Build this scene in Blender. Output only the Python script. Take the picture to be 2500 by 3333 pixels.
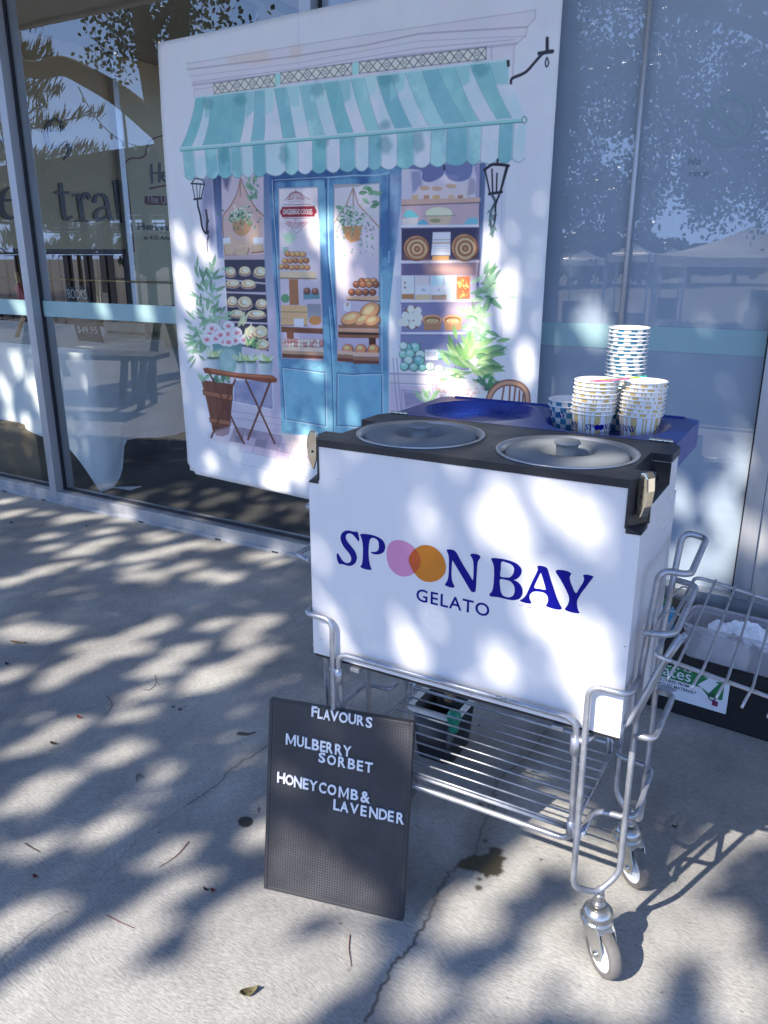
import bpy, bmesh, math, random
import numpy as np
from mathutils import Vector, Matrix, Quaternion

for o in list(bpy.data.objects):
    bpy.data.objects.remove(o, do_unlink=True)
SC = bpy.context.scene
COL = SC.collection
rnd = random.Random(7)
R_ = math.radians

# ------------------------------------------------------------------ camera
CAM_F, CAM_YAW, CAM_PITCH = 2614.18, -0.533483, -0.309720   # px on the 2500 x 3333 frame, rad
CAM_POS = np.array([0.0, -2.7266, 1.29])
cam_d = bpy.data.cameras.new("camera")
cam = bpy.data.objects.new("camera", cam_d); COL.objects.link(cam)
cam.location = CAM_POS
cam.rotation_euler = (math.pi / 2 + CAM_PITCH, 0.0, -CAM_YAW)
cam_d.sensor_fit = 'VERTICAL'; cam_d.sensor_height = 36.0
cam_d.lens = CAM_F / 3333.0 * 36.0
cam_d.clip_start = 0.02; cam_d.clip_end = 3000.0
SC.camera = cam

# ------------------------------------------------------------------ sun and sky
SUN_EL, SUN_AZ = R_(40.5), R_(71.0)            # elevation; heading in which the light travels (from +x)
SUN_TRAVEL = np.array([math.cos(SUN_AZ) * math.cos(SUN_EL), math.sin(SUN_AZ) * math.cos(SUN_EL), -math.sin(SUN_EL)])
sun_d = bpy.data.lights.new("sun", 'SUN'); sun_d.energy = 5.0; sun_d.angle = R_(0.48); sun_d.color = (1.0, 0.91, 0.79)
sun = bpy.data.objects.new("sun", sun_d); COL.objects.link(sun); sun.location = (-4, -10, 9)
sun.rotation_euler = Vector(SUN_TRAVEL).to_track_quat('-Z', 'Y').to_euler()
W = bpy.data.worlds.new("World"); SC.world = W; W.use_nodes = True
wn = W.node_tree; wn.nodes.clear()
w_out = wn.nodes.new('ShaderNodeOutputWorld'); w_bg = wn.nodes.new('ShaderNodeBackground')
w_sky = wn.nodes.new('ShaderNodeTexSky'); w_sky.sky_type = 'NISHITA'; w_sky.sun_disc = False
w_sky.sun_elevation = SUN_EL; w_sky.sun_rotation = math.atan2(-SUN_TRAVEL[0], -SUN_TRAVEL[1])
w_sky.air_density = 1.0; w_sky.dust_density = 0.1; w_sky.ozone_density = 3.0
w_tc = wn.nodes.new('ShaderNodeTexCoord'); w_map = wn.nodes.new('ShaderNodeMapping'); w_map.inputs['Scale'].default_value = (1, 1, 2.6)
w_no = wn.nodes.new('ShaderNodeTexNoise'); w_no.inputs['Scale'].default_value = 3.2; w_no.inputs['Detail'].default_value = 9.0; w_no.inputs['Roughness'].default_value = 0.62
w_ra = wn.nodes.new('ShaderNodeValToRGB'); w_ra.color_ramp.elements[0].position = 0.60; w_ra.color_ramp.elements[1].position = 0.84
w_mx = wn.nodes.new('ShaderNodeMix'); w_mx.data_type = 'RGBA'
w_mx.inputs[7].default_value = (7.0, 7.3, 7.8, 1)      # sunlit cloud, in the sky texture's own units
wn.links.new(w_tc.outputs['Generated'], w_map.inputs[0]); wn.links.new(w_map.outputs[0], w_no.inputs['Vector'])
wn.links.new(w_no.outputs['Fac'], w_ra.inputs[0]); wn.links.new(w_ra.outputs[0], w_mx.inputs[0])
wn.links.new(w_sky.outputs[0], w_mx.inputs[6]); w_tn = wn.nodes.new('ShaderNodeMix'); w_tn.data_type = 'RGBA'; w_tn.blend_type = 'MULTIPLY'; w_tn.inputs[0].default_value = 1.0; w_tn.inputs[7].default_value = (0.98, 1.0, 1.16, 1)   # the camera's cool daylight balance
wn.links.new(w_mx.outputs[2], w_tn.inputs[6]); wn.links.new(w_tn.outputs[2], w_bg.inputs[0])
# pale haze low in the sky
w_sx = wn.nodes.new('ShaderNodeSeparateXYZ'); wn.links.new(w_tc.outputs['Generated'], w_sx.inputs[0])
w_mr = wn.nodes.new('ShaderNodeMapRange'); w_mr.interpolation_type = 'SMOOTHSTEP'
w_mr.inputs[1].default_value = 0.0; w_mr.inputs[2].default_value = 0.42; w_mr.inputs[3].default_value = 0.80; w_mr.inputs[4].default_value = 0.0
w_hz = wn.nodes.new('ShaderNodeMix'); w_hz.data_type = 'RGBA'; w_hz.inputs[7].default_value = (6.0, 9.4, 15.5, 1)
wn.links.new(w_sx.outputs[2], w_mr.inputs[0]); wn.links.new(w_mr.outputs[0], w_hz.inputs[0])
wn.links.new(w_mx.outputs[2], w_hz.inputs[6]); wn.links.new(w_hz.outputs[2], w_tn.inputs[6])
w_bg.inputs[1].default_value = 0.11
wn.links.new(w_bg.outputs[0], w_out.inputs[0])
SC.view_settings.view_transform = 'Standard'; SC.view_settings.look = 'None'
SC.view_settings.gamma = 1.0; SC.view_settings.use_curve_mapping = False
SC.view_settings.exposure = 0.98
SC.cycles.max_bounces = 10; SC.cycles.transparent_max_bounces = 16; SC.cycles.glossy_bounces = 4
SC.cycles.diffuse_bounces = 4; SC.cycles.transmission_bounces = 6
SC.cycles.use_denoising = True
SC.cycles.sample_clamp_indirect = 6.0

# ------------------------------------------------------------------ survey helpers: from a measured photo point to a point on a real surface
_cy, _sy, _cp, _sp = math.cos(CAM_YAW), math.sin(CAM_YAW), math.cos(CAM_PITCH), math.sin(CAM_PITCH)
_FW = np.array([_sy * _cp, _cy * _cp, _sp]); _RT = np.array([_cy, -_sy, 0.0]); _UP = np.cross(_RT, _FW)
def ray(x, y): return _FW + _RT * ((x - 1250.0) / CAM_F) - _UP * ((y - 1666.5) / CAM_F)
def on_plane(x, y, n, q):
    v = ray(x, y); n = np.asarray(n, float)
    return CAM_POS + v * (((np.asarray(q, float) - CAM_POS) @ n) / (v @ n))
def on_ground(x, y, z=0.0): return on_plane(x, y, (0, 0, 1), (0, 0, z))
def on_wall(x, y, d=0.0): return on_plane(x, y, (0, 1, 0), (0, d, 0))
CART_O = np.array([-0.866, -1.540, 0.0]); CART_R = R_(0.973); CL = 0.6145; CD = 0.285
_cX = np.array([math.cos(CART_R), math.sin(CART_R), 0]); _cY = np.array([-math.sin(CART_R), math.cos(CART_R), 0])
def on_front(x, y, d=0.0):
    v = on_plane(x, y, _cY, CART_O + _cY * d) - CART_O
    return np.array([v @ _cX, v @ _cY, v[2]])

# ------------------------------------------------------------------ object helpers
def lin(c):
    c = np.asarray(c, float) / 255.0
    return np.where(c <= 0.04045, c / 12.92, ((c + 0.055) / 1.055) ** 2.4)
def tag(o, label=None, cat=None, group=None, kind=None):
    if label: o['label'] = label
    if cat: o['category'] = cat
    if group: o['group'] = group
    if kind: o['kind'] = kind
    return o
def empty(name, loc=(0, 0, 0), rz=0.0, rot=None, label=None, cat=None, group=None):
    o = bpy.data.objects.new(name, None); COL.objects.link(o)
    o.location = [float(v) for v in loc]; o.rotation_euler = rot if rot is not None else (0, 0, rz)
    o.empty_display_size = 0.05
    return tag(o, label, cat, group)
def copy_tree(o, parent=None):
    c = o.copy(); COL.objects.link(c)
    if parent is not None: c.parent = parent
    for ch in list(o.children): copy_tree(ch, c)
    return c

def fillet(pts, r, n=5):
    pts = [Vector(p) for p in pts]
    if r <= 0 or len(pts) < 3: return pts
    out = [pts[0]]
    for i in range(1, len(pts) - 1):
        p, a, b = pts[i], pts[i - 1], pts[i + 1]
        la, lb = (a - p).length, (b - p).length
        k = min(r, la * 0.48, lb * 0.48)
        s, e = p + (a - p).normalized() * k, p + (b - p).normalized() * k
        for j in range(n + 1):
            t = j / n
            out.append(s * (1 - t) ** 2 + p * 2 * t * (1 - t) + e * t ** 2)
    out.append(pts[-1])
    return out

class MB:
    def __init__(s): s.v = []; s.f = []; s.m = []; s.mi = 0; s.sm = []; s.smooth = False
    def add(s, vs, fs, smooth=None):
        o = len(s.v); s.v += [tuple(map(float, v)) for v in vs]
        for f in fs:
            s.f.append([i + o for i in f]); s.m.append(s.mi); s.sm.append(s.smooth if smooth is None else smooth)
        return s
    def box(s, a, b, rot=None, c=None):
        (x0, y0, z0), (x1, y1, z1) = a, b
        vs = [Vector(p) for p in ((x0, y0, z0), (x1, y0, z0), (x1, y1, z0), (x0, y1, z0), (x0, y0, z1), (x1, y0, z1), (x1, y1, z1), (x0, y1, z1))]
        if rot is not None:
            c = Vector(c) if c is not None else (vs[0] + vs[6]) / 2
            vs = [rot @ (v - c) + c for v in vs]
        return s.add(vs, [(0, 3, 2, 1), (4, 5, 6, 7), (0, 1, 5, 4), (1, 2, 6, 5), (2, 3, 7, 6), (3, 0, 4, 7)], False)
    def tube(s, pts, r, n=8, fr=0.0, closed=False, r2=None, cap=True):
        P = fillet(pts, fr) if not closed else [Vector(p) for p in pts]
        N = len(P); vs = []
        T = []
        for i in range(N):
            if closed: t = P[(i + 1) % N] - P[i - 1]
            else: t = P[min(i + 1, N - 1)] - P[max(i - 1, 0)]
            T.append(t.normalized() if t.length > 1e-9 else Vector((0, 0, 1)))
        u = T[0].orthogonal().normalized()
        for i in range(N):
            u = (u - T[i] * u.dot(T[i]))
            u = u.normalized() if u.length > 1e-6 else T[i].orthogonal().normalized()
            w = T[i].cross(u)
            rr = r if r2 is None else r + (r2 - r) * i / max(1, N - 1)
            for k in range(n):
                a = 2 * math.pi * k / n
                vs.append(P[i] + (u * math.cos(a) + w * math.sin(a)) * rr)
        fs = []
        for i in range(N if closed else N - 1):
            j = (i + 1) % N
            for k in range(n):
                l = (k + 1) % n
                fs.append((i * n + k, i * n + l, j * n + l, j * n + k))
        s.add(vs, fs, True)
        if not closed and cap:
            o = len(s.v) - N * n
            s.f.append([o + k for k in range(n)][::-1]); s.m.append(s.mi); s.sm.append(False)
            s.f.append([o + (N - 1) * n + k for k in range(n)]); s.m.append(s.mi); s.sm.append(False)
        return s
    def lathe(s, prof, n=40, c=(0, 0, 0), M=None, a0=0.0, a1=2 * math.pi):
        full = abs(a1 - a0 - 2 * math.pi) < 1e-6
        m = n if full else n + 1
        vs = []
        for (r, z) in prof:
            for k in range(m):
                a = a0 + (a1 - a0) * k / n
                p = Vector((r * math.cos(a), r * math.sin(a), z))
                if M is not None: p = M @ p
                vs.append(p + Vector(c))
        fs = []
        for i in range(len(prof) - 1):
            for k in range(n):
                l = (k + 1) % m
                fs.append((i * m + k, i * m + l, (i + 1) * m + l, (i + 1) * m + k))
        return s.add(vs, fs, True)
    def prism(s, poly, z0, z1, fn=None):
        """extrude a simple 2-D outline (CCW) between z0 and z1; fn maps (x, y, z) to a point"""
        n = len(poly); fn = fn or (lambda x, y, z: (x, y, z))
        vs = [fn(p[0], p[1], z0) for p in poly] + [fn(p[0], p[1], z1) for p in poly]
        return s.add(vs, [list(range(n))[::-1], list(range(n, 2 * n))] + [(i, (i + 1) % n, n + (i + 1) % n, n + i) for i in range(n)], False)
    def plate(s, outer, holes, z0, z1, fn=None):
        """a plate with holes: triangulated top and bottom, side walls"""
        fn = fn or (lambda x, y, z: (x, y, z))
        bm = bmesh.new()
        for lp in [outer] + list(holes):
            vv = [bm.verts.new((p[0], p[1], 0)) for p in lp]
            for i in range(len(vv)): bm.edges.new((vv[i], vv[(i + 1) % len(vv)]))
        bm.verts.index_update()
        bmesh.ops.triangle_fill(bm, use_beauty=True, use_dissolve=False, edges=bm.edges[:], normal=(0, 0, 1))
        bm.verts.index_update()
        P = [v.co.copy() for v in bm.verts]; F = [[v.index for v in f.verts] for f in bm.faces]
        bm.free()
        s.add([fn(p.x, p.y, z1) for p in P], F, False)
        if z0 is not None:
            s.add([fn(p.x, p.y, z0) for p in P], [f[::-1] for f in F], False)
            for lp, sm in [(outer, False)] + [(h, True) for h in holes]:
                n = len(lp)
                s.add([fn(p[0], p[1], z0) for p in lp] + [fn(p[0], p[1], z1) for p in lp], [(i, (i + 1) % n, n + (i + 1) % n, n + i) for i in range(n)], sm)
        return s
    def build(s, name, mats, parent=None, bevel=0.0, loc=None, fix=True):
        me = bpy.data.meshes.new(name); me.from_pydata(s.v, [], s.f)
        for m in (mats if isinstance(mats, (list, tuple)) else [mats]): me.materials.append(m)
        me.polygons.foreach_set('material_index', s.m); me.polygons.foreach_set('use_smooth', s.sm)
        if fix and len(s.f) < 60000:
            bm = bmesh.new(); bm.from_mesh(me); bmesh.ops.recalc_face_normals(bm, faces=bm.faces[:]); bm.to_mesh(me); bm.free()
        me.update()
        o = bpy.data.objects.new(name, me); COL.objects.link(o)
        if parent is not None: o.parent = parent
        if loc is not None: o.location = [float(v) for v in loc]
        if bevel > 0:
            md = o.modifiers.new('bevel', 'BEVEL'); md.width = bevel; md.segments = 2; md.limit_method = 'ANGLE'; md.angle_limit = R_(40)
        return o

def text_mesh(txt, size=1.0, extrude=0.0, bevel=0.0, shear=0.0, offset=0.0, space=1.0, res=3):
    cu = bpy.data.curves.new('text', 'FONT'); cu.body = txt; cu.size = size; cu.extrude = extrude
    cu.bevel_depth = bevel; cu.bevel_resolution = 1; cu.shear = shear; cu.offset = offset; cu.space_character = space; cu.resolution_u = res
    ob = bpy.data.objects.new('text', cu); COL.objects.link(ob)
    dg = bpy.context.evaluated_depsgraph_get(); dg.update()
    me = bpy.data.meshes.new_from_object(ob.evaluated_get(dg))
    bpy.data.objects.remove(ob, do_unlink=True); bpy.data.curves.remove(cu)
    return me
def mesh_arrays(me):
    co = np.empty(len(me.vertices) * 3); me.vertices.foreach_get('co', co)
    return co.reshape(-1, 3), [list(p.vertices) for p in me.polygons]
def text_into(mb, txt, fn, box=None, **kw):
    """add text to a builder; box = (x0, y0, x1, y1) fits it; fn maps text (x, y, z) to a point"""
    me = text_mesh(txt, **kw); co, fs = mesh_arrays(me); bpy.data.meshes.remove(me)
    if len(co) == 0: return
    if box is not None:
        lo, hi = co[:, :2].min(0), co[:, :2].max(0)
        sc = (np.array(box[2:]) - np.array(box[:2])) / np.maximum(hi - lo, 1e-9)
        co[:, :2] = (co[:, :2] - lo) * sc + np.array(box[:2])
    mb.add([fn(*c) for c in co], fs, False)
def ribbon(pts, widths):
    """outline of a stroke of varying width, as one polygon"""
    P = np.array(pts, float); n = len(P); w = np.interp(np.linspace(0, 1, n), np.linspace(0, 1, len(widths)), widths) / 2
    T = np.gradient(P, axis=0); T /= np.maximum(np.linalg.norm(T, axis=1, keepdims=True), 1e-9)
    N = np.stack([-T[:, 1], T[:, 0]], 1) * w[:, None]
    return np.vstack([P + N, (P - N)[::-1]])
def smooth_curve(pts, n=6, closed=False):
    P = [np.array(p, float) for p in pts]; out = []; m = len(P)
    rng = range(m) if closed else range(m - 1)
    for i in rng:
        g = (lambda k: P[k % m]) if closed else (lambda k: P[min(max(k, 0), m - 1)])
        a, b, c, d = g(i - 1), g(i), g(i + 1), g(i + 2)
        for j in range(n):
            t = j / n
            out.append(0.5 * (2 * b + (c - a) * t + (2 * a - 5 * b + 4 * c - d) * t * t + (3 * b - a - 3 * c + d) * t ** 3))
    if not closed: out.append(P[-1])
    return np.array(out)

# ------------------------------------------------------------------ materials
def new_mat(name):
    m = bpy.data.materials.new(name); m.use_nodes = True
    return m, m.node_tree, m.node_tree.nodes['Principled BSDF']
def pm(name, col, rough=0.5, metal=0.0, var=0.0, scale=8.0, bump=0.0, bscale=60.0, coat=0.0, spec=0.5, rvar=0.0, stretch=None, sheen=0.0):
    """procedural principled material: base colour (linear) varied by noise, optional bump and roughness noise"""
    m, nt, b = new_mat(name)
    b.inputs['Base Color'].default_value = (*col, 1); b.inputs['Roughness'].default_value = rough
    b.inputs['Metallic'].default_value = metal; b.inputs['Specular IOR Level'].default_value = spec
    b.inputs['Coat Weight'].default_value = coat; b.inputs['Coat Roughness'].default_value = 0.08
    if sheen: b.inputs['Sheen Weight'].default_value = sheen
    tc = nt.nodes.new('ShaderNodeTexCoord'); mp = nt.nodes.new('ShaderNodeMapping')
    nt.links.new(tc.outputs['Object'], mp.inputs[0])
    if stretch: mp.inputs['Scale'].default_value = stretch
    if var > 0 or rvar > 0:
        no = nt.nodes.new('ShaderNodeTexNoise'); no.inputs['Scale'].default_value = scale; no.inputs['Detail'].default_value = 6.0; no.inputs['Roughness'].default_value = 0.65
        nt.links.new(mp.outputs[0], no.inputs['Vector'])
    if var > 0:
        ra = nt.nodes.new('ShaderNodeValToRGB'); ra.color_ramp.elements[0].position = 0.3; ra.color_ramp.elements[1].position = 0.7
        ra.color_ramp.elements[0].color = (*[max(0, c * (1 - var)) for c in col], 1); ra.color_ramp.elements[1].color = (*[min(1, c * (1 + var)) for c in col], 1)
        nt.links.new(no.outputs['Fac'], ra.inputs[0]); nt.links.new(ra.outputs[0], b.inputs['Base Color'])
    if rvar > 0:
        mr = nt.nodes.new('ShaderNodeMapRange'); mr.inputs[1].default_value = 0.3; mr.inputs[2].default_value = 0.7
        mr.inputs[3].default_value = max(0.02, rough - rvar); mr.inputs[4].default_value = min(1, rough + rvar)
        nt.links.new(no.outputs['Fac'], mr.inputs[0]); nt.links.new(mr.outputs[0], b.inputs['Roughness'])
    if bump > 0:
        n2 = nt.nodes.new('ShaderNodeTexNoise'); n2.inputs['Scale'].default_value = bscale; n2.inputs['Detail'].default_value = 4.0
        bp = nt.nodes.new('ShaderNodeBump'); bp.inputs['Strength'].default_value = bump; bp.inputs['Distance'].default_value = 0.002
        nt.links.new(mp.outputs[0], n2.inputs['Vector']); nt.links.new(n2.outputs['Fac'], bp.inputs['Height']); nt.links.new(bp.outputs[0], b.inputs['Normal'])
    return m
M_ALU = pm('brushed_aluminium', (0.42, 0.44, 0.47), 0.42, 0.55, var=0.08, scale=30, stretch=(1, 1, 0.05), rvar=0.08)
M_GASKET = pm('black_gasket', (0.012, 0.012, 0.02), 0.5)
M_CHROME = pm('scuffed_chrome', (0.70, 0.66, 0.55), 0.16, 1.0, var=0.15, scale=40, rvar=0.08)
M_ZINC = pm('galvanised_tube', (0.40, 0.42, 0.46), 0.36, 0.65, var=0.24, scale=26, rvar=0.12, bump=0.05, bscale=200)
M_ZBRIGHT = pm('zinc_pressing', (0.45, 0.45, 0.43), 0.3, 0.85, var=0.1, scale=30)
M_BLACKPL = pm('black_moulded_plastic', (0.014, 0.016, 0.022), 0.42, var=0.2, scale=12, bump=0.12, bscale=500, rvar=0.08)
M_WHITEFILM = pm('white_vinyl_wrap', (0.70, 0.70, 0.715), 0.30, var=0.035, scale=2.5, rvar=.06)
# ------------------------------------------------------------------ raster helper (pictures made of numbers: concrete marks, printed poster)
def noise2(h, w, cell, seed, octaves=4, rough=0.5):
    rg = np.random.default_rng(seed); out = np.zeros((h, w)); amp = 1.0; tot = 0.0; c = cell
    for _ in range(octaves):
        gh, gw = int(h / c) + 3, int(w / c) + 3
        g = rg.random((gh, gw)); yy = np.arange(h) / c; xx = np.arange(w) / c
        yi = yy.astype(int); xi = xx.astype(int); fy = (yy - yi); fx = (xx - xi)
        fy = (fy * fy * (3 - 2 * fy))[:, None]; fx = (fx * fx * (3 - 2 * fx))[None, :]
        a = g[np.ix_(yi, xi)]; b = g[np.ix_(yi, xi + 1)]; cc = g[np.ix_(yi + 1, xi)]; d = g[np.ix_(yi + 1, xi + 1)]
        out += amp * ((a * (1 - fx) + b * fx) * (1 - fy) + (cc * (1 - fx) + d * fx) * fy)
        tot += amp; amp *= rough; c = max(1.0, c / 2)
    return out / tot
class Canvas:
    def __init__(s, w, h, to_tex, bg):
        s.w, s.h, s.T = w, h, to_tex
        s.a = np.empty((h, w, 3)); s.a[:] = bg
    def _bb(s, P, pad):
        x0, y0 = np.floor(P.min(0) - pad).astype(int); x1, y1 = np.ceil(P.max(0) + pad).astype(int) + 1
        return max(x0, 0), max(y0, 0), min(x1, s.w), min(y1, s.h)
    def _put(s, bb, m, col, alpha):
        x0, y0, x1, y1 = bb
        R = s.a[y0:y1, x0:x1]; k = np.clip(m * alpha, 0, 1)[..., None]
        R += (np.asarray(col) - R) * k
    def seg_dist(s, P, gx, gy, closed):
        d = np.full(gx.shape, 1e9); n = len(P)
        for i in range(n if closed else n - 1):
            a, b = P[i], P[(i + 1) % n]; v = b - a; L = max(v @ v, 1e-12)
            t = np.clip(((gx - a[0]) * v[0] + (gy - a[1]) * v[1]) / L, 0, 1)
            d = np.minimum(d, (gx - a[0] - v[0] * t) ** 2 + (gy - a[1] - v[1] * t) ** 2)
        return np.sqrt(d)
    def fill(s, pts, col, alpha=1.0, soft=1.0, mod=None, col2=None, gdir=(0, 1)):
        P = s.T(np.asarray(pts, float)); bb = s._bb(P, soft + 1)
        if bb[2] <= bb[0] or bb[3] <= bb[1]: return
        gx, gy = np.meshgrid(np.arange(bb[0], bb[2]) + 0.5, np.arange(bb[1], bb[3]) + 0.5)
        ins = np.zeros(gx.shape, bool); n = len(P)
        for i in range(n):
            a, b = P[i], P[(i + 1) % n]
            if a[1] == b[1]: continue
            c = ((a[1] > gy) != (b[1] > gy)) & (gx < (b[0] - a[0]) * (gy - a[1]) / (b[1] - a[1]) + a[0])
            ins ^= c
        d = s.seg_dist(P, gx, gy, True); sd = np.where(ins, d, -d)
        m = np.clip(0.5 + sd / (2 * soft), 0, 1)
        if mod is not None: m = m * mod[bb[1]:bb[3], bb[0]:bb[2]]
        if col2 is not None:
            g = np.array(gdir, float); pr = gx * g[0] + gy * g[1]; q = P @ g
            t = np.clip((pr - q.min()) / max(q.max() - q.min(), 1e-9), 0, 1)[..., None]
            col = np.asarray(col) * (1 - t) + np.asarray(col2) * t
        s._put(bb, m, col, alpha)
    def line(s, pts, w, col, alpha=1.0, soft=0.9, closed=False):
        P = s.T(np.asarray(pts, float)); bb = s._bb(P, w / 2 + soft + 1)
        if bb[2] <= bb[0] or bb[3] <= bb[1]: return
        gx, gy = np.meshgrid(np.arange(bb[0], bb[2]) + 0.5, np.arange(bb[1], bb[3]) + 0.5)
        d = s.seg_dist(P, gx, gy, closed)
        s._put(bb, np.clip(0.5 + (w / 2 - d) / (2 * soft), 0, 1), col, alpha)
    def image(s, name, noncolor=False):
        im = bpy.data.images.new(name, s.w, s.h, float_buffer=True)
        px = np.ones((s.h, s.w, 4), np.float32); px[..., :3] = s.a[::-1]
        im.colorspace_settings.name = 'Non-Color'
        im.pixels.foreach_set(px.ravel()); im.update(); im.pack()
        return im

# ------------------------------------------------------------------ pavement
PX0, PX1, PY0, PY1 = -4.6, 0.6, -2.5, 0.1; PRES = 400.0
def pave_tex(P): return np.stack([(P[:, 0] - PX0) * PRES, (PY1 - P[:, 1]) * PRES], 1)
def gpts(pts): return np.array([on_ground(x, y)[:2] for x, y in pts])
zE = lambda L: [(x * .6028, 2000 + y * .6028) for x, y in L]
zW = lambda L: [(1300 + x * .5425, 2150 + y * .5425) for x, y in L]
cv = Canvas(int((PX1 - PX0) * PRES), int((PY1 - PY0) * PRES), pave_tex, (0, 0, 0))
def wiggle(P, amp, seed):
    rg = np.random.default_rng(seed); Q = smooth_curve(P, 8); Q = np.array(Q)
    return Q + rg.normal(0, amp, Q.shape)
for pts, w, al, sd in ((zE([(1480, 675), (1400, 740), (1250, 830), (1200, 890), (1100, 970), (1010, 1025)]), 1.6, .8, 1),
                       (zE([(1010, 1025), (900, 1100), (830, 1150), (740, 1220), (650, 1310), (530, 1440)]), 1.0, .35, 2),
                       (zE([(370, 1590), (200, 1690), (70, 1810), (0, 1870)]), 1.2, .5, 3),
                       (zW([(880, 420), (800, 540), (720, 610), (680, 640), (590, 720), (570, 800), (560, 880), (500, 980), (460, 1080), (455, 1150), (340, 1230), (240, 1350), (190, 1500), (110, 1630), (60, 1720), (0, 1780)]) + [(1285, 3120), (1235, 3220), (1190, 3320)], 2.2, .8, 4)):
    cv.line(wiggle(gpts(pts), .0022, sd), w, (1, 0, 0), al)
for pts, w, al in ((zW([(870, 430), (790, 560), (680, 660), (600, 730), (570, 880), (500, 1000), (460, 1100)]), 30, .42), (zE([(1480, 675), (1250, 830), (1060, 1000)]), 12, .3),
                   (zW([(460, 1150), (330, 1250), (240, 1350), (190, 1480)]), 16, .4)):
    cv.line(wiggle(gpts(pts), .003, 9), w, (0, .8, 0), al, soft=9)
stain = gpts(zW([(340, 1225), (400, 1180), (450, 1160), (470, 1170), (530, 1150), (535, 1125), (585, 1118), (615, 1140), (605, 1170), (630, 1185), (610, 1240), (615, 1265), (580, 1290), (545, 1285), (520, 1307), (490, 1280), (440, 1262), (400, 1255), (370, 1245)]))
rg_ = np.random.default_rng(3); st2 = smooth_curve(stain, 6, True); st2 = st2 + rg_.normal(0, .0016, st2.shape)
cv.fill(st2, (0, 1, 0), 1.0, soft=1.2)
for (x, y, r) in ((475, 1310, 6), (470, 1362, 9), (508, 1080, 7), (478, 862, 8), (532, 872, 4), (845, 1192, 4)):
    c = gpts(zW([(x, y)]))[0]; a = np.linspace(0, 6.28, 9)[:-1]
    cv.fill(np.stack([c[0] + np.cos(a) * r * .0009 * (1 + .3 * np.sin(3 * a)), c[1] + np.sin(a) * r * .0009], 1), (0, .9, 0), 1)
blk = gpts(zE([(1285, 1110), (1300, 1095), (1325, 1090), (1350, 1095), (1364, 1110), (1360, 1130), (1340, 1145), (1310, 1146), (1290, 1135)]))
cv.fill(blk, (1, 1, 0), 1.0, soft=.8)                                        # old gum spot
for L in ([(1275, 640), (1290, 632), (1310, 634), (1340, 640), (1380, 630), (1376, 640), (1340, 652), (1300, 652), (1280, 650)],
          [(1392, 1045), (1403, 1038), (1400, 1060), (1393, 1070)], [(925, 495), (940, 492), (945, 500), (930, 504)], [(960, 510), (975, 500), (985, 512), (965, 520)]):
    cv.fill(gpts(zE(L)), (.6, 1, 0), .9)
# slab joint running in from the window
cv.line(gpts([(215, 1645), (30, 1729), (-150, 1810)]), 1.4, (.8, 0, 0), .55)
h_, w_ = cv.h, cv.w
cv.a[..., 2] = noise2(h_, w_, 180, 5, 6, .6)
rg2 = np.random.default_rng(11)
for _ in range(900):                                                           # pores and grit
    x, y = rg2.random() * w_, rg2.random() * h_; r = rg2.random() ** 2 * 1.6 + .4
    x0, y0 = int(x), int(y); cv.a[max(0, y0 - 1):y0 + int(r) + 1, max(0, x0 - 1):x0 + int(r) + 1, 0] += .4 * rg2.random()
pave_im = cv.image('pavement_marks')

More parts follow.
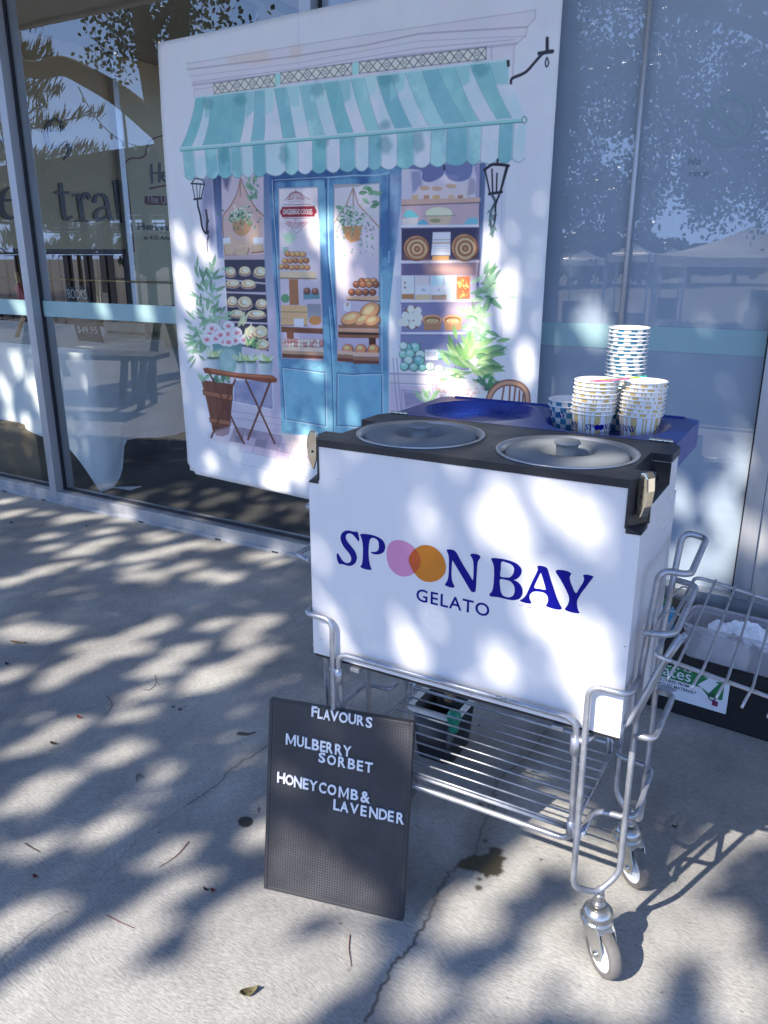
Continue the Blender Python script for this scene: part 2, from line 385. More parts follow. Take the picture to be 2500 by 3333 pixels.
def concrete_mat(name, marks=True):
    m, nt, b = new_mat(name); N = nt.nodes; Lk = nt.links
    b.inputs['Roughness'].default_value = 0.82; b.inputs['Specular IOR Level'].default_value = 0.3
    tc = N.new('ShaderNodeTexCoord'); 
    n1 = N.new('ShaderNodeTexNoise'); n1.inputs['Scale'].default_value = 2.2; n1.inputs['Detail'].default_value = 8; n1.inputs['Roughness'].default_value = .7
    Lk.new(tc.outputs['Object'], n1.inputs['Vector'])
    # broom finish: stretched noise, bent by a slow swirl
    sw = N.new('ShaderNodeTexNoise'); sw.inputs['Scale'].default_value = 1.6; sw.inputs['Detail'].default_value = 2
    Lk.new(tc.outputs['Object'], sw.inputs['Vector'])
    ad = N.new('ShaderNodeVectorMath'); ad.operation = 'MULTIPLY_ADD'; ad.inputs[1].default_value = (.22, .22, 0)
    Lk.new(sw.outputs['Color'], ad.inputs[0]); Lk.new(tc.outputs['Object'], ad.inputs[2])
    mp = N.new('ShaderNodeMapping'); mp.inputs['Rotation'].default_value = (0, 0, .5); mp.inputs['Scale'].default_value = (60, 360, 1)
    Lk.new(ad.outputs[0], mp.inputs[0])
    n2 = N.new('ShaderNodeTexNoise'); n2.inputs['Scale'].default_value = 1.0; n2.inputs['Detail'].default_value = 3; n2.inputs['Roughness'].default_value = .6
    Lk.new(mp.outputs[0], n2.inputs['Vector'])
    n3 = N.new('ShaderNodeTexNoise'); n3.inputs['Scale'].default_value = 160; n3.inputs['Detail'].default_value = 3
    Lk.new(tc.outputs['Object'], n3.inputs['Vector'])
    def ramp(src, p0, p1, c0, c1):
        r = N.new('ShaderNodeValToRGB'); r.color_ramp.elements[0].position = p0; r.color_ramp.elements[1].position = p1
        r.color_ramp.elements[0].color = (*c0, 1); r.color_ramp.elements[1].color = (*c1, 1); Lk.new(src, r.inputs[0]); return r.outputs[0]
    def mul(a, bb, f=1.0):
        x = N.new('ShaderNodeMix'); x.data_type = 'RGBA'; x.blend_type = 'MULTIPLY'; x.inputs[0].default_value = f
        Lk.new(a, x.inputs[6]); Lk.new(bb, x.inputs[7]); return x.outputs[2]
    c = ramp(n1.outputs['Fac'], .30, .70, (.265, .263, .252), (.44, .436, .415))
    c = mul(c, ramp(n2.outputs['Fac'], .36, .62, (.70, .70, .71), (1.10, 1.10, 1.10)), .85)
    c = mul(c, ramp(n3.outputs['Fac'], .33, .5, (.76, .76, .76), (1, 1, 1)), .45)
    hgt = N.new('ShaderNodeMath'); hgt.operation = 'ADD'
    Lk.new(n2.outputs['Fac'], hgt.inputs[0]); Lk.new(n3.outputs['Fac'], hgt.inputs[1])
    hout = hgt.outputs[0]
    if marks:
        mp2 = N.new('ShaderNodeMapping'); mp2.vector_type = 'POINT'
        mp2.inputs['Location'].default_value = (-PX0 / (PX1 - PX0), -PY0 / (PY1 - PY0), 0)
        mp2.inputs['Scale'].default_value = (1 / (PX1 - PX0), 1 / (PY1 - PY0), 1)
        Lk.new(tc.outputs['Object'], mp2.inputs[0])
        im = N.new('ShaderNodeTexImage'); im.image = pave_im; im.extension = 'CLIP'; Lk.new(mp2.outputs[0], im.inputs[0])
        sp = N.new('ShaderNodeSeparateColor'); Lk.new(im.outputs['Color'], sp.inputs[0])
        def mixc(fac, a, col):
            x = N.new('ShaderNodeMix'); x.data_type = 'RGBA'; Lk.new(fac, x.inputs[0]); Lk.new(a, x.inputs[6]); x.inputs[7].default_value = (*col, 1); return x.outputs[2]
        c = mul(c, ramp(sp.outputs[2], .38, .62, (.80, .80, .81), (1.06, 1.06, 1.05)), .9)
        c = mixc(sp.outputs[1], c, (.052, .047, .030))
        c = mixc(sp.outputs[0], c, (.035, .035, .033))
        s2 = N.new('ShaderNodeMath'); s2.operation = 'MULTIPLY_ADD'; s2.inputs[1].default_value = -2.5
        Lk.new(sp.outputs[0], s2.inputs[0]); Lk.new(hout, s2.inputs[2]); hout = s2.outputs[0]
        rr = N.new('ShaderNodeMapRange'); rr.inputs[3].default_value = .82; rr.inputs[4].default_value = .38; Lk.new(sp.outputs[1], rr.inputs[0]); Lk.new(rr.outputs[0], b.inputs['Roughness'])
    Lk.new(c, b.inputs['Base Color'])
    bp = N.new('ShaderNodeBump'); bp.inputs['Strength'].default_value = .4; bp.inputs['Distance'].default_value = .002
    Lk.new(hout, bp.inputs['Height']); Lk.new(bp.outputs[0], b.inputs['Normal'])
    return m
M_CONC = concrete_mat('broomed_concrete')
g = MB(); g.box((-14, -4.599, -1.0), (9, -0.026, 0)); tag(g.build('pavement', M_CONC), kind='structure')
M_GROUND = pm('dry_ground', (0.20, 0.19, 0.16), 0.95, var=.25, scale=.6)
M_PAVER = new_mat('grey_paving')[0]
def paver(m, c0, c1, sc):
    nt = m.node_tree; b = nt.nodes['Principled BSDF']; tc = nt.nodes.new('ShaderNodeTexCoord'); br = nt.nodes.new('ShaderNodeTexBrick')
    br.inputs['Color1'].default_value = (*c0, 1); br.inputs['Color2'].default_value = (*c1, 1); br.inputs['Mortar'].default_value = (.12, .12, .11, 1)
    br.inputs['Scale'].default_value = sc; br.inputs['Mortar Size'].default_value = .012
    nt.links.new(tc.outputs['Object'], br.inputs[0]); nt.links.new(br.outputs[0], b.inputs['Base Color']); b.inputs['Roughness'].default_value = .9
paver(M_PAVER, (.17, .165, .16), (.23, .225, .21), 2.6)
g = MB(); g.box((-400, -900, -1.4), (400, 400, -1.0)); tag(g.build('ground', M_GROUND), kind='structure')
g = MB(); g.box((-40, -9.0, -1.0), (30, -4.6, -0.004)); tag(g.build('plaza_paving', M_PAVER), kind='structure')

# ------------------------------------------------------------------ shopfront glazing
GY = 0.032                                                   # glass plane; frame fronts stand proud at FY
FY = -0.026
def glass_mat(name, tint, ior, boost=1.0):
    m = bpy.data.materials.new(name); m.use_nodes = True; nt = m.node_tree; nt.nodes.clear()
    o = nt.nodes.new('ShaderNodeOutputMaterial'); t = nt.nodes.new('ShaderNodeBsdfTransparent'); gl = nt.nodes.new('ShaderNodeBsdfGlossy'); mx = nt.nodes.new('ShaderNodeMixShader'); ge = nt.nodes.new('ShaderNodeNewGeometry')
    t.inputs[0].default_value = (*tint, 1); gl.inputs['Roughness'].default_value = 0.0; gl.inputs[0].default_value = (1, 1, 1, 1)
    # Schlick reflectance of a coated pane, the same from either side
    dt = nt.nodes.new('ShaderNodeVectorMath'); dt.operation = 'DOT_PRODUCT'; nt.links.new(ge.outputs['Normal'], dt.inputs[0]); nt.links.new(ge.outputs['Incoming'], dt.inputs[1])
    r0 = ((ior - 1) / (ior + 1)) ** 2
    def mt(op, a, b):
        x = nt.nodes.new('ShaderNodeMath'); x.operation = op
        for k, v in enumerate((a, b)):
            if v is None: continue
            if isinstance(v, (int, float)): x.inputs[k].default_value = v
            else: nt.links.new(v, x.inputs[k])
        return x.outputs[0]
    fr_o = mt('ADD', mt('MULTIPLY', mt('POWER', mt('SUBTRACT', 1.0, mt('ABSOLUTE', dt.outputs['Value'], None)), 5.0), 1 - r0), r0)
    no = nt.nodes.new('ShaderNodeTexNoise'); no.inputs['Scale'].default_value = .9; tc = nt.nodes.new('ShaderNodeTexCoord'); bp = nt.nodes.new('ShaderNodeBump'); bp.inputs['Strength'].default_value = .03; bp.inputs['Distance'].default_value = .01
    nt.links.new(tc.outputs['Object'], no.inputs[0]); nt.links.new(no.outputs[0], bp.inputs['Height']); nt.links.new(bp.outputs[0], gl.inputs['Normal'])
    nt.links.new(fr_o, mx.inputs[0]); nt.links.new(t.outputs[0], mx.inputs[1]); nt.links.new(gl.outputs[0], mx.inputs[2]); nt.links.new(mx.outputs[0], o.inputs[0])
    return m
M_GLASS = glass_mat('clear_shop_glass', (.92, .95, .94), 2.1)
M_FILMGL = pm('film_backed_glass', (.29, .355, .43), 0.006, var=.10, scale=1.5, spec=.5)
M_FILMGL.node_tree.nodes['Principled BSDF'].inputs['IOR'].default_value = 1.8
M_BAND = new_mat('frosted_band')[0]
def band_mat(m):
    nt = m.node_tree; b = nt.nodes['Principled BSDF']; o = nt.nodes['Material Output']
    b.inputs['Base Color'].default_value = (.42, .62, .66, 1); b.inputs['Roughness'].default_value = .25
    tr = nt.nodes.new('ShaderNodeBsdfTranslucent'); tr.inputs[0].default_value = (.5, .7, .68, 1); mx = nt.nodes.new('ShaderNodeMixShader'); mx.inputs[0].default_value = .35
    nt.links.new(b.outputs[0], mx.inputs[1]); nt.links.new(tr.outputs[0], mx.inputs[2]); nt.links.new(mx.outputs[0], o.inputs[0])
band_mat(M_BAND)
XL = -3.66; XM = -1.90; XR = -0.262                         # mullion right faces / jamb
fr_ = empty('window_frame', (XL, GY, 0), label='satin aluminium shopfront framing of sill, mullions and slim joint rod around the glass', cat='window frame')
def fpart(name, mb, mat, bev=.0015): 
    o = mb.build(name, mat, fr_, bevel=bev); o.matrix_parent_inverse = Matrix.Translation(-Vector(fr_.location)); return o
m = MB(); m.box((-9, FY, .017), (1.6, GY + .05, .066)); m.box((-9, FY - .012, 0.0), (1.6, FY + .06, .015)); m.box((-9, FY - .006, .015), (1.6, FY + .03, .017))
fpart('sill', m, M_ALU, .002)
for x in [-4.9, -4.12, -3.78, -3.03, -2.52, -2.18, -1.6]:
    m = MB(); m.box((x, FY - .0135, .003), (x + .035, FY - .0121, .010)); fpart('drain_slot', m, M_GASKET, 0)
for x in (XL, XM):
    m = MB(); m.box((x - .052, FY - .002, .018), (x, GY + .06, 3.0)); fpart('mullion', m, M_ALU, .002)
    
    for g0, g1 in ((x + .0005, x + .010), (x - .062, x - .0525)): m = MB(); m.box((g0, GY - .012, .067), (g1, GY + .004, 2.74)); fpart('gasket', m, M_GASKET, 0)
for a, b in ((-9, XL - .0625), (XL + .0105, XM - .0625), (XM + .0105, XR)): m = MB(); m.box((a, GY - .010, .0665), (b, GY + .003, .078)); fpart('gasket', m, M_GASKET, 0)
m = MB(); m.box((XM, FY + .012, .0665), (1.6, GY + .04, .203)); fpart('bottom_rail', m, M_ALU, .003)
m = MB(); m.box((XR + .008, FY, .2035), (XR + .06, GY + .05, 3.0)); fpart('jamb', m, M_ALU, .002)
m = MB(); m.box((XR, GY - .02, .2035), (XR + .0075, GY + .03, 3.0)); fpart('gasket', m, M_GASKET, 0)
xr0, xr1 = on_wall(2118.5, 0, GY - .02), on_wall(2024, 1000, GY - .02)
m = MB(); m.tube([(xr1[0] - .002, GY - .016, .204), (xr0[0], GY - .016, 2.74)], .0085, 10); fpart('joint_rod', m, M_ALU, 0)
def window(x0, x1, z0, mat, label, pane_t=.006, band=True, z1=2.74):
    e = empty('window', (x0, GY, z0), label=label, cat='window')
    m = MB(); m.add([(0, 0, 0), (x1 - x0, 0, 0), (x1 - x0, 0, z1 - z0), (0, 0, z1 - z0)], [(0, 1, 2, 3)], False) if mat is M_GLASS else m.box((0, 0, 0), (x1 - x0, pane_t, z1 - z0))
    m.build('glass_pane', mat, e, fix=False)
    if band:
        b = MB(); b.box((0.002, -.0032, .990 - z0), (x1 - x0 - .002, -.0012, 1.068 - z0)); b.build('frosted_band', M_BAND, e)
    return e
ZB0, ZB1 = on_wall(573, 993.6, GY)[2], on_wall(573, 1050.6, GY)[2]
window(-9.0, XL - .052, .066, M_GLASS, 'clear shop window left of the aluminium mullion, easel and red book behind it')
window(XL, XM - .052, .066, M_GLASS, 'clear shop window behind the poster, black sign letters visible inside')
wr = window(XM, XR, .2035, M_FILMGL, 'film-backed blue grey window right of the poster, mirroring trees and marquees')
# ghosted no-smoking sticker and its words on the filmed pane
M_STICK = pm('faded_green_vinyl', (.26, .345, .39), .1, spec=.5)
M_STICKTX = pm('faded_grey_vinyl', (.19, .24, .30), .1, spec=.5)
def wl(x, y): p = on_wall(x, y, GY - .002); return p[0] - XM, p[2] - .2035
zS = lambda x, y: (2180 + x * .19289, 280 + y * .19289)
cx0, cz0 = wl(*zS(985, 580)); rx = wl(*zS(1415, 560))[0] - cx0
st = MB(); a = np.linspace(0, 2 * math.pi, 49)[:-1]
ou = [(math.cos(t) * rx, math.sin(t) * rx) for t in a]; inn = [(math.cos(t) * rx * .78, math.sin(t) * rx * .78) for t in a]
st.plate(ou, [inn], None, 0, fn=lambda x, y, z: (cx0 + x, -.0016, cz0 + y))
q = .12 * rx; d = rx * .8 * .7071
st.add([(cx0 - d - q, -.0017, cz0 + d - q), (cx0 - d + q, -.0017, cz0 + d + q), (cx0 + d + q, -.0017, cz0 - d + q), (cx0 + d - q, -.0017, cz0 - d - q)], [(0, 1, 2, 3)], False)
st.build('sticker', M_STICK, wr, fix=False)
st = MB()
for t, (x0, y0, x1, y1) in (('No', (305, 1340, 535, 1205)), ('on p', (315, 1560, 660, 1440))):
    A = wl(*zS(x0, y0)); B = wl(*zS(x1, y1))
    text_into(st, t, lambda x, y, z: (x, -.0016, y), box=(A[0], A[1], B[0], B[1]), offset=.02, shear=.1)
st.build('lettering', M_STICKTX, wr, fix=False)
# satin metal door leaf at the right edge of the frame
dl = empty('metal_door', (XR + .0605, 0, .2035), label='pale satin metal door leaf at the right end of the shopfront', cat='door')
M_SATIN = pm('satin_metal_sheet', (.50, .51, .52), .38, .4, var=.06, scale=3, rvar=.08, bump=.02, bscale=6)
m = MB(); m.box((0, -.012, 0), (1.5, .03, 2.54)); m.build('panel', M_SATIN, dl, bevel=.002)
m = MB(); m.tube([(1.2, -.012, .8), (1.2, -.06, .8), (1.2, -.06, 1.2), (1.2, -.012, 1.2)], .011, 8, fr=.02); m.build('handle', M_CHROME, dl)
# ------------------------------------------------------------------ printed poster of a watercolour bakery front (a flat print: the picture is its surface)
PY = -0.040; PRX0, PRX1, PRZ0, PRZ1 = -2.80, -0.88, 0.20, 2.30; PRS = 640.0
def post_tex(P):
    v = _FW[None] + _RT[None] * ((P[:, :1] - 1250.0) / CAM_F) - _UP[None] * ((P[:, 1:2] - 1666.5) / CAM_F)
    w = CAM_POS[None] + v * ((PY - CAM_POS[1]) / v[:, 1:2])
    return np.stack([(w[:, 0] - PRX0) * PRS, (PRZ1 - w[:, 2]) * PRS], 1)
WP = lin((170, 178, 222))
def pc(r, g=None, b=None):                                    # a colour as it looks in the photo's shade -> the print's own colour
    return np.clip(lin((r, g, b)) / WP * 0.85, 0.004, 0.87)
K = Canvas(int((PRX1 - PRX0) * PRS), int((PRZ1 - PRZ0) * PRS), post_tex, pc(170, 178, 222))
Z3 = lambda L: [(500 + x * .7836, y * .7836) for x, y in L]
Z4 = lambda L: [(550 + x * .36166, 500 + y * .36166) for x, y in L]
Z5 = lambda L: [(1050 + x * .3918, 500 + y * .3918) for x, y in L]
Z6 = lambda L: [(550 + x * .36166, 1000 + y * .36166) for x, y in L]
Z7 = lambda L: [(1150 + x * .3918, 900 + y * .3918) for x, y in L]
n_a = noise2(K.h, K.w, 60, 21, 5, .55); n_b = noise2(K.h, K.w, 140, 22, 4, .5)
def con(n, lo, hi): return np.clip((n - lo) / (hi - lo), 0, 1)
WASH = con(n_a, .38, .62); WASH2 = con(n_b, .4, .6); WASHI = 1 - WASH
pr = random.Random(5)
def ell(cx, cy, rx, ry, n=18, rot=0.0, jit=0.0):
    out = []
    for i in range(n):
        a = 2 * math.pi * i / n; k = 1 + pr.uniform(-jit, jit); x, y = math.cos(a) * rx * k, math.sin(a) * ry * k
        out.append((cx + x * math.cos(rot) - y * math.sin(rot), cy + x * math.sin(rot) + y * math.cos(rot)))
    return out
def leaf(Zt, x, y, ang, L, w, c1, c2=None, al=1.0):
    ca, sa = math.cos(ang), math.sin(ang); pts = []
    for t, k in ((0, 0), (.2, .7), (.45, 1), (.75, .6), (1, 0), (.75, -.55), (.45, -.9), (.2, -.65)):
        px_, py_ = t * L, k * w / 2 + .12 * L * t * t; pts.append((x + px_ * ca - py_ * sa, y + px_ * sa + py_ * ca))
    K.fill(Zt(pts), c1, al, col2=c2, soft=.6)
GR = [pc(70, 110, 110), pc(60, 125, 95), pc(95, 140, 135), pc(120, 160, 160), pc(45, 95, 90)]
GRY = [pc(128, 162, 120), pc(100, 146, 104), pc(152, 182, 150)]

# cornice
K.fill(Z3([(135, 262), (600, 188), (1100, 110), (1585, 40), (1585, 75), (1553, 112), (1545, 150), (1505, 183), (1495, 420), (1475, 250), (175, 405), (170, 370), (150, 318), (138, 290)]), pc(168, 168, 212), .55, soft=1.5)
K.fill(Z3([(300, 238), (520, 195), (620, 190), (610, 240), (420, 268), (310, 262)]), pc(190, 160, 175), .5, soft=8, mod=WASH)
for L, w, c, al in (([(135, 264), (600, 190), (1000, 126), (1585, 42)], 1.8, (132, 132, 172), .6), ([(140, 288), (600, 232), (880, 188), (1100, 140), (1553, 112)], 3.2, (120, 115, 155), .6), ([(148, 316), (600, 262), (1100, 170), (1545, 150)], 1.6, (135, 132, 175), .6),
                    ([(160, 352), (600, 300), (1000, 235), (1505, 182)], 5.5, (125, 120, 172), .5), ([(160, 340), (600, 285), (1100, 200), (1500, 165)], 1.4, (110, 105, 150), .6), ([(165, 372), (250, 360), (250, 395)], 1.4, (130, 125, 160), .6), ([(1585, 42), (1585, 75), (1553, 112), (1545, 150), (1505, 184)], 2, (130, 130, 170), .7),
                    ([(1497, 190), (1490, 330), (1478, 430)], 2, (140, 135, 175), .7), ([(1403, 195), (1403, 245)], 3, (140, 140, 200), .8), ([(1380, 196), (1380, 245)], 2, (90, 90, 130), .7), ([(170, 340), (168, 405)], 1.6, (135, 130, 170), .7)):
    K.line(Z3(L), w, pc(*c), al, soft=1.0)
K.line(Z3([(605, 60), (602, 480), (640, 900)]), 1.2, pc(150, 155, 200), .7)
# lattice frieze
for q in ([(248, 347), (505, 308), (505, 357), (250, 390)], [(528, 302), (825, 262), (825, 310), (528, 347)], [(855, 258), (1380, 196), (1380, 245), (855, 305)]):
    K.fill(Z3(q), pc(172, 178, 205), 1)
    (x0, y0), (x1, y1), (x2, y2), (x3, y3) = q; n = max(4, int((x1 - x0) / 74))
    top = lambda t: (x0 + (x1 - x0) * t, y0 + (y1 - y0) * t); bot = lambda t: (x3 + (x2 - x3) * t, y3 + (y2 - y3) * t)
    A = [(top if i % 2 else bot)(i / (2 * n)) for i in range(2 * n + 1)]; B = [(bot if i % 2 else top)(i / (2 * n)) for i in range(2 * n + 1)]
    for i in range(n):
        t = (i + .5) / n
        K.fill(Z3([top(i / n), top((i + 1) / n), top(t)]), pc(110, 112, 140), .5); 
    K.line(Z3(A), 2.6, pc(78, 82, 108), .8); K.line(Z3(B), 2.6, pc(78, 82, 108), .8)
    for i in range(n):
        t = (i + .5) / n; a, b = top(t), bot(t); K.line(Z3(ell((a[0] + b[0]) / 2, (a[1] + b[1]) / 2, 7, 7, 10)), 1.6, pc(80, 84, 110), .9, closed=True)
    K.line(Z3(q), 1.6, pc(70, 74, 100), .8, closed=True)
K.fill(Z3([(505, 307), (527, 303), (527, 350), (505, 357)]), pc(130, 185, 210)); K.fill(Z3([(826, 262), (853, 258), (853, 308), (826, 312)]), pc(135, 188, 212))

# ---- facade behind: lavender wall strips
K.fill(Z4([(240, 200), (480, 170), (530, 1659), (430, 1659), (330, 900)]) , pc(140, 148, 205), .45, soft=3)
K.fill(Z5([(1270, 40), (1535, 30), (1490, 1659), (1260, 1659)]), pc(152, 160, 212), .5, soft=2)
K.fill(Z6([(430, 0), (1010, 0), (1010, 1140), (560, 1060)]), pc(150, 148, 200), .75, soft=2)
K.fill(Z4([(300, 210), (400, 190), (425, 700), (390, 860), (330, 700), (300, 560)]), pc(70, 78, 140), .6, soft=8)
# window bay, darker pilaster
K.fill(Z4([(392, 180), (475, 180), (500, 940), (450, 940), (420, 560)]), pc(28, 48, 112), .95, soft=2, col2=pc(110, 130, 195))
K.line(Z4([(432, 200), (455, 900)]), 2, pc(70, 95, 165), .7)
K.fill(Z4([(470, 185), (860, 175), (890, 1659), (540, 1659), (505, 930)]), pc(160, 152, 195), .9)
K.fill(Z4([(470, 190), (560, 190), (530, 330), (500, 300)]), pc(50, 60, 120), .8, soft=6)
K.fill(Z4([(505, 952), (872, 950), (895, 1659), (545, 1659)]), pc(44, 46, 86), .95)
K.fill(Z6([(540, 0), (885, 0), (900, 395), (560, 330)]), pc(44, 46, 86), .95)
# macrame ring, pot and breads in the bay
K.fill(Z4([(640, 215), (670, 300), (760, 450), (855, 545), (855, 900), (500, 900), (495, 560), (570, 440), (620, 330)]), pc(165, 145, 165), .85, soft=1)
for L in ([(640, 230), (620, 340), (560, 470), (495, 570), (500, 760)], [(650, 230), (690, 330), (780, 480), (858, 560)], [(640, 220), (643, 380)]): K.line(Z4(smooth_curve(L)), 3.2, pc(120, 92, 92), .9)
K.fill(Z4(ell(665, 640, 85, 100)), pc(150, 118, 95), .85); K.fill(Z4([(545, 660), (600, 780), (720, 790), (800, 620), (820, 760), (740, 850), (580, 850)]), pc(172, 152, 150), .7, soft=2)
for _ in range(90): leaf(Z4, pr.gauss(655, 60), pr.gauss(545, 38), pr.uniform(0, 6.28), pr.uniform(22, 45), pr.uniform(12, 22), pr.choice(GR + [pc(165, 180, 205), pc(150, 175, 190)]), None, .9)
for _ in range(24): leaf(Z4, pr.uniform(690, 800), pr.uniform(180, 380), pr.uniform(.3, 2.2), pr.uniform(40, 75), pr.uniform(20, 34), pr.choice(GR), pc(95, 140, 130), .85)
for _ in range(14): leaf(Z4, pr.uniform(520, 790), pr.uniform(600, 690), pr.uniform(1.2, 1.9), 40, 14, pr.choice(GR), None, .8)
for q in ([(495, 760), (560, 750), (565, 810), (500, 815)], [(765, 755), (855, 750), (852, 808), (770, 812)]): K.fill(Z4(q), pc(185, 190, 228))
for q in ([(500, 820), (560, 815), (600, 900), (590, 925), (510, 920)], [(610, 850), (720, 835), (735, 850), (715, 935), (600, 920)], [(770, 830), (850, 815), (865, 885), (750, 900)]):
    K.fill(Z4(q), pc(140, 100, 85)); K.fill(Z4([(x * .9 + q[0][0] * .1 + 4, y - 14) for x, y in q]), pc(178, 160, 165), .8)
K.fill(Z4([(505, 915), (870, 905), (870, 950), (508, 952)]), pc(150, 140, 175))
# pies on the dark shelves
def pie(Zt, x, y, rx, ry):
    K.fill(Zt(ell(x, y + ry * .35, rx * 1.1, ry * .85)), pc(150, 138, 165), .9); K.fill(Zt(ell(x, y + ry * .15, rx, ry * .85)), pc(128, 98, 88))
    K.fill(Zt(ell(x, y - ry * .05, rx * .93, ry * .8)), pc(188, 170, 170)); K.fill(Zt(ell(x - rx * .1, y - ry * .05, rx * .55, ry * .5)), pc(150, 122, 112), .7)
    K.fill(Zt(ell(x, y - ry * .1, rx * .38, ry * .4)), pc(205, 195, 205)); K.fill(Zt(ell(x + rx * .3, y + ry * .1, rx * .25, ry * .25)), pc(205, 192, 200), .8)
for (x, y, rx, ry) in ((562, 1058, 46, 48), (690, 1050, 52, 44), (830, 1060, 60, 52)): pie(Z4, x, y, rx, ry)
for L in ([(515, 1125), (880, 1160), (880, 1175), (515, 1140)], [(520, 1240), (880, 1245), (880, 1268), (522, 1252)], [(545, 1505), (888, 1520), (888, 1535), (548, 1520)]): K.fill(Z4(L), pc(150, 150, 195))
for (x, y, rx, ry) in ((580, 1165, 62, 40), (720, 1168, 66, 42), (575, 1325, 46, 50), (685, 1335, 66, 62), (835, 1345, 52, 46), (615, 1435, 62, 38), (785, 1440, 84, 40)): pie(Z4, x, y, rx, ry)
for (x, y, rx, ry) in ((745, 1600, 55, 60), (830, 1595, 60, 60)): pie(Z4, x, y, rx, ry)
for (x, y, rx, ry) in ((820, 225, 70, 60), (845, 330, 60, 50)): pie(Z6, x, y, rx, ry)

# ---- wall between the bay and the door, then the blue door
K.fill(Z4([(850, 175), (930, 165), (985, 1000), (1005, 1659), (892, 1659), (868, 900)]), pc(58, 92, 158), .95, soft=2, col2=pc(150, 155, 205))
K.fill(Z6([(890, 0), (1000, 0), (1010, 1130), (905, 1110), (930, 640)]), pc(150, 150, 202), .9, soft=2)
DOOR = Z4([(905, 165), (925, 160), (1400, 140), (1659, 120)]) + Z5([(400, 110), (660, 100), (655, 400)]) + Z7([(300, 300), (290, 1149)]) + [(1262, 1440), (1080, 1420), (915, 1412)] + Z6([(1010, 1125), (1000, 700), (965, 0)])
K.fill(DOOR, pc(48, 92, 165), 1, soft=1.2, col2=pc(100, 155, 210))
K.fill(Z5([(555, 170), (655, 160), (655, 1659), (640, 1659), (600, 700)]), pc(140, 155, 212), .75, soft=8)
K.fill(DOOR, pc(120, 175, 222), .5, soft=6, mod=WASH * .8); K.fill(DOOR, pc(28, 62, 140), .45, soft=6, mod=WASHI * .7)
K.fill(Z4([(905, 165), (1659, 120), (1659, 215), (930, 255)]), pc(38, 70, 140), .7, soft=4)
for L, w, c in ((Z4([(938, 240), (1420, 215), (1659, 195)]) + Z5([(440, 180), (558, 160), (556, 900)]), 3, (130, 165, 215)), (Z4([(940, 240), (1000, 1600)]), 4, (25, 45, 115)), (Z4([(930, 240), (975, 900), (1010, 1659)]), 2, (150, 175, 220)), (Z4([(1420, 225), (1430, 900), (1490, 1659)]), 4, (30, 62, 135)), (Z4([(1436, 225), (1446, 900), (1506, 1659)]), 2, (130, 175, 222)), (Z6([(1430, 0), (1470, 600), (1480, 1130)]), 3, (40, 85, 155)), (Z6([(1440, 0), (1482, 600), (1490, 1130)]), 2, (135, 180, 225)),
                (Z4([(945, 245), (1405, 222), (1412, 300)]), 3, (28, 48, 115)), (Z5([(555, 170), (555, 800)]), 4, (28, 55, 130)), (Z7([(240, 0), (238, 1149)]), 2, (150, 170, 222)), (Z7([(285, 0), (292, 1149)]), 2.5, (120, 135, 195))):
    K.line(L, w, pc(*c), .8)
PL = Z4([(990, 312), (1345, 298), (1375, 1150), (1382, 1659)]) + Z6([(1392, 478), (1015, 455)]) + Z4([(1003, 1659), (1000, 900)])
PR = Z5([(97, 280), (478, 240), (474, 1100), (470, 1659)]) + Z7([(217, 722), (60, 700)]) + Z6([(1512, 494)]) + Z5([(120, 1659), (108, 900)])
for P_ in (PL, PR):
    K.fill(P_, pc(178, 172, 212), 1, col2=pc(150, 145, 200)); K.line(P_, 3, pc(28, 52, 125), .85, closed=True); K.line(P_, 1.2, pc(165, 185, 228), .8, closed=True)
PN1 = Z6([(1018, 540), (1200, 560), (1405, 587), (1410, 1066), (1200, 1030), (1040, 1003)]); PN2 = Z6([(1516, 590), (1659, 605)]) + Z7([(60, 806), (236, 804), (238, 1230), (100, 1250)]) + Z6([(1510, 1060)])
for P_ in (PN1, PN2):
    K.fill(P_, pc(92, 148, 208), .85, mod=.4 + .6 * WASH2); K.line(P_, 4, pc(40, 85, 155), .8, closed=True); K.line([(x + 3, y + 3) for x, y in P_], 2, pc(160, 190, 228), .85, closed=True)
K.line(Z6([(1478, 140), (1478, 310), (1492, 320), (1492, 150)]), 2, pc(55, 95, 150), .9, closed=True)
# left door pane: sticker, plants, stacked buns, boxes, tray
CR = pc(120, 42, 78)
K.line(Z4(ell(1145, 385, 60, 38, 24)[12:]), 3, CR, .8)
for i in range(-3, 4): K.line(Z4(ell(1145 + i * 22, 368 + abs(i) * 10, 11, 13, 10)), 1.3, CR, .8, closed=True); K.line(Z4(ell(1150 + i * 22, 665 - abs(i) * 10, 11, 11, 10)), 1.3, CR, .7, closed=True)
K.line(Z4(smooth_curve([(1042, 422), (1090, 380), (1145, 340), (1210, 378), (1272, 412)])), 1.5, CR, .8); K.line(Z4([(1145, 322), (1145, 352)]), 1.5, CR)
K.line(Z4([(1038, 460), (1280, 455)]), 1.6, CR, .8); K.line(Z4([(1038, 583), (1282, 580)]), 1.6, CR, .7); K.line(Z4(smooth_curve([(1085, 442), (1150, 425), (1215, 440)])), 1.2, CR, .6)
K.line(Z4(smooth_curve([(1050, 625), (1100, 655), (1155, 712), (1215, 655), (1272, 615)])), 1.5, CR, .7)
K.fill(Z4([(1022, 478), (1318, 470), (1322, 488), (1336, 508), (1336, 530), (1320, 548), (1318, 566), (1024, 572), (1020, 552), (1006, 540), (1006, 512), (1020, 494)]), pc(122, 20, 52))
K.fill(Z4(ell(1090, 790, 48, 10)), GR[3], .3)
for i in range(26): leaf(Z4, 1085 + pr.uniform(-10, 10), 800 + pr.uniform(-25, 25), pr.uniform(-2.9, -.2), pr.uniform(70, 125), pr.uniform(14, 26), GR[3], pc(150, 180, 190), .6)
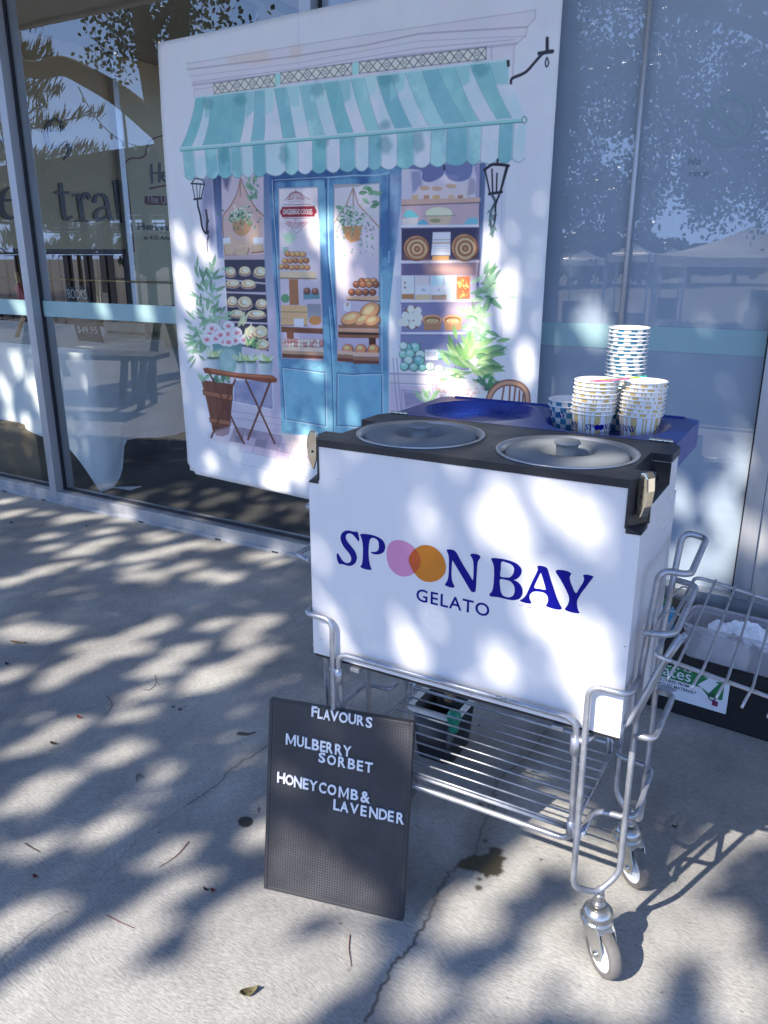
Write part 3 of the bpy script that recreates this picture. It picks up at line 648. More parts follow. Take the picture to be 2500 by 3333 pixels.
K.fill(Z4([(1290, 620), (1350, 600), (1350, 850), (1280, 820)]), pc(190, 200, 190), .5, soft=6)
K.fill(Z4([(1030, 840), (1085, 838), (1080, 900), (1035, 905)]), pc(110, 150, 160), .8)
def ball(Zt, x, y, r, c, k=1.0):
    K.fill(Zt(ell(x, y, r, r * .95)), pc(*[v * .62 for v in c])); K.fill(Zt(ell(x - r * .08, y - r * .1, r * .84, r * .78)), pc(*c)); K.fill(Zt(ell(x - r * .2, y - r * .35, r * .42, r * .3)), pc(*[min(255, v * 1.25 + 25) for v in c]), .7, soft=1.2)
for y, xs, r in ((1020, range(1020, 1290, 46), 27), (965, range(1050, 1250, 48), 28), (905, range(1075, 1220, 46), 29)):
    for x in xs: ball(Z4, x, y + pr.uniform(-4, 4), r, pr.choice([(165, 112, 85), (180, 130, 98), (150, 98, 72)]))
K.fill(Z4([(1004, 1058), (1330, 1060), (1332, 1112), (1320, 1122), (1005, 1120)]), pc(175, 160, 165)); K.line(Z4([(1004, 1118), (1330, 1124)]), 3, pc(105, 80, 75), .9)
K.fill(Z4([(1085, 1128), (1165, 1128), (1170, 1360), (1088, 1360)]), pc(135, 98, 82))
K.fill(Z4([(1210, 1250), (1355, 1250), (1360, 1305), (1212, 1310)]), pc(85, 125, 165)); ball(Z4, 1245, 1235, 33, (110, 80, 85)); ball(Z4, 1318, 1238, 33, (120, 85, 85))
K.fill(Z4([(1240, 1350), (1365, 1352), (1368, 1480), (1250, 1480)]), pc(110, 120, 155), .8); K.fill(Z4(ell(1312, 1500, 56, 42)), pc(150, 112, 75))
for y in (1362, 1425, 1482): K.fill(Z4([(1010, y), (1240, y + 4), (1244, y + 62), (1012, y + 58)]), pc(172, 148, 128)); K.line(Z4([(1010, y + 60), (1242, y + 64)]), 2, pc(100, 78, 70), .9)
K.fill(Z4([(1123, 1480), (1212, 1482), (1210, 1558), (1125, 1555)]), pc(190, 195, 230))
K.fill(Z4([(1012, 1560), (1380, 1572), (1382, 1620), (1014, 1602)]), pc(105, 68, 58)); K.fill(Z4([(1060, 1605), (1120, 1608), (1122, 1659), (1064, 1659)]), pc(110, 72, 58)); K.fill(Z6([(1060, 225), (1122, 228), (1124, 285), (1064, 282)]), pc(110, 72, 58)); K.fill(Z6([(1012, 170), (1380, 195), (1382, 238), (1014, 222)]), pc(105, 68, 58))
for i in range(26): ball(Z6, 1035 + (i % 13) * 28, 305 + (i // 13) * 32 + pr.uniform(-6, 6), 22, pr.choice([(180, 150, 170), (150, 105, 125), (190, 165, 185)]))
for a, c in ((350, (170, 160, 175)), (385, (150, 128, 128)), (415, (95, 62, 58))): K.fill(Z6([(1020, a), (1388, a + 18), (1390, a + 50), (1022, a + 36)]), pc(*c))
K.fill(Z4(ell(1050, 1300, 38, 40)), GR[1], .9)
# right door pane: hanging pot, buns, loaves
K.fill(Z5([(97, 255), (315, 250), (317, 272), (98, 280)]), pc(140, 140, 165))
for L in ([(255, 285), (200, 430), (105, 570)], [(258, 285), (300, 420), (478, 615)], [(255, 285), (262, 460)]): K.line(Z5(L), 3.5, pc(140, 118, 118), .9)
K.fill(Z5([(165, 600), (335, 600), (310, 720), (240, 740), (195, 700)]), pc(165, 125, 95))
for _ in range(120): leaf(Z5, pr.gauss(245, 70), pr.gauss(540, 50), pr.uniform(0, 6.28), pr.uniform(18, 40), pr.uniform(10, 20), pr.choice(GR + [pc(160, 178, 200), pc(140, 165, 180)]), None, .9)
for cx_ in (130, 185, 250, 325, 370, 425):
    for k in range(12): leaf(Z5, cx_ + pr.uniform(-9, 9), 600 + k * pr.uniform(12, 24), pr.uniform(.9, 2.2), 22, 11, pr.choice(GR), None, .75)
for (x, y) in ((110, 440), (300, 330), (330, 290), (370, 280), (330, 370), (380, 340), (410, 400), (430, 340), (400, 450)): leaf(Z5, x, y, pr.uniform(-.9, .9), 80, 42, pr.choice(GR), pc(90, 140, 120), .9)
for y, xs in ((1060, range(330, 470, 50)), (1085, range(285, 470, 54)), (1150, range(245, 470, 58))):
    for x in xs: ball(Z5, x, y, 32, pr.choice([(150, 95, 72), (168, 112, 85), (125, 78, 65)]))
K.fill(Z5([(190, 1185), (472, 1180), (472, 1215), (230, 1215)]), pc(170, 145, 140)); K.line(Z5([(205, 1212), (472, 1225)]), 3, pc(95, 65, 60))
K.fill(Z5(ell(205, 1270, 33, 42)), pc(188, 190, 225)); K.fill(Z5([(198, 1235), (218, 1235), (212, 1265), (198, 1265)]), pc(150, 120, 100))
for (x, y, rx, ry, ro) in ((395, 1310, 95, 70, -.6), (240, 1370, 95, 58, -.3), (335, 1385, 72, 42, -.5), (420, 1390, 70, 46, -.3)):
    K.fill(Z5(ell(x, y, rx, ry, rot=ro)), pc(112, 78, 66)); K.fill(Z5(ell(x - 3, y - 6, rx * .9, ry * .84, rot=ro)), pc(172, 132, 108)); K.fill(Z5(ell(x - 10, y - 14, rx * .55, ry * .4, rot=ro)), pc(200, 172, 150), .7, soft=2)
for y, c in ((1420, (120, 88, 78)), (1450, (160, 130, 122)), (1478, (60, 38, 42)), (1500, (120, 84, 76))): K.fill(Z5([(125, y), (472, y + 6), (472, y + 32), (130, y + 28)]), pc(*c))
K.fill(Z5([(385, 1525), (445, 1528), (445, 1600), (388, 1600)]), pc(75, 42, 42))
for x in (210, 320, 425): ball(Z5, x, 1628, 52, (172, 122, 98))
for a, c in ((625, (172, 150, 158)), (660, (130, 98, 92)), (690, (98, 58, 56))): K.fill(Z7([(0, a), (215, a + 5), (215, a + 34), (0, a + 32)]), pc(*c)); K.fill(Z6([(1514, a - 240), (1659, a - 230), (1659, a - 196), (1514, a - 208)]), pc(*c))

# ---- right hand shelves
K.fill(Z5([(658, 105), (1240, 60), (1305, 80), (1310, 1659), (650, 1659)]), pc(128, 128, 188), .95, col2=pc(150, 152, 205))
K.fill(Z5([(1310, 80), (1360, 70), (1330, 760), (1270, 1300), (1300, 700)]), pc(58, 84, 150), .9, soft=2); K.line(Z5([(1310, 80), (1305, 900), (1270, 1250)]), 2.5, pc(45, 60, 120), .8); K.line(Z5([(1490, 60), (1480, 1600)]), 1.6, pc(130, 140, 195), .6)
K.fill(Z5([(658, 100), (1240, 55), (1280, 200), (1270, 360), (660, 385)]), pc(165, 165, 212), .9)
K.fill(Z5(smooth_curve([(700, 120), (850, 70), (1005, 90), (1000, 180), (900, 235), (830, 215), (820, 140)], 5, True)), pc(88, 98, 168), .95); K.fill(Z5(smooth_curve([(1015, 100), (1100, 60), (1235, 60), (1230, 190), (1130, 232), (1040, 200)], 5, True)), pc(92, 104, 172), .95)
K.fill(Z5([(735, 150), (815, 140), (830, 260), (750, 330)]), pc(110, 118, 180), .8, soft=3); K.line(Z5([(1012, 95), (1012, 130)]), 4, pc(30, 35, 70))
K.fill(Z5([(800, 270), (1215, 250), (1210, 370), (760, 380)]), pc(172, 165, 200), .9, mod=.5 + .5 * WASH)
for (x, w, c) in ((768, 52, (175, 150, 130)), (945, 60, (165, 140, 100)), (1070, 50, (170, 150, 130)), (865, 46, (150, 115, 100)), (1145, 44, (140, 100, 85))): K.fill(Z5([(x - w / 2, 345), (x + w / 2, 342), (x + w / 2, 378), (x - w / 2, 380)]), pc(*c), .9)
for (x, y) in ((850, 285), (950, 290), (1070, 268)): K.fill(Z5(ell(x, y, 44, 20)), pc(160, 135, 130), .85)
K.fill(Z5([(1220, 190), (1270, 220), (1275, 330), (1200, 350)]), pc(120, 120, 165), .7, soft=3)
K.fill(Z5([(660, 380), (1312, 365), (1312, 400), (660, 432)]), pc(165, 142, 158)); K.line(Z5([(660, 430), (1310, 405)]), 2.5, pc(105, 82, 100), .9)
K.fill(Z5([(660, 436), (1300, 415), (1302, 590), (660, 600)]), pc(160, 142, 178), .9)
K.fill(Z5(smooth_curve([(680, 525), (690, 485), (730, 465), (790, 510), (800, 530)], 4, True)), pc(85, 165, 205)); K.fill(Z5(smooth_curve([(790, 590), (830, 545), (880, 585)], 4, True)), pc(80, 150, 205)); K.fill(Z5(smooth_curve([(1185, 585), (1210, 540), (1285, 530), (1285, 585)], 4, True)), pc(95, 155, 205))
K.fill(Z5(ell(970, 495, 112, 52)), pc(195, 185, 185)); K.fill(Z5([(860, 515), (1080, 515), (1050, 590), (900, 592)]), pc(165, 155, 158)); K.fill(Z5(ell(940, 555, 45, 16)), pc(110, 120, 100), .8); K.fill(Z5([(662, 540), (800, 525), (790, 590), (665, 598)]), pc(178, 172, 205), .9)
K.line(Z5([(835, 518), (1110, 512)]), 2, pc(110, 110, 140), .7)
for y in (592, 888, 1212, 1480): K.fill(Z5([(655, y), (1302, y - 4), (1302, y + 20), (655, y + 26)]), pc(172, 176, 222)); K.line(Z5([(655, y + 27), (1302, y + 21)]), 2.5, pc(75, 75, 130), .8)
K.fill(Z5([(660, 622), (1302, 614), (1300, 880), (660, 884)]), pc(48, 48, 98), .95)
def loaf(x, y, rx, ry):
    K.fill(Z5(ell(x, y, rx, ry)), pc(88, 58, 52)); K.fill(Z5(ell(x - 3, y - 3, rx * .94, ry * .94)), pc(160, 122, 108))
    for k in range(5, 0, -1):
        K.line(Z5(ell(x + 4, y + 6, rx * k / 6, ry * k / 6, 20, jit=.05)), 3.5, pc(112, 76, 62) if k % 2 else pc(195, 165, 150), .8, closed=True)
loaf(785, 785, 112, 108); loaf(1185, 780, 112, 118); K.fill(Z5([(668, 830), (900, 830), (900, 886), (668, 886)]), pc(140, 100, 85), .35, soft=4)
K.fill(Z5([(920, 652), (1068, 650), (1064, 842), (905, 842), (915, 745)]), pc(185, 188, 228)); K.line(Z5([(920, 715), (1064, 712)]), 2, pc(130, 120, 140), .8); K.line(Z5([(920, 742), (1064, 738)]), 3, pc(150, 125, 110), .8)
for y in (770, 790, 810): K.line(Z5([(930, y), (1050, y - 3)]), 1, pc(130, 130, 175), .6)
K.fill(Z5([(915, 848), (1055, 846), (1050, 884), (915, 886)]), pc(190, 135, 90))
K.fill(Z5([(660, 916), (1280, 905), (1270, 1010), (660, 1010)]), pc(90, 84, 140), .95); K.fill(Z5([(860, 916), (1280, 905), (1275, 1010), (880, 1010)]), pc(175, 140, 150), .8, soft=14)
K.fill(Z5([(660, 1010), (1110, 1010), (1110, 1212), (660, 1212)]), pc(172, 178, 220))
for x0, x1, c in ((662, 765, (178, 180, 218)), (775, 890, (172, 170, 208)), (905, 1005, (150, 180, 225)), (1012, 1110, (160, 178, 220))): K.fill(Z5([(x0, 1015), (x1, 1012), (x1, 1205), (x0, 1208)]), pc(*c)); K.line(Z5([(x1 + 4, 1012), (x1 + 4, 1210)]), 2.5, pc(120, 125, 180), .8)
for q, c in (([(775, 1090), (898, 1092), (898, 1165), (775, 1165)], (188, 195, 232)), ([(905, 1095), (1040, 1092), (1038, 1168), (905, 1168)], (188, 195, 232)), ([(662, 1165), (765, 1163), (765, 1208), (662, 1206)], (150, 112, 85)), ([(775, 1172), (898, 1170), (898, 1212), (775, 1212)], (175, 158, 150)), ([(905, 1172), (1030, 1170), (1030, 1212), (905, 1212)], (150, 128, 130))): K.fill(Z5(q), pc(*c))
for (x, y) in ((830, 1130), (840, 1128), (850, 1132), (955, 1135), (970, 1130)): K.line(Z5([(x, y - 8), (x + 3, y + 8)]), 1.5, pc(90, 100, 160), .8)
ball(Z5, 690, 1070, 8, (150, 110, 80)); ball(Z5, 690, 1110, 8, (140, 90, 80))
K.fill(Z5([(1115, 1020), (1225, 1015), (1222, 1208), (1110, 1212)]), pc(165, 95, 55))
for _ in range(22): ball(Z5, pr.uniform(1130, 1210), pr.uniform(1040, 1195), pr.uniform(14, 22), pr.choice([(205, 120, 70), (190, 90, 45), (215, 150, 95)]))
K.fill(Z5([(660, 1240), (1270, 1235), (1230, 1480), (660, 1480)]), pc(100, 102, 168), .85); K.fill(Z5([(1000, 1240), (1270, 1236), (1250, 1400), (1010, 1340)]), pc(165, 150, 190), .6, soft=16)
K.fill(Z5(ell(748, 1358, 84, 98)), pc(110, 88, 92))
for (x, y) in ((735, 1290), (795, 1305), (690, 1345), (735, 1355), (770, 1345), (805, 1360), (690, 1400), (745, 1420), (790, 1400), (660, 1400)): K.fill(Z5(ell(x, y, 30, 34, jit=.1)), pc(188, 182, 210)); 
for x in (912, 1080):
    K.fill(Z5([(x - 82, 1370), (x + 82, 1370), (x + 70, 1462), (x - 62, 1468)]), pc(145, 112, 100)); K.fill(Z5(ell(x, 1375, 82, 40)), pc(170, 135, 118)); K.fill(Z5(ell(x, 1380, 66, 28)), pc(120, 84, 66)); K.fill(Z5(ell(x, 1386, 52, 17)), pc(195, 165, 145)); K.line(Z5(ell(x, 1386, 30, 8)), 1.5, pc(140, 105, 85), closed=True)
# blue macarons, lower panel
K.fill(Z7([(395, 475), (1000, 480), (960, 775), (395, 775)]), pc(100, 108, 170), .9)
for (x, y, r) in ((515, 590, 48), (455, 590, 40), (415, 645, 38), (475, 640, 42), (560, 650, 44), (640, 640, 44), (720, 650, 40), (460, 695, 40), (550, 697, 48), (425, 745, 40), (505, 752, 38), (575, 755, 34), (640, 745, 40), (715, 765, 38), (420, 575, 36)): ball(Z7, x, y, r, pr.choice([(115, 170, 195), (95, 155, 185), (150, 190, 210)]))
K.fill(Z7([(300, 790), (900, 800), (900, 900), (310, 890)]), pc(165, 165, 208), .9); K.fill(Z7([(300, 890), (700, 915), (700, 1149), (300, 1149)]), pc(158, 152, 205), .9)
for L in ([(300, 805), (860, 820)], [(300, 880), (820, 905)], [(400, 940), (640, 965), (640, 1040)], [(400, 940), (405, 1120)], [(330, 675), (345, 900), (370, 1140)], [(360, 675), (378, 900), (395, 1110)], [(640, 690), (665, 990)], [(668, 690), (690, 980)]): K.line(Z7(L), 3, pc(122, 122, 180), .8)
K.fill(Z7([(415, 955), (630, 975), (600, 1040), (430, 1090)]), pc(110, 108, 170), .7, soft=3); K.fill(Z7([(595, 605), (705, 600), (705, 690), (600, 690)]), pc(188, 192, 230))
for x in range(615, 690, 16): K.line(Z7([(x, 630), (x, 658)]), 2, pc(110, 112, 150), .8)
# right hand plants and hydrangeas, chair back
for _ in range(70):
    t = pr.random(); x = 1085 + 60 * math.sin(t * 7) + pr.uniform(-60, 60); y = -40 + t * 620
    leaf(Z7, x, y, pr.choice([-.5, -2.6, -1.2, -1.9, .3, 2.8]) + pr.uniform(-.3, .3), pr.uniform(90, 170), pr.uniform(28, 52), pr.choice(GR + [pc(125, 165, 165), pc(150, 185, 175)]), pr.choice([pc(140, 175, 165), pc(85, 130, 115)]), .85)
for _ in range(46): leaf(Z7, pr.gauss(960, 75), pr.gauss(720, 65), pr.uniform(-3.1, .2), pr.uniform(130, 230), pr.uniform(32, 60), pr.choice(GRY + GR), pr.choice(GRY), .9)
for _ in range(16): leaf(Z7, pr.uniform(1000, 1100), pr.uniform(600, 780), pr.uniform(-1.0, .6), pr.uniform(140, 230), pr.uniform(40, 66), pr.choice(GR), pr.choice(GRY), .9)
for L in (((840, 600), -2.1), ((860, 520), -1.9), ((930, 560), -1.3), ((960, 600), -1.6), ((1140, 650), -.2), ((1180, 540), -.3)): leaf(Z7, L[0][0], L[0][1], L[1], 130, 40, GR[1], GRY[0], .95)
for _ in range(18): leaf(Z7, pr.gauss(1080, 40), pr.gauss(920, 30), pr.uniform(-2.8, .1), pr.uniform(70, 130), pr.uniform(26, 44), pr.choice(GR[:2] + [GR[4]]), None, .95)
K.fill(Z7(ell(890, 950, 195, 110, jit=.06)), pc(185, 178, 218), .95, soft=3)
for _ in range(150): K.fill(Z7(ell(pr.gauss(900, 95), pr.gauss(950, 52), pr.uniform(8, 18), pr.uniform(7, 15), 9, jit=.2)), pr.choice([pc(195, 178, 205), pc(200, 165, 190), pc(185, 130, 160), pc(195, 190, 225), pc(200, 195, 228)]), .75)
for _ in range(16): leaf(Z7, 600 + pr.uniform(-40, 60), 1020 + pr.uniform(-20, 20), pr.uniform(-2.9, -.2), 100, 34, pr.choice([pc(130, 165, 160), pc(165, 190, 200), pc(110, 150, 130)]), None, .85)
ch = smooth_curve([(1120, 1020), (1160, 940), (1230, 890), (1310, 880), (1390, 905), (1435, 960), (1445, 1050), (1440, 1149)], 6)
K.line(Z7(ch), 15, pc(112, 78, 82)); K.line(Z7(ch), 8, pc(165, 132, 130)); 
for a, b in (((1250, 915), (1220, 1100)), ((1300, 905), (1290, 1100)), ((1345, 918), (1325, 1100)), ((1380, 945), (1370, 1100)), ((1410, 975), (1400, 1100))): K.line(Z7([a, b]), 4.5, pc(122, 84, 84))
# ---- left plants, flowers, pots, table, barrel, paving
for _ in range(52):
    x = pr.uniform(250, 500); y = pr.uniform(1020, 1640); leaf(Z4, x, y, pr.choice([-2.2, -.8, -1.5, -2.7, -.3]) + pr.uniform(-.3, .3), pr.uniform(80, 150), pr.uniform(22, 42), pr.choice(GR + [GR[2], GR[3]]), pr.choice([GR[3], GR[2]]), .85)
for L in ([(310, 1220), (360, 1659)], [(390, 1180), (370, 1659)], [(440, 1250), (410, 1659)]): K.line(Z4(L), 2, GR[3], .8)
for (x, y, a) in ((310, 1130, -1.3), (315, 1130, -2.0), (395, 1130, -1.1), (390, 1140, -2.2), (400, 1130, -.4), (405, 1020, -1.5), (330, 1240, -2.5), (325, 1200, -1.8)): leaf(Z4, x, y, a, 120, 34, GR[0], GR[2], .95)
for _ in range(30): leaf(Z6, pr.uniform(220, 380), pr.uniform(100, 520), pr.choice([-2.6, 2.8, -2, 2.2]) + pr.uniform(-.4, .4), pr.uniform(80, 140), pr.uniform(22, 40), pr.choice(GR), GR[3], .85)
K.fill(Z6([(395, 330), (660, 300), (652, 440), (620, 540), (580, 580), (460, 575), (420, 500)]), pc(78, 120, 150), 1, col2=pc(110, 150, 178)); K.fill(Z6(smooth_curve([(430, 400), (520, 370), (600, 400), (580, 520), (480, 540)], 4, True)), pc(150, 178, 215), .8, soft=5, mod=.5 + .5 * WASH)
for (x, y) in ((420, 190), (370, 225), (350, 280), (430, 270), (540, 160), (530, 230), (500, 300), (560, 300), (610, 220), (600, 290), (680, 285), (470, 240), (540, 305), (390, 180)):
    K.fill(Z6(ell(x, y, 50, 46, 12, jit=.16)), pc(196, 190, 226)); K.fill(Z6(ell(x + pr.uniform(-8, 8), y + 8, 28, 24, 10, jit=.2)), pc(185, 135, 180), .8, soft=1.5); K.fill(Z6(ell(x, y + 10, 12, 12, 8, jit=.2)), pc(160, 70, 110), .85)
    K.line(Z6(ell(x, y, 48, 44, 12)), 1, pc(150, 140, 180), .5, closed=True)
for (x, y) in ((620, 120), (640, 90), (665, 110), (700, 250), (720, 200)): leaf(Z6, x, y + 60, -1.5 + pr.uniform(-.4, .4), 130, 36, pc(185, 185, 190), pc(140, 160, 150), .8)
for _ in range(20): leaf(Z6, pr.gauss(750, 40), pr.gauss(350, 25), pr.uniform(-2.6, -.5), 70, 22, pr.choice(GRY + GR), None, .8)
for (x, y, w) in ((405, 455, 62), (645, 490, 44), (738, 490, 54), (868, 492, 68)):
    K.fill(Z6([(x - w, y), (x + w, y + 3), (x + w * .8, y + 112), (x - w * .75, y + 108)]), pc(165, 178, 215), 1, gdir=(1, 0), col2=pc(110, 135, 180)); K.line(Z6([(x - w, y + 12), (x + w, y + 15)]), 3, pc(120, 130, 175), .7)
    K.fill(Z6(ell(x, y - 4, w * .95, 14)), pc(75, 105, 95))
    for _ in range(22): leaf(Z6, x + pr.uniform(-w * .6, w * .6), y - 10, pr.uniform(-2.7, -.4), pr.uniform(45, 95), 18, pr.choice([pc(165, 185, 200), pc(120, 155, 140), pc(140, 170, 120), pc(185, 195, 215)]), None, .85)
K.fill(Z6([(295, 650), (580, 690), (572, 800), (545, 1130), (490, 1160), (430, 1150), (395, 1100), (345, 850)]), pc(112, 74, 66), 1, gdir=(1, 0), col2=pc(88, 56, 56))
for L in ([(350, 680), (400, 1050)], [(420, 700), (450, 1100)], [(480, 710), (490, 1120)], [(540, 700), (525, 1080)]): K.line(Z6(L), 2, pc(62, 36, 40), .7)
for q in ([(308, 742), (575, 790), (570, 840), (315, 785)], [(365, 990), (560, 1020), (552, 1062), (372, 1030)]): K.fill(Z6(q), pc(128, 88, 78)); K.line(Z6(q), 2, pc(60, 36, 40), .8, closed=True)
K.fill(Z6([(395, 1068), (552, 1085), (540, 1140), (490, 1160), (430, 1150)]), pc(80, 45, 42), .8)
for _ in range(16): leaf(Z6, pr.uniform(300, 560), pr.uniform(640, 700), pr.uniform(-2.6, -.4), 85, 30, pr.choice(GR), None, .9)
P_ = Z6([(580, 650), (930, 660), (935, 920), (580, 850)]); K.fill(P_, pc(95, 108, 175), .85, mod=.55 + .45 * WASH); K.line(P_, 3, pc(165, 178, 225), .9, closed=True)
for L in ([(560, 930), (1000, 1000)], [(565, 990), (1005, 1060)]): K.line(Z6(L), 2, pc(125, 120, 170), .7)
tiles = [(0, 0, 75), (1, 0, 100), (2, 0, 120), (3, 0, 140), (0, 1, 70), (1, 1, 150), (2, 1, 100), (3, 1, 130), (4, 0, 170), (4, 1, 160), (5, 0, 170), (5, 1, 175), (1, 2, 178), (2, 2, 165), (3, 2, 175), (4, 2, 168), (6, 0, 172), (6, 1, 170), (5, 2, 172), (6, 2, 172)]
K.fill(Z6([(340, 1130), (560, 1070), (1240, 1160), (1300, 1380), (960, 1330), (600, 1240), (420, 1210)]), pc(160, 150, 195), .55, soft=5)
for i, j, v in tiles:
    x = 590 + i * 108 - j * 22; y = 1068 + i * 22 + j * 68
    K.fill(Z6([(x, y), (x + 104, y + 20), (x + 84, y + 86), (x - 20, y + 64)]), pc(v, v * .9, min(215, v + 38)), .75, soft=1.2, mod=.6 + .4 * WASH)
    K.line(Z6([(x, y), (x + 104, y + 20), (x + 84, y + 86), (x - 20, y + 64)]), 1, pc(110, 100, 140), .5, closed=True)
K.fill(Z6([(1010, 1140), (1240, 1160), (1290, 1300), (1080, 1280)]), pc(190, 165, 190), .5, soft=6)
K.line(Z6(smooth_curve([(360, 1130), (370, 1210), (440, 1310), (640, 1400), (860, 1450), (1250, 1530)], 5)), 1.4, pc(140, 148, 195), .8)
K.fill(Z6([(312, 548), (345, 540), (620, 590), (930, 610), (972, 640), (970, 672), (900, 680), (640, 640), (330, 590)]), pc(112, 66, 54), 1); K.fill(Z6([(350, 548), (620, 596), (920, 616), (955, 640), (640, 618), (400, 582)]), pc(150, 98, 80), .8)
for a, b in (((375, 600), (672, 1222)), ((595, 650), (385, 1168)), ((690, 655), (948, 1222)), ((905, 680), (708, 1186))): K.line(Z6([a, b]), 6.5, pc(66, 38, 42)); K.line(Z6([a, b]), 3, pc(112, 70, 62), .9)

# ---- awning over everything
def qb(a, c, b, t): return tuple(a[i] * (1 - t) ** 2 + 2 * c[i] * t * (1 - t) + b[i] * t * t for i in (0, 1))
bx_top = [175, 215, 240, 285, 330, 385, 420, 460, 500, 550, 605, 655, 710, 765, 820, 875, 925, 985, 1045, 1115, 1180, 1250, 1315, 1390, 1475]
bx_mid = [115, 160, 205, 255, 310, 355, 400, 455, 535, 590, 650, 710, 765, 830, 885, 940, 1005, 1075, 1145, 1210, 1300, 1355, 1430, 1490, 1545]
ytop = lambda x: 405 - (x - 175) * (157 / 1300); ymid = lambda x: 612 - (x - 115) * (124 / 1430)
TE = [pc(108, 164, 200), pc(124, 174, 208), pc(138, 186, 216), pc(112, 162, 202)]; WH = [pc(172, 190, 226), pc(165, 182, 222), pc(178, 192, 228)]
for i in range(24):
    a0, a1 = (bx_top[i], ytop(bx_top[i])), (bx_top[i + 1], ytop(bx_top[i + 1])); b0, b1 = (bx_mid[i], ymid(bx_mid[i])), (bx_mid[i + 1], ymid(bx_mid[i + 1]))
    c0 = ((a0[0] + b0[0]) / 2 + (14 if i < 12 else -10) * abs(i - 12) / 12, (a0[1] + b0[1]) / 2 + 25); c1 = ((a1[0] + b1[0]) / 2 + (14 if i < 12 else -10) * abs(i - 11) / 12, (a1[1] + b1[1]) / 2 + 25)
    L = [qb(a0, c0, b0, t) for t in np.linspace(0, 1, 8)]; Rr = [qb(a1, c1, b1, t) for t in np.linspace(1, 0, 8)]
    teal = i % 2 == 0 or i in (3, 19)
    K.fill(Z3(L + Rr), pr.choice(TE) if teal else pr.choice(WH))
    K.fill(Z3(L + Rr), pc(84, 146, 186) if teal else pc(130, 176, 214), .45, soft=3, mod=WASH)
    if not teal: K.fill(Z3([a0, a1, (a1[0] - 2, a1[1] + 60 + pr.uniform(0, 60)), (a0[0] - 4, a0[1] + 70 + pr.uniform(0, 50))]), pr.choice(TE), .75, soft=2.5)
    K.line(Z3(L), 1.3, pc(70, 118, 150), .55)
    v0, v1 = (b0[0] + 8, b0[1] + 10), (b1[0] + 4, b1[1] + 10); lo = lambda p, q: p[1] + (112 + 48 * q)
    q0 = i / 24; m0 = (v0[0] + 2 + (10 - 20 * q0), lo(v0, q0)); m1 = (v1[0] + 2 + (10 - 20 * q0), lo(v1, q0))
    mid = ((m0[0] + m1[0]) / 2, (m0[1] + m1[1]) / 2 + 16)
    V = [v0, v1, m1, (m1[0] * .75 + m0[0] * .25, mid[1] - 4), mid, (m1[0] * .25 + m0[0] * .75, mid[1] - 4), m0]
    K.fill(Z3(V), pr.choice(TE) if teal else pr.choice(WH), 1, soft=.8); K.fill(Z3(V), pc(78, 140, 180) if teal else pc(130, 176, 214), .5, soft=3, mod=WASHI); K.line(Z3([v0, m0]), 1.3, pc(60, 110, 145), .6)
    K.line(Z3([m0, (m1[0] * .25 + m0[0] * .75, mid[1] - 4), mid, (m1[0] * .75 + m0[0] * .25, mid[1] - 4), m1]), 1.5, pc(55, 105, 140), .7)
for (x, y, rx, ry) in ((960, 330, 26, 26), (1000, 325, 20, 24), (1355, 285, 40, 34), (680, 370, 30, 32), (360, 415, 26, 22), (225, 430, 22, 24), (960, 520, 26, 20), (290, 640, 20, 40), (960, 600, 30, 40), (700, 590, 30, 26), (1100, 590, 24, 44), (540, 640, 20, 40)): K.fill(Z3(ell(x, y, rx, ry, jit=.15)), pc(60, 126, 160), .55, soft=5)
K.line(Z3([(115, 622), (500, 588), (900, 556), (1300, 520), (1545, 498)]), 9, pc(120, 172, 205)); K.line(Z3([(115, 628), (500, 594), (900, 562), (1300, 526), (1545, 506)]), 2, pc(58, 105, 140), .9); K.line(Z3([(115, 614), (900, 547), (1545, 488)]), 2, pc(170, 195, 225), .9)
K.line(Z3([(172, 404), (1475, 247)]), 3, pc(150, 190, 220), .9); K.fill(Z3(ell(1539, 498, 9, 14)), pc(160, 180, 215)); K.line(Z3(ell(1539, 498, 9, 14)), 1.6, pc(70, 80, 120), closed=True); K.fill(Z3([(1466, 250), (1478, 248), (1480, 275), (1468, 280)]), pc(30, 35, 60))
# lanterns and the sign bracket
DK = pc(34, 36, 66)
def lantern(Zt, pts, glass, w):
    K.fill(Zt(pts), glass, .9); K.line(Zt(pts), w, DK, 1, closed=True)
lantern(Z4, [(212, 262), (238, 222), (300, 232), (322, 268), (292, 405), (240, 408)], pc(165, 172, 215), 3.2)
for L, w in (([(205, 268), (322, 275)], 4), ([(250, 272), (262, 400)], 2.5), ([(286, 274), (278, 400)], 2.5), ([(232, 410), (298, 402)], 5), ([(262, 412), (268, 480)], 6), ([(268, 480), (290, 560), (305, 660), (335, 715), (360, 700)], 6.5), ([(340, 510), (350, 590), (345, 700)], 7), ([(365, 600), (345, 640)], 4), ([(360, 715), (352, 780), (370, 740), (350, 800), (358, 885)], 3)): K.line(Z4(smooth_curve(L, 4)), w, DK)
lantern(Z5, [(1350, 130), (1410, 92), (1545, 98), (1480, 322), (1392, 330)], pc(165, 168, 212), 4)
for L, w in (([(1345, 135), (1420, 88), (1548, 100)], 6), ([(1408, 130), (1415, 320)], 4), ([(1450, 165), (1446, 310)], 4), ([(1530, 110), (1478, 320)], 5), ([(1385, 335), (1490, 318)], 6), ([(1455, 50), (1455, 90)], 5), ([(1410, 345), (1435, 400), (1405, 470), (1395, 560), (1410, 640), (1412, 685)], 6), ([(1470, 340), (1440, 420), (1435, 520), (1420, 620)], 5)): K.line(Z5(smooth_curve(L, 4)), w, DK if w != 6 or L[0][1] < 340 else pc(62, 82, 108))
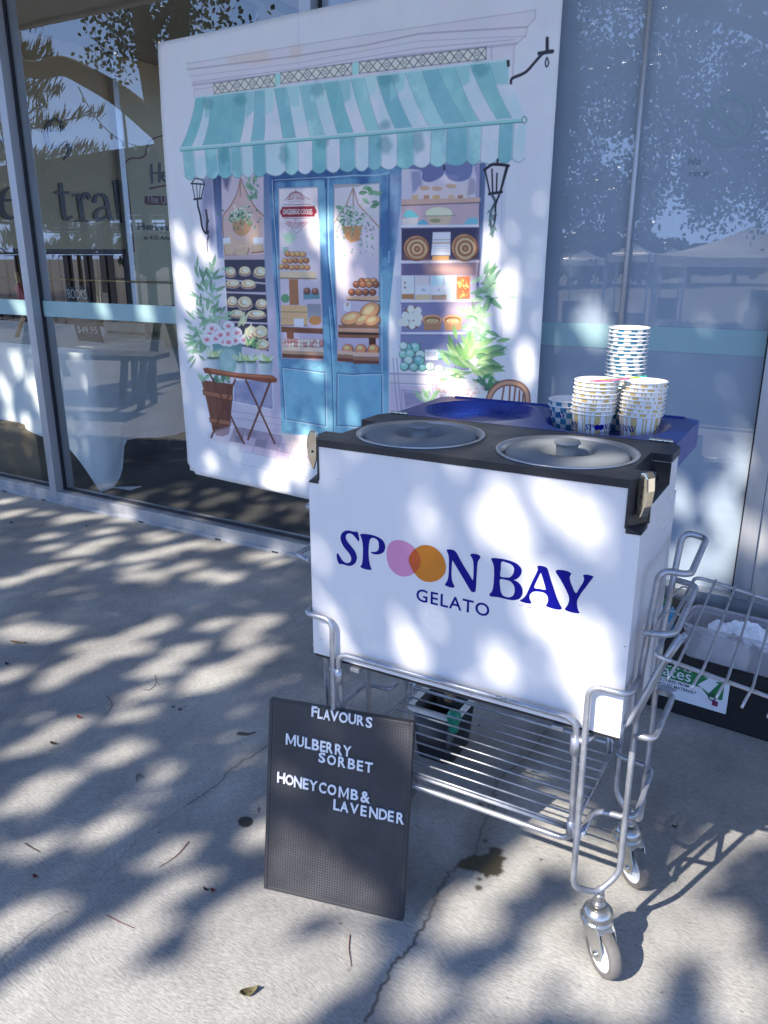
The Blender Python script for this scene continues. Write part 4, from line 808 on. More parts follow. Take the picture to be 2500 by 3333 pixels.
for _ in range(18): leaf(Z5, pr.uniform(1385, 1440), pr.uniform(450, 660), pr.uniform(.8, 2.2), 48, 18, pc(62, 92, 118), pc(110, 140, 165), .9)
for L, w in (([(1484, 345), (1490, 325), (1545, 300), (1590, 250), (1622, 218), (1655, 212)], 6), ([(1634, 160), (1634, 206)], 7), ([(1600, 222), (1656, 214)], 7), ([(1632, 240), (1626, 262), (1632, 278), (1640, 262), (1634, 240)], 3)): K.line(Z3(smooth_curve(L, 3)), w, pc(44, 46, 74))
# paper tone
K.a *= (0.965 + 0.07 * noise2(K.h, K.w, 90, 31, 3))[..., None]; K.a = .88 * np.clip(K.a / .88, .003, 1) ** 1.16
lum_ = (K.a @ np.array([.25, .6, .15]))[..., None]; K.a = lum_ + (K.a - lum_) * .86
K.a *= np.stack([.95 + .10 * noise2(K.h, K.w, 26, 61 + i, 5, .7) for i in range(3)], 2); K.a = np.clip(K.a * .90, .003, .80)
# lettering on the door sticker
def poster_text(txt, box, col, arc=0.0):
    me = text_mesh(txt, res=2); co, fs = mesh_arrays(me); bpy.data.meshes.remove(me)
    lo, hi = co[:, :2].min(0), co[:, :2].max(0); u = (co[:, :2] - lo) / (hi - lo)
    x = box[0] + u[:, 0] * (box[2] - box[0]); y = box[1] + u[:, 1] * (box[3] - box[1]) + arc * (4 * (u[:, 0] - .5) ** 2)
    for f in fs: K.fill(Z4([(x[i], y[i]) for i in f]), col, 1, soft=.45)
poster_text('GINGERBREAD COOKIES', (1030, 546, 1296, 498), pc(188, 185, 220))
poster_text('HAND CRAFTED', (1075, 412, 1228, 392), CR, arc=12)
poster_text("ADRI'S GINGERBREAD", (1064, 640, 1252, 612), CR, arc=-16); poster_text('BY', (1140, 602, 1162, 590), CR)
poster_im = K.image('poster_print')
def poster_mat():
    m, nt, b = new_mat('printed_paper'); tx = nt.nodes.new('ShaderNodeTexImage'); tx.image = poster_im; tx.extension = 'EXTEND'
    tc = nt.nodes.new('ShaderNodeTexCoord'); mp = nt.nodes.new('ShaderNodeMapping')
    mp.inputs['Location'].default_value = (-PRX0 / (PRX1 - PRX0), -PRZ0 / (PRZ1 - PRZ0), 0); mp.inputs['Scale'].default_value = (1 / (PRX1 - PRX0), 1 / (PRZ1 - PRZ0), 1)
    sx = nt.nodes.new('ShaderNodeSeparateXYZ'); cb = nt.nodes.new('ShaderNodeCombineXYZ')
    nt.links.new(tc.outputs['Object'], sx.inputs[0]); nt.links.new(sx.outputs[0], cb.inputs[0]); nt.links.new(sx.outputs[2], cb.inputs[1])
    nt.links.new(cb.outputs[0], mp.inputs[0]); nt.links.new(mp.outputs[0], tx.inputs[0]); nt.links.new(tx.outputs[0], b.inputs['Base Color'])
    b.inputs['Roughness'].default_value = .55; b.inputs['Specular IOR Level'].default_value = .35
    return m
M_POSTER = poster_mat()
# sheet: two joined drops of paper, slightly rippled, its lower edge hanging free and curling
bl = [on_wall(x, y, PY) for x, y in ((513, 138), (542, 598), (557, 818), (577, 1047), (594, 1199), (611, 1500))]
br = [on_wall(x, y, PY) for x, y in ((1829, 0), (1812, 337), (1796, 554), (1772, 964), (1750, 1237))]
bot = [on_wall(x, y, PY) for x, y in ((626, 1539), (715.5, 1561), (831.5, 1587.6), (931, 1609), (982, 1621))]
zl_top = bl[0][2]; tp = [on_wall(x, y, PY) for x, y in ((513, 138), (972, 42), (1166, 0))]
sl_t = np.polyfit([p[0] for p in tp], [p[2] for p in tp], 1); sl_b = np.polyfit([p[0] for p in bot], [p[2] for p in bot], 1)
lx = np.polyfit([p[2] for p in bl], [p[0] for p in bl], 2); rx_ = np.polyfit([p[2] for p in br], [p[0] for p in br], 1)
NX, NZ = 70, 80; m = MB(); rgp = np.random.default_rng(4); rip = noise2(NZ + 1, NX + 1, 16, 9, 3)
for j in range(NZ + 1):
    for i in range(NX + 1):
        u, v = i / NX, j / NZ
        zt_, zb_ = np.polyval(sl_t, -2.7 + 1.75 * u), np.polyval(sl_b, -2.7 + 1.75 * u)
        z = zb_ + (zt_ - zb_) * v; xl, xr = np.polyval(lx, z), np.polyval(rx_, z)
        x = xl + (xr - xl) * u
        if v < .02 and u < .02: x += .012; z += .012
        d = -.008 * (rip[j, i] - .5) * 2 - .006 * max(0, .25 - v) * 4 * math.sin(u * 9)
        m.v.append((x, PY + d, z))
for j in range(NZ):
    for i in range(NX):
        a = j * (NX + 1) + i; m.f.append([a, a + 1, a + NX + 2, a + NX + 1]); m.m.append(0); m.sm.append(True)
po = m.build('poster', M_POSTER, fix=False)
sd = po.modifiers.new('thickness', 'SOLIDIFY'); sd.thickness = .0012; sd.offset = 1
tag(po, 'large paper poster of a watercolour bakery front with striped blue awning taped to the glass', 'poster')
# ------------------------------------------------------------------ wire trolley
trolley = empty('wire_trolley', CART_O, CART_R, label='grey galvanised wire trolley on swivel casters carrying the white gelato box', cat='trolley')
TR = .0058
def tube_part(name, paths, r=TR, fr=.022, mat=M_ZINC, parent=trolley, n=8):
    m = MB()
    for p in paths: m.tube(p, r, n, fr=fr)
    return m.build(name, mat, parent)
XE = CL + .012
def corner(sx):
    """end-frame leg at the front corner: bracket over the box corner, leg down to the caster, post up to the handle"""
    f = (lambda x: x) if sx > 0 else (lambda x: CL - x)
    tube_part('leg', [[(f(XE), .050, .612), (f(XE), -.0125, .614), (f(.560), -.0125, .614), (f(.562), -.0125, .205), (f(.594), .044, .160), (f(XE), .066, .200), (f(XE), .060, .62), (f(XE + .012), .060, .81), (f(XE + .056), .082, .80), (f(XE + .050), .285, .80), (f(XE + .010), .270, .81), (f(XE), .235, .62), (f(XE), .235, .200), (f(.592), .298, .160), (f(.560), CD + .012, .205), (f(.560), CD + .012, .614), (f(XE), CD + .012, .614), (f(XE), .24, .612)]])
    tube_part('holder_loop', [[(f(XE + .004), .020, .713), (f(XE + .050), .035, .713), (f(XE + .046), .265, .713), (f(XE + .004), .275, .713)]])
    tube_part('holder_loop', [[(f(XE), .060, .50), (f(XE + .034), .062, .50), (f(XE + .034), .230, .50), (f(XE), .235, .50)]], fr=.03)
corner(1); corner(-1)
tube_part('nesting_bar', [[(.568, -.010, .316), (.568, .072, .316), (.640, .080, .316), (.636, .255, .316), (.562, .262, .316), (.562, .292, .316)]], fr=.026)
tube_part('nesting_bar', [[(.045, -.010, .316), (.045, .02, .316), (-.034, .10, .316), (-.034, .257, .316), (.031, .259, .316), (.031, .292, .316)]], fr=.026)
tube_part('gate_frame', [[(.067, .012, .30), (.067, -.014, .546), (.545, -.014, .546), (.545, .014, .279), (.067, .014, .279), (.067, .012, .31)]], fr=.026)
for x in (.067, .545):
    s = 1 if x > .3 else -1
    for z0, z1, z, yy in ((.478, .512, .506, -.0115), (.297, .327, .312, .0095)):
        m = MB(); m.tube([(x, yy, z0), (x, yy, z1)], .0088, 10); m.tube([(x, yy, z), (x + s * .020, -.012, z)], .006, 6); m.tube([(x + s * .012, -.014, z), (x + s * .026, .004, z + .004)], .0062, 6)
        m.build('gate_sleeve', M_ZINC, trolley)
tube_part('shelf_rim', [[(.067, .02, .300), (.067, .292, .300), (.067, .292, .333), (.545, .292, .333), (.545, .292, .300), (.545, .02, .300)], [(.085, .279, .327), (.535, .279, .327)], [(.085, .284, .352), (.535, .284, .352)], [(.085, .022, .297), (.535, .022, .297)]], r=.0040, fr=.015)
for p_ in ([(.085, .284, .352), (.082, .284, .30), (.082, .25, .30)], [(.535, .284, .352), (.540, .284, .30)], [(.545, .292, .333), (.562, .297, .34)], [(.067, .292, .333), (.05, .297, .34)]): tube_part('shelf_brace', [p_], r=.0035, fr=.01)
for i in range(9):
    y = .024 + .0312 * i
    m = MB(); m.tube([(.064, y, .3035), (.549, y, .3035)], .0021, 6); m.build('shelf_wire', M_ZINC, trolley)
for x in (.10, .51):
    m = MB(); m.box((x - .01, -.006, .508), (x + .01, .296, .5165)); m.build('box_rest', M_ZINC, trolley, bevel=.001)
m = MB(); m.tube([(.05, CD + .012, .506), (.565, CD + .012, .506)], TR, 8); m.tube([(.05, -.002, .5062), (.055, .29, .5062)], .004, 6); m.tube([(.562, -.002, .5062), (.562, .29, .5062)], .004, 6); m.build('rail', M_ZINC, trolley)
M_TYRE = pm('grey_rubber_tyre', (.13, .125, .12), .75, var=.3, scale=25, bump=.1, bscale=90)
M_HUB = pm('pale_nylon_hub', (.62, .66, .72), .35, var=.08, scale=30)
def caster(x, y, ang):
    M = Matrix.Rotation(ang, 4, 'Z'); T = .030                     # trail along +x of the rotated frame
    P = lambda a, b, c: tuple(M @ Vector((a, b, c)) + Vector((x, y, 0)))
    cst = MB()
    cst.lathe([(0, .170), (.006, .169), (.0085, .163), (.0085, .158), (.006, .157), (.0095, .155), (.0095, .140), (.0135, .138), (.0135, .131), (.006, .130)], 16, (x, y, 0))
    cst.lathe([(.0, .128), (.019, .127), (.0265, .120), (.029, .112), (.0265, .104), (.030, .101), (.030, .097), (0, .096)], 24, (x, y, 0))
    for s in (-1, 1):
        pf = [(-.030, .098), (-.022, .106), (.022, .104), (.034, .094), (.046, .066), (T + .013, .043), (T + .004, .033), (T - .011, .036), (.002, .056), (-.018, .072), (-.030, .086)]
        cst.prism(pf, s * .0170 - .0012, s * .0170 + .0012, fn=lambda a, b, c: P(a, c, b))
    cst.prism([(-.030, .092), (-.024, .101), (.022, .101), (.034, .092), (.030, .088), (-.024, .088)], -.017, .017, fn=lambda a, b, c: P(a, c, b))
    c = cst.build('caster', M_ZBRIGHT, trolley, bevel=.0008)
    R90 = M.to_3x3().to_4x4() @ Matrix.Rotation(math.pi / 2, 4, 'X'); C = P(T, 0, .0468)
    w = MB(); w.lathe([(.0335, -.0115), (.041, -.0125), (.0444, -.0105), (.0465, -.005), (.0468, 0), (.0465, .005), (.0444, .0105), (.041, .0125), (.0335, .0115)], 40, C, R90); w.build('tyre', M_TYRE, c)
    w = MB(); w.lathe([(.0336, -.0105), (.0315, -.0112), (.026, -.0085), (.016, -.0075), (.014, -.0125), (0, -.0125)], 32, C, R90); w.lathe([(.0336, .0105), (.0315, .0112), (.026, .0085), (.016, .0075), (.014, .0125), (0, .0125)], 32, C, R90); w.build('hub', M_HUB, c)
    w = MB(); w.lathe([(0, -.0235), (.0055, -.0235), (.0065, -.022), (.0065, -.0185), (.008, -.0182), (.008, .0182), (.0065, .0185), (.0065, .022), (.0055, .0235), (0, .0235)], 6, C, R90); w.build('axle_bolt', M_CHROME, c)
caster(.598, .050, R_(-42)); caster(.594, .304, R_(-40)); caster(CL - .595, .022, R_(60)); caster(CL - .595, .268, R_(20))

# ------------------------------------------------------------------ insulated gelato box
BZ = .52
box = empty('gelato_box', CART_O + np.array([0, 0, BZ]), CART_R, label='white insulated gelato box with navy and orange logo and open blue lid', cat='gelato box')
def bpart(mb, name, mat, bev=0.0, fix=True, parent=None):
    mb.v = [(v[0], v[1], v[2] - BZ) for v in mb.v]
    return mb.build(name, mat, parent or box, bevel=bev, fix=fix)
ch = .0225; cy_ = .040
def oct_plan(g=0.0, notch=None):
    L, D = CL, CD
    P = [(ch - g * .5, -g), (L - ch + g * .5, -g), (L + g, cy_)]
    if notch: P += [(L + g, notch[0]), (L - notch[2], notch[0]), (L - notch[2], notch[1]), (L + g, notch[1])]
    P += [(L + g, D - .02), (L - .012, D + g), (.012, D + g), (-g, D - .02)]
    if notch: P += [(-g, notch[1]), (notch[2], notch[1]), (notch[2], notch[0]), (-g, notch[0])]
    return P + [(-g, cy_)]
NT = (.066, .196, .034)
m = MB(); m.box((0, 0, .5235), (CL, CD, .881))
o_ = bpart(m, 'body', M_WHITEFILM, 0)
m = MB(); m.prism(oct_plan(), .881, .915); m.prism(oct_plan(0, NT), .915, .9533); bpart(m, 'body_top', M_WHITEFILM, 0)
m = MB(); m.box((.002, .002, .5165), (CL - .002, CD - .002, .5234)); bpart(m, 'base_plate', M_BLACKPL, .001)
circ = lambda cx, cy, r, n=56: [(cx + r * math.cos(2 * math.pi * i / n), cy + r * math.sin(2 * math.pi * i / n)) for i in range(n)]
TUBS = ((.168, .132), (.452, .132)); TRR = .1225
m = MB(); m.plate(oct_plan(.0022, NT), [circ(x, y, TRR - .003) for x, y in TUBS], .9533, .9668); bpart(m, 'top_deck', M_BLACKPL, .0022)
# moulded corner guards and the two hand-hold pockets
for f in (lambda x: x, lambda x: CL - x):
    m = MB()
    A, B = (f(CL - ch - .0005), -.0018), (f(CL + .0018), cy_ + .0005); Ai, Bi = (f(CL - ch - .004), .007), (f(CL - .008), cy_ + .004)
    Cc = (f(CL + .0016), -.0016); md = ((A[0] + B[0]) / 2 * .6 + Ai[0] * .2 + Bi[0] * .2, (A[1] + B[1]) / 2 * .6 + Ai[1] * .2 + Bi[1] * .2)
    z0, z1, zt = .8815, .890, .9532
    m.add([(A[0], A[1], z1), (B[0], B[1], z1), (B[0], B[1], zt), (A[0], A[1], zt), (Ai[0], Ai[1], z1), (Bi[0], Bi[1], z1), (Bi[0], Bi[1], zt), (Ai[0], Ai[1], zt)],
          [(0, 1, 2, 3), (5, 4, 7, 6), (4, 0, 3, 7), (1, 5, 6, 2), (3, 2, 6, 7), (0, 4, 5, 1)], False)
    m.add([(A[0], A[1], .8925), (B[0], B[1], .8925), (Cc[0], Cc[1], .8818), (A[0], A[1], .8813), (B[0], B[1], .8813)], [(0, 1, 2), (0, 2, 3), (1, 4, 2), (0, 3, 4, 1), (3, 2, 4)], False)
    # raised edges either side of the latch recess
    for (px_, py_) in (A, B): m.tube([(px_, py_ + .001, .889), (px_, py_ + .001, .953)], .0022, 6)
    bpart(m, 'corner_guard', M_BLACKPL, .001)
    m = MB(); x0, x1 = f(CL - NT[2] - .0005), f(CL - NT[2] + .003); m.box((min(x0, x1), NT[0] + .0005, .9152), (max(x0, x1), NT[1] - .0005, .9531))
    fl = f(CL + .0016)
    m.add([(f(CL - NT[2]), NT[0] + .0005, .928), (f(CL - NT[2]), NT[1] - .0005, .928), (fl, NT[1] - .0005, .9151), (fl, NT[0] + .0005, .9151), (fl, NT[1] - .0005, .9149), (fl, NT[0] + .0005, .9149)], [(0, 1, 2, 3), (3, 2, 4, 5)], False)
    for yy in (NT[0] + .0004, NT[1] - .0024): m.box((min(x1, fl), yy, .9153), (max(x1, fl), yy + .002, .9531))
    bpart(m, 'hand_hold', M_BLACKPL, .0008)
    # over-centre latch, chrome, standing on the guard
    g_ = MB(); nrm = Vector((f(1) - f(0), -.55, 0)).normalized(); tng = Vector((-nrm.y, nrm.x, 0)); c0 = Vector(((A[0] + B[0]) / 2, (A[1] + B[1]) / 2, 0))
    pf = [(.001, .965), (.004, .976), (.013, .979), (.019, .970), (.021, .950), (.018, .925), (.012, .908), (.008, .904), (.002, .925)]
    g_.prism(pf, -.0085, .0085, fn=lambda a, b, c: tuple(c0 + nrm * a + tng * c + Vector((0, 0, b))))
    g_.box(tuple(c0 + nrm * .004 - Vector((.004, .004, -.962))), tuple(c0 + nrm * .004 + Vector((.004, .004, .968))))
    lt = bpart(g_, 'latch', M_CHROME, .0018)
    r_ = MB()
    for s in (-.0088, .0088): r_.lathe([(0, -.0006), (.0022, -.0006), (.0026, 0), (.0022, .0006), (0, .0006)], 10, tuple(c0 + nrm * .010 + tng * s + Vector((0, 0, .940 - BZ))), Matrix.Rotation(math.atan2(tng.y, tng.x), 4, 'Z') @ Matrix.Rotation(math.pi / 2, 4, 'Y'))
    r_.build('rivet', M_BLACKPL, lt)
# open lid lying back, blue moulded inside with two round recesses
M_BLUE = pm('royal_blue_moulded_plastic', (.006, .030, .235), .30, var=.12, scale=6, rvar=.08, bump=.04, bscale=200, spec=.6)
LX0, LX1, LY0, LY1, LZ = .020, .606, CD + .006, .548, .9668
RECS = ((.168, .418), (.447, .416)); RR = .1235
m = MB(); op = [(LX0, LY0), (LX1, LY0), (LX1, LY1 - .018), (LX1 - .018, LY1), (LX0 + .018, LY1), (LX0, LY1 - .018)]
m.plate(op, [circ(x, y, RR) for x, y in RECS], .914, LZ)
for (x, y) in RECS: m.lathe([(RR, LZ - .0002), (RR - .004, LZ - .004), (RR - .010, .951), (RR - .022, .9445), (RR - .06, .943), (0, .943)], 56, (x, y, 0))
m.box((LX0 + .03, LY1 - .009, LZ - .004), (LX1 - .03, LY1 - .004, LZ + .0035))
bpart(m, 'lid', M_BLUE, .003)
for hx in (.036, .578):
    m = MB()
    for i in range(4): m.tube([(hx - .020 + i * .0103, CD + .0045, .9690), (hx - .0106 + i * .0103, CD + .0045, .9690)], .0034, 10)
    m.tube([(hx - .021, CD + .0045, .969), (hx + .021, CD + .0045, .969)], .0018, 6); bpart(m, 'hinge', M_CHROME, 0)
# logo, traced from the box: flared serif letters with two overlapping discs for the double O
M_INK = pm('navy_vinyl', (.003, .004, .19), .35, spec=.15); M_PINK = pm('pink_vinyl', (.62, .26, .42), .35, spec=.25); M_ORANGE = pm('amber_vinyl', (.60, .20, .022), .35, spec=.25); M_RED = pm('rust_vinyl', (.50, .075, .012), .3)
Y1 = lambda L: [on_front(1080 + x * .25316, 1700 + y * .25316)[[0, 2]] for x, y in L]
Y2 = lambda L: [on_front(1430 + x * .31947, 1750 + y * .31947)[[0, 2]] for x, y in L]
S_ = Y1([(320, 118), (340, 140), (355, 210), (352, 240), (340, 240), (300, 190), (265, 155), (230, 142), (200, 150), (183, 175), (185, 210), (205, 250), (250, 305), (295, 365), (318, 415), (325, 460), (312, 510), (280, 545), (240, 560), (200, 557), (160, 545), (130, 537), (100, 537), (85, 520), (68, 470), (64, 420), (76, 398), (88, 405), (110, 445), (140, 490), (175, 518), (210, 523), (238, 510), (250, 480), (245, 440), (220, 395), (170, 335), (130, 270), (114, 215), (117, 170), (140, 130), (180, 107), (220, 104), (255, 112), (285, 120)])
P__ = Y1([(365, 160), (375, 150), (420, 147), (500, 158), (570, 178), (630, 210), (670, 250), (688, 300), (685, 345), (665, 385), (625, 408), (575, 414), (535, 408), (508, 392), (512, 378), (550, 380), (585, 368), (603, 340), (607, 300), (600, 250), (580, 220), (550, 203), (525, 200), (500, 213), (487, 240), (478, 300), (474, 380), (477, 450), (485, 510), (497, 560), (512, 602), (500, 612), (450, 608), (400, 592), (368, 570), (385, 545), (395, 500), (400, 430), (402, 340), (398, 280), (388, 220), (375, 185)])
O1 = Y1([(865, 228), (800, 235), (750, 265), (718, 320), (705, 400), (712, 480), (735, 560), (780, 625), (840, 672), (910, 695), (970, 693), (1020, 678), (1065, 650), (1110, 605), (1138, 555), (1145, 500), (1138, 450), (1115, 395), (1075, 340), (1020, 290), (950, 247)])
O2 = Y1([(1210, 292), (1150, 300), (1090, 330), (1040, 375), (1005, 425), (991, 475), (1000, 525), (1030, 590), (1065, 650), (1110, 705), (1170, 748), (1240, 766), (1310, 762), (1380, 735), (1430, 690), (1460, 640), (1468, 580), (1460, 520), (1435, 450), (1400, 395), (1345, 340), (1280, 303)])
OV = Y1([(1075, 340), (1115, 395), (1138, 450), (1145, 500), (1138, 555), (1110, 605), (1065, 650), (1030, 590), (1000, 525), (991, 475), (1005, 425), (1040, 375)])
N_ = Y2([(75, 130), (85, 120), (125, 120), (155, 132), (180, 160), (240, 270), (300, 365), (340, 430), (347, 400), (350, 330), (348, 260), (338, 215), (318, 180), (325, 165), (355, 163), (395, 172), (420, 192), (412, 215), (395, 240), (387, 290), (382, 370), (378, 450), (373, 520), (368, 548), (350, 556), (330, 550), (310, 525), (260, 440), (200, 340), (150, 255), (136, 233), (130, 260), (126, 330), (126, 400), (135, 450), (155, 495), (148, 508), (120, 508), (80, 495), (58, 480), (68, 460), (85, 430), (95, 370), (98, 290), (98, 210), (90, 165)])
B_ = Y2([(530, 218), (545, 207), (600, 210), (680, 223), (760, 248), (810, 280), (838, 320), (838, 360), (815, 400), (780, 425), (760, 430), (800, 450), (835, 490), (850, 540), (842, 590), (810, 625), (760, 636), (710, 632), (650, 618), (590, 605), (530, 600), (512, 585), (515, 570), (535, 550), (548, 510), (556, 430), (558, 340), (553, 280), (540, 245)])
Bh = [Y2([(635, 245), (690, 255), (735, 275), (760, 305), (760, 345), (745, 380), (715, 405), (680, 405), (623, 393), (628, 320)]), Y2([(620, 425), (680, 430), (725, 445), (760, 490), (768, 540), (755, 585), (725, 605), (690, 605), (650, 590), (628, 550), (620, 490)])]
A_ = Y2([(1000, 290), (1020, 285), (1060, 290), (1095, 305), (1112, 340), (1135, 420), (1165, 510), (1195, 600), (1225, 670), (1249, 715), (1240, 730), (1200, 732), (1140, 718), (1092, 700), (1090, 685), (1105, 655), (1107, 620), (1095, 585), (1065, 560), (1020, 550), (970, 548), (935, 565), (920, 590), (922, 625), (940, 660), (930, 671), (880, 665), (830, 648), (823, 637), (850, 620), (880, 590), (905, 540), (940, 460), (985, 370), (1003, 325)])
Ah = [Y2([(1033, 360), (1045, 385), (1062, 440), (1083, 520), (1075, 530), (1020, 520), (978, 515), (968, 500), (985, 455), (1010, 405)])]
Y_ = Y2([(1187, 340), (1200, 328), (1250, 328), (1310, 342), (1343, 362), (1340, 380), (1330, 400), (1335, 440), (1355, 495), (1392, 566), (1430, 510), (1465, 455), (1475, 415), (1467, 390), (1475, 376), (1520, 378), (1565, 392), (1569, 405), (1540, 440), (1500, 495), (1450, 560), (1420, 610), (1405, 645), (1405, 690), (1415, 735), (1429, 762), (1420, 770), (1370, 765), (1310, 748), (1278, 730), (1290, 710), (1310, 680), (1322, 640), (1320, 600), (1300, 550), (1265, 480), (1225, 410), (1195, 365)])
GLYPHS = [(S_, []), (P__, []), (N_, []), (B_, Bh), (A_, Ah), (Y_, [])]
def glyph(mb, poly, holes, fn, sm=3):
    mb.plate(smooth_curve(poly, sm, True), [smooth_curve(h, sm, True) for h in holes], None, 0, fn=fn)
ff = lambda d: (lambda x, y, z: (x, d, y))
for i, (po_, ho_) in enumerate(GLYPHS):
    m = MB(); glyph(m, po_, ho_, ff(-.0004)); bpart(m, 'logo_letter', M_INK, fix=False)
for po_, mt, d in ((O1, M_PINK, -.0004), (O2, M_ORANGE, -.0007), (OV, M_RED, -.0010)):
    m = MB(); glyph(m, po_, [], ff(d)); bpart(m, 'logo_disc', mt, fix=False)
m = MB(); text_into(m, 'GELATO', lambda x, y, z: (x, -.0004, y), box=(.2315, .6885, .3745, .7135), space=1.12, offset=.012); bpart(m, 'logo_word', M_INK, fix=False)
# scuffs near the lower edge
M_SCUFF = pm('scuff', (.03, .03, .035), .7)
rs = random.Random(2)
for (x, y, n) in ((1040, 2080, 3), (1100, 1560, 2), (1850, 2330, 5), (1950, 2375, 4), (1250, 2170, 4), (1900, 1700, 2), (1405, 2205, 5), (1415, 2210, 4), (2022, 2300, 4), (1700, 1970, 6), (1722, 1975, 5), (1390, 2203, 3), (1530, 2260, 6), (2040, 2105, 3)):
    m = MB()
    for _ in range(n):
        p = on_front(x + rs.uniform(-9, 9), y + rs.uniform(-3, 3)); w, h = rs.uniform(.0008, .003), rs.uniform(.0003, .0009)
        m.add([(p[0], -.0003, p[2]), (p[0] + w, -.0003, p[2] - h * .5), (p[0] + w * .9, -.0003, p[2] + h), (p[0] + .1 * w, -.0003, p[2] + h * 1.3)], [(0, 1, 2, 3)], False)
    bpart(m, 'scuff_mark', M_SCUFF, fix=False)

# steel tubs and their grey lids rest in the deck
cw = lambda x, y, z: CART_O + _cX * x + _cY * y + np.array([0, 0, z])
M_STEEL = pm('satin_stainless', (.50, .51, .53), .33, .8)
M_GREYLID = pm('grey_silicone_lid', (.19, .21, .225), .6, var=.04, scale=9)
for (x, y), w in zip(TUBS, ('left', 'right')):
    m = MB(); m.lathe([(TRR - .0003, .0002), (TRR, .0016), (TRR - .001, .0026), (TRR - .006, .0020), (TRR - .009, -.005), (TRR - .0155, -.010), (TRR - .0165, -.030), (TRR - .018, -.20), (0, -.205)], 64)
    tb = m.build('gelato_tub', M_STEEL, loc=cw(x, y, .9668)); tag(tb, 'round stainless steel tub set into the %s half of the black deck' % w, 'tub', 'steel tubs in the gelato box')
    rl = TRR - .0165
    m = MB(); m.lathe([(0, .0060), (.0205, .0058), (.0225, .0038), (.0225, .0004), (.0190, -.0010), (.0185, -.0240), (.030, -.0260), (.0405, -.0225), (.0485, -.0125), (.054, -.0096), (.075, -.0092), (rl - .014, -.0108), (rl - .006, -.0125), (rl - .0015, -.0155), (rl, -.0195), (rl - .0005, -.0255), (rl - .006, -.027), (0, -.0275)], 64)
    ld = m.build('tub_lid', M_GREYLID, loc=cw(x, y, .9805)); tag(ld, 'round grey lid with a sunken knob on the %s tub' % w, 'lid', 'grey tub lids')
# ------------------------------------------------------------------ paper cups, stacked in the lid's right recess
def cup_mat(name, kind):
    m, nt, b = new_mat(name); N, Lk = nt.nodes, nt.links
    b.inputs['Roughness'].default_value = .42
    tc = N.new('ShaderNodeTexCoord'); sx = N.new('ShaderNodeSeparateXYZ'); Lk.new(tc.outputs['Object'], sx.inputs[0])
    at = N.new('ShaderNodeMath'); at.operation = 'ARCTAN2'; Lk.new(sx.outputs[1], at.inputs[0]); Lk.new(sx.outputs[0], at.inputs[1])
    def math_(op, a, c=None):
        x = N.new('ShaderNodeMath'); x.operation = op
        if isinstance(a, float): x.inputs[0].default_value = a
        else: Lk.new(a, x.inputs[0])
        if c is not None:
            if isinstance(c, float): x.inputs[1].default_value = c
            else: Lk.new(c, x.inputs[1])
        return x.outputs[0]
    if kind == 'stripe':
        t = math_('FRACT', math_('MULTIPLY', at.outputs[0], 5 / (2 * math.pi)))
        r = N.new('ShaderNodeValToRGB'); r.color_ramp.interpolation = 'CONSTANT'
        w, y = (.80, .80, .80, 1), (.66, .49, .20, 1)
        el = r.color_ramp.elements; el[0].position = 0; el[0].color = y; el[1].position = .25; el[1].color = w
        for p_, c_ in ((.46, y), (.52, w), (.575, y), (.64, w), (.80, y), (.86, w)):
            e = el.new(p_); e.color = c_
        Lk.new(t, r.inputs[0]); Lk.new(r.outputs[0], b.inputs['Base Color'])
    else:
        ia = math_('FLOOR', math_('MULTIPLY', at.outputs[0], 18 / (2 * math.pi))); iz = math_('FLOOR', math_('MULTIPLY', sx.outputs[2], 1 / .0125))
        ck = math_('MODULO', math_('ADD', math_('ADD', ia, iz), 100.0), 2.0)
        mx = N.new('ShaderNodeMix'); mx.data_type = 'RGBA'; mx.inputs[6].default_value = (.70, .69, .62, 1); mx.inputs[7].default_value = (.05, .21, .32, 1)
        Lk.new(ck, mx.inputs[0]); Lk.new(mx.outputs[2], b.inputs['Base Color'])
    return m
M_CUPY = cup_mat('yellow_striped_card', 'stripe'); M_CUPB = cup_mat('blue_checked_card', 'check'); M_CARD = pm('white_card', (.80, .80, .79), .45)
def make_cup(r, rb, h, mat):
    me_o = MB(); me_o.lathe([(0, .004), (rb - .002, .004), (rb, 0), (rb + .0006, .0005), (r - .0030, h - .0032)], 48)
    me_o.mi = 1; me_o.lathe([(r - .0030, h - .0032), (r - .0008, h - .0031), (r + .0004, h - .0020), (r + .0002, h - .0005), (r - .0012, h), (r - .0026, h - .0008), (r - .0036, h - .003), (rb - .0018, .0055), (0, .0055)], 48)
    return me_o
cups = {}
def cup(kind, x, y, z, rz, label, group, tilt=(0, 0)):
    if kind not in cups:
        r, rb, h, mt = (.0432, .0338, .050, M_CUPY) if kind == 'y' else (.0405, .0305, .0500, M_CUPB)
        o = make_cup(r, rb, h, mt).build('paper_cup', [mt, M_CARD]); cups[kind] = o
    else:
        o = cups[kind].copy(); COL.objects.link(o)
    o.location = [float(v) for v in cw(x, y, z)]; o.rotation_euler = (tilt[0], tilt[1], rz)
    return tag(o, label, 'paper cup', group)
ORD = ['top', 'second', 'third', 'fourth', 'fifth', 'sixth', 'seventh', 'eighth', 'ninth', 'tenth', 'eleventh', 'twelfth', 'thirteenth', 'fourteenth', 'fifteenth', 'sixteenth', 'seventeenth', 'eighteenth', 'nineteenth', 'twentieth', 'twenty-first', 'twenty-second']
rc = random.Random(12); FLOORZ = .9436
base_rz = {}
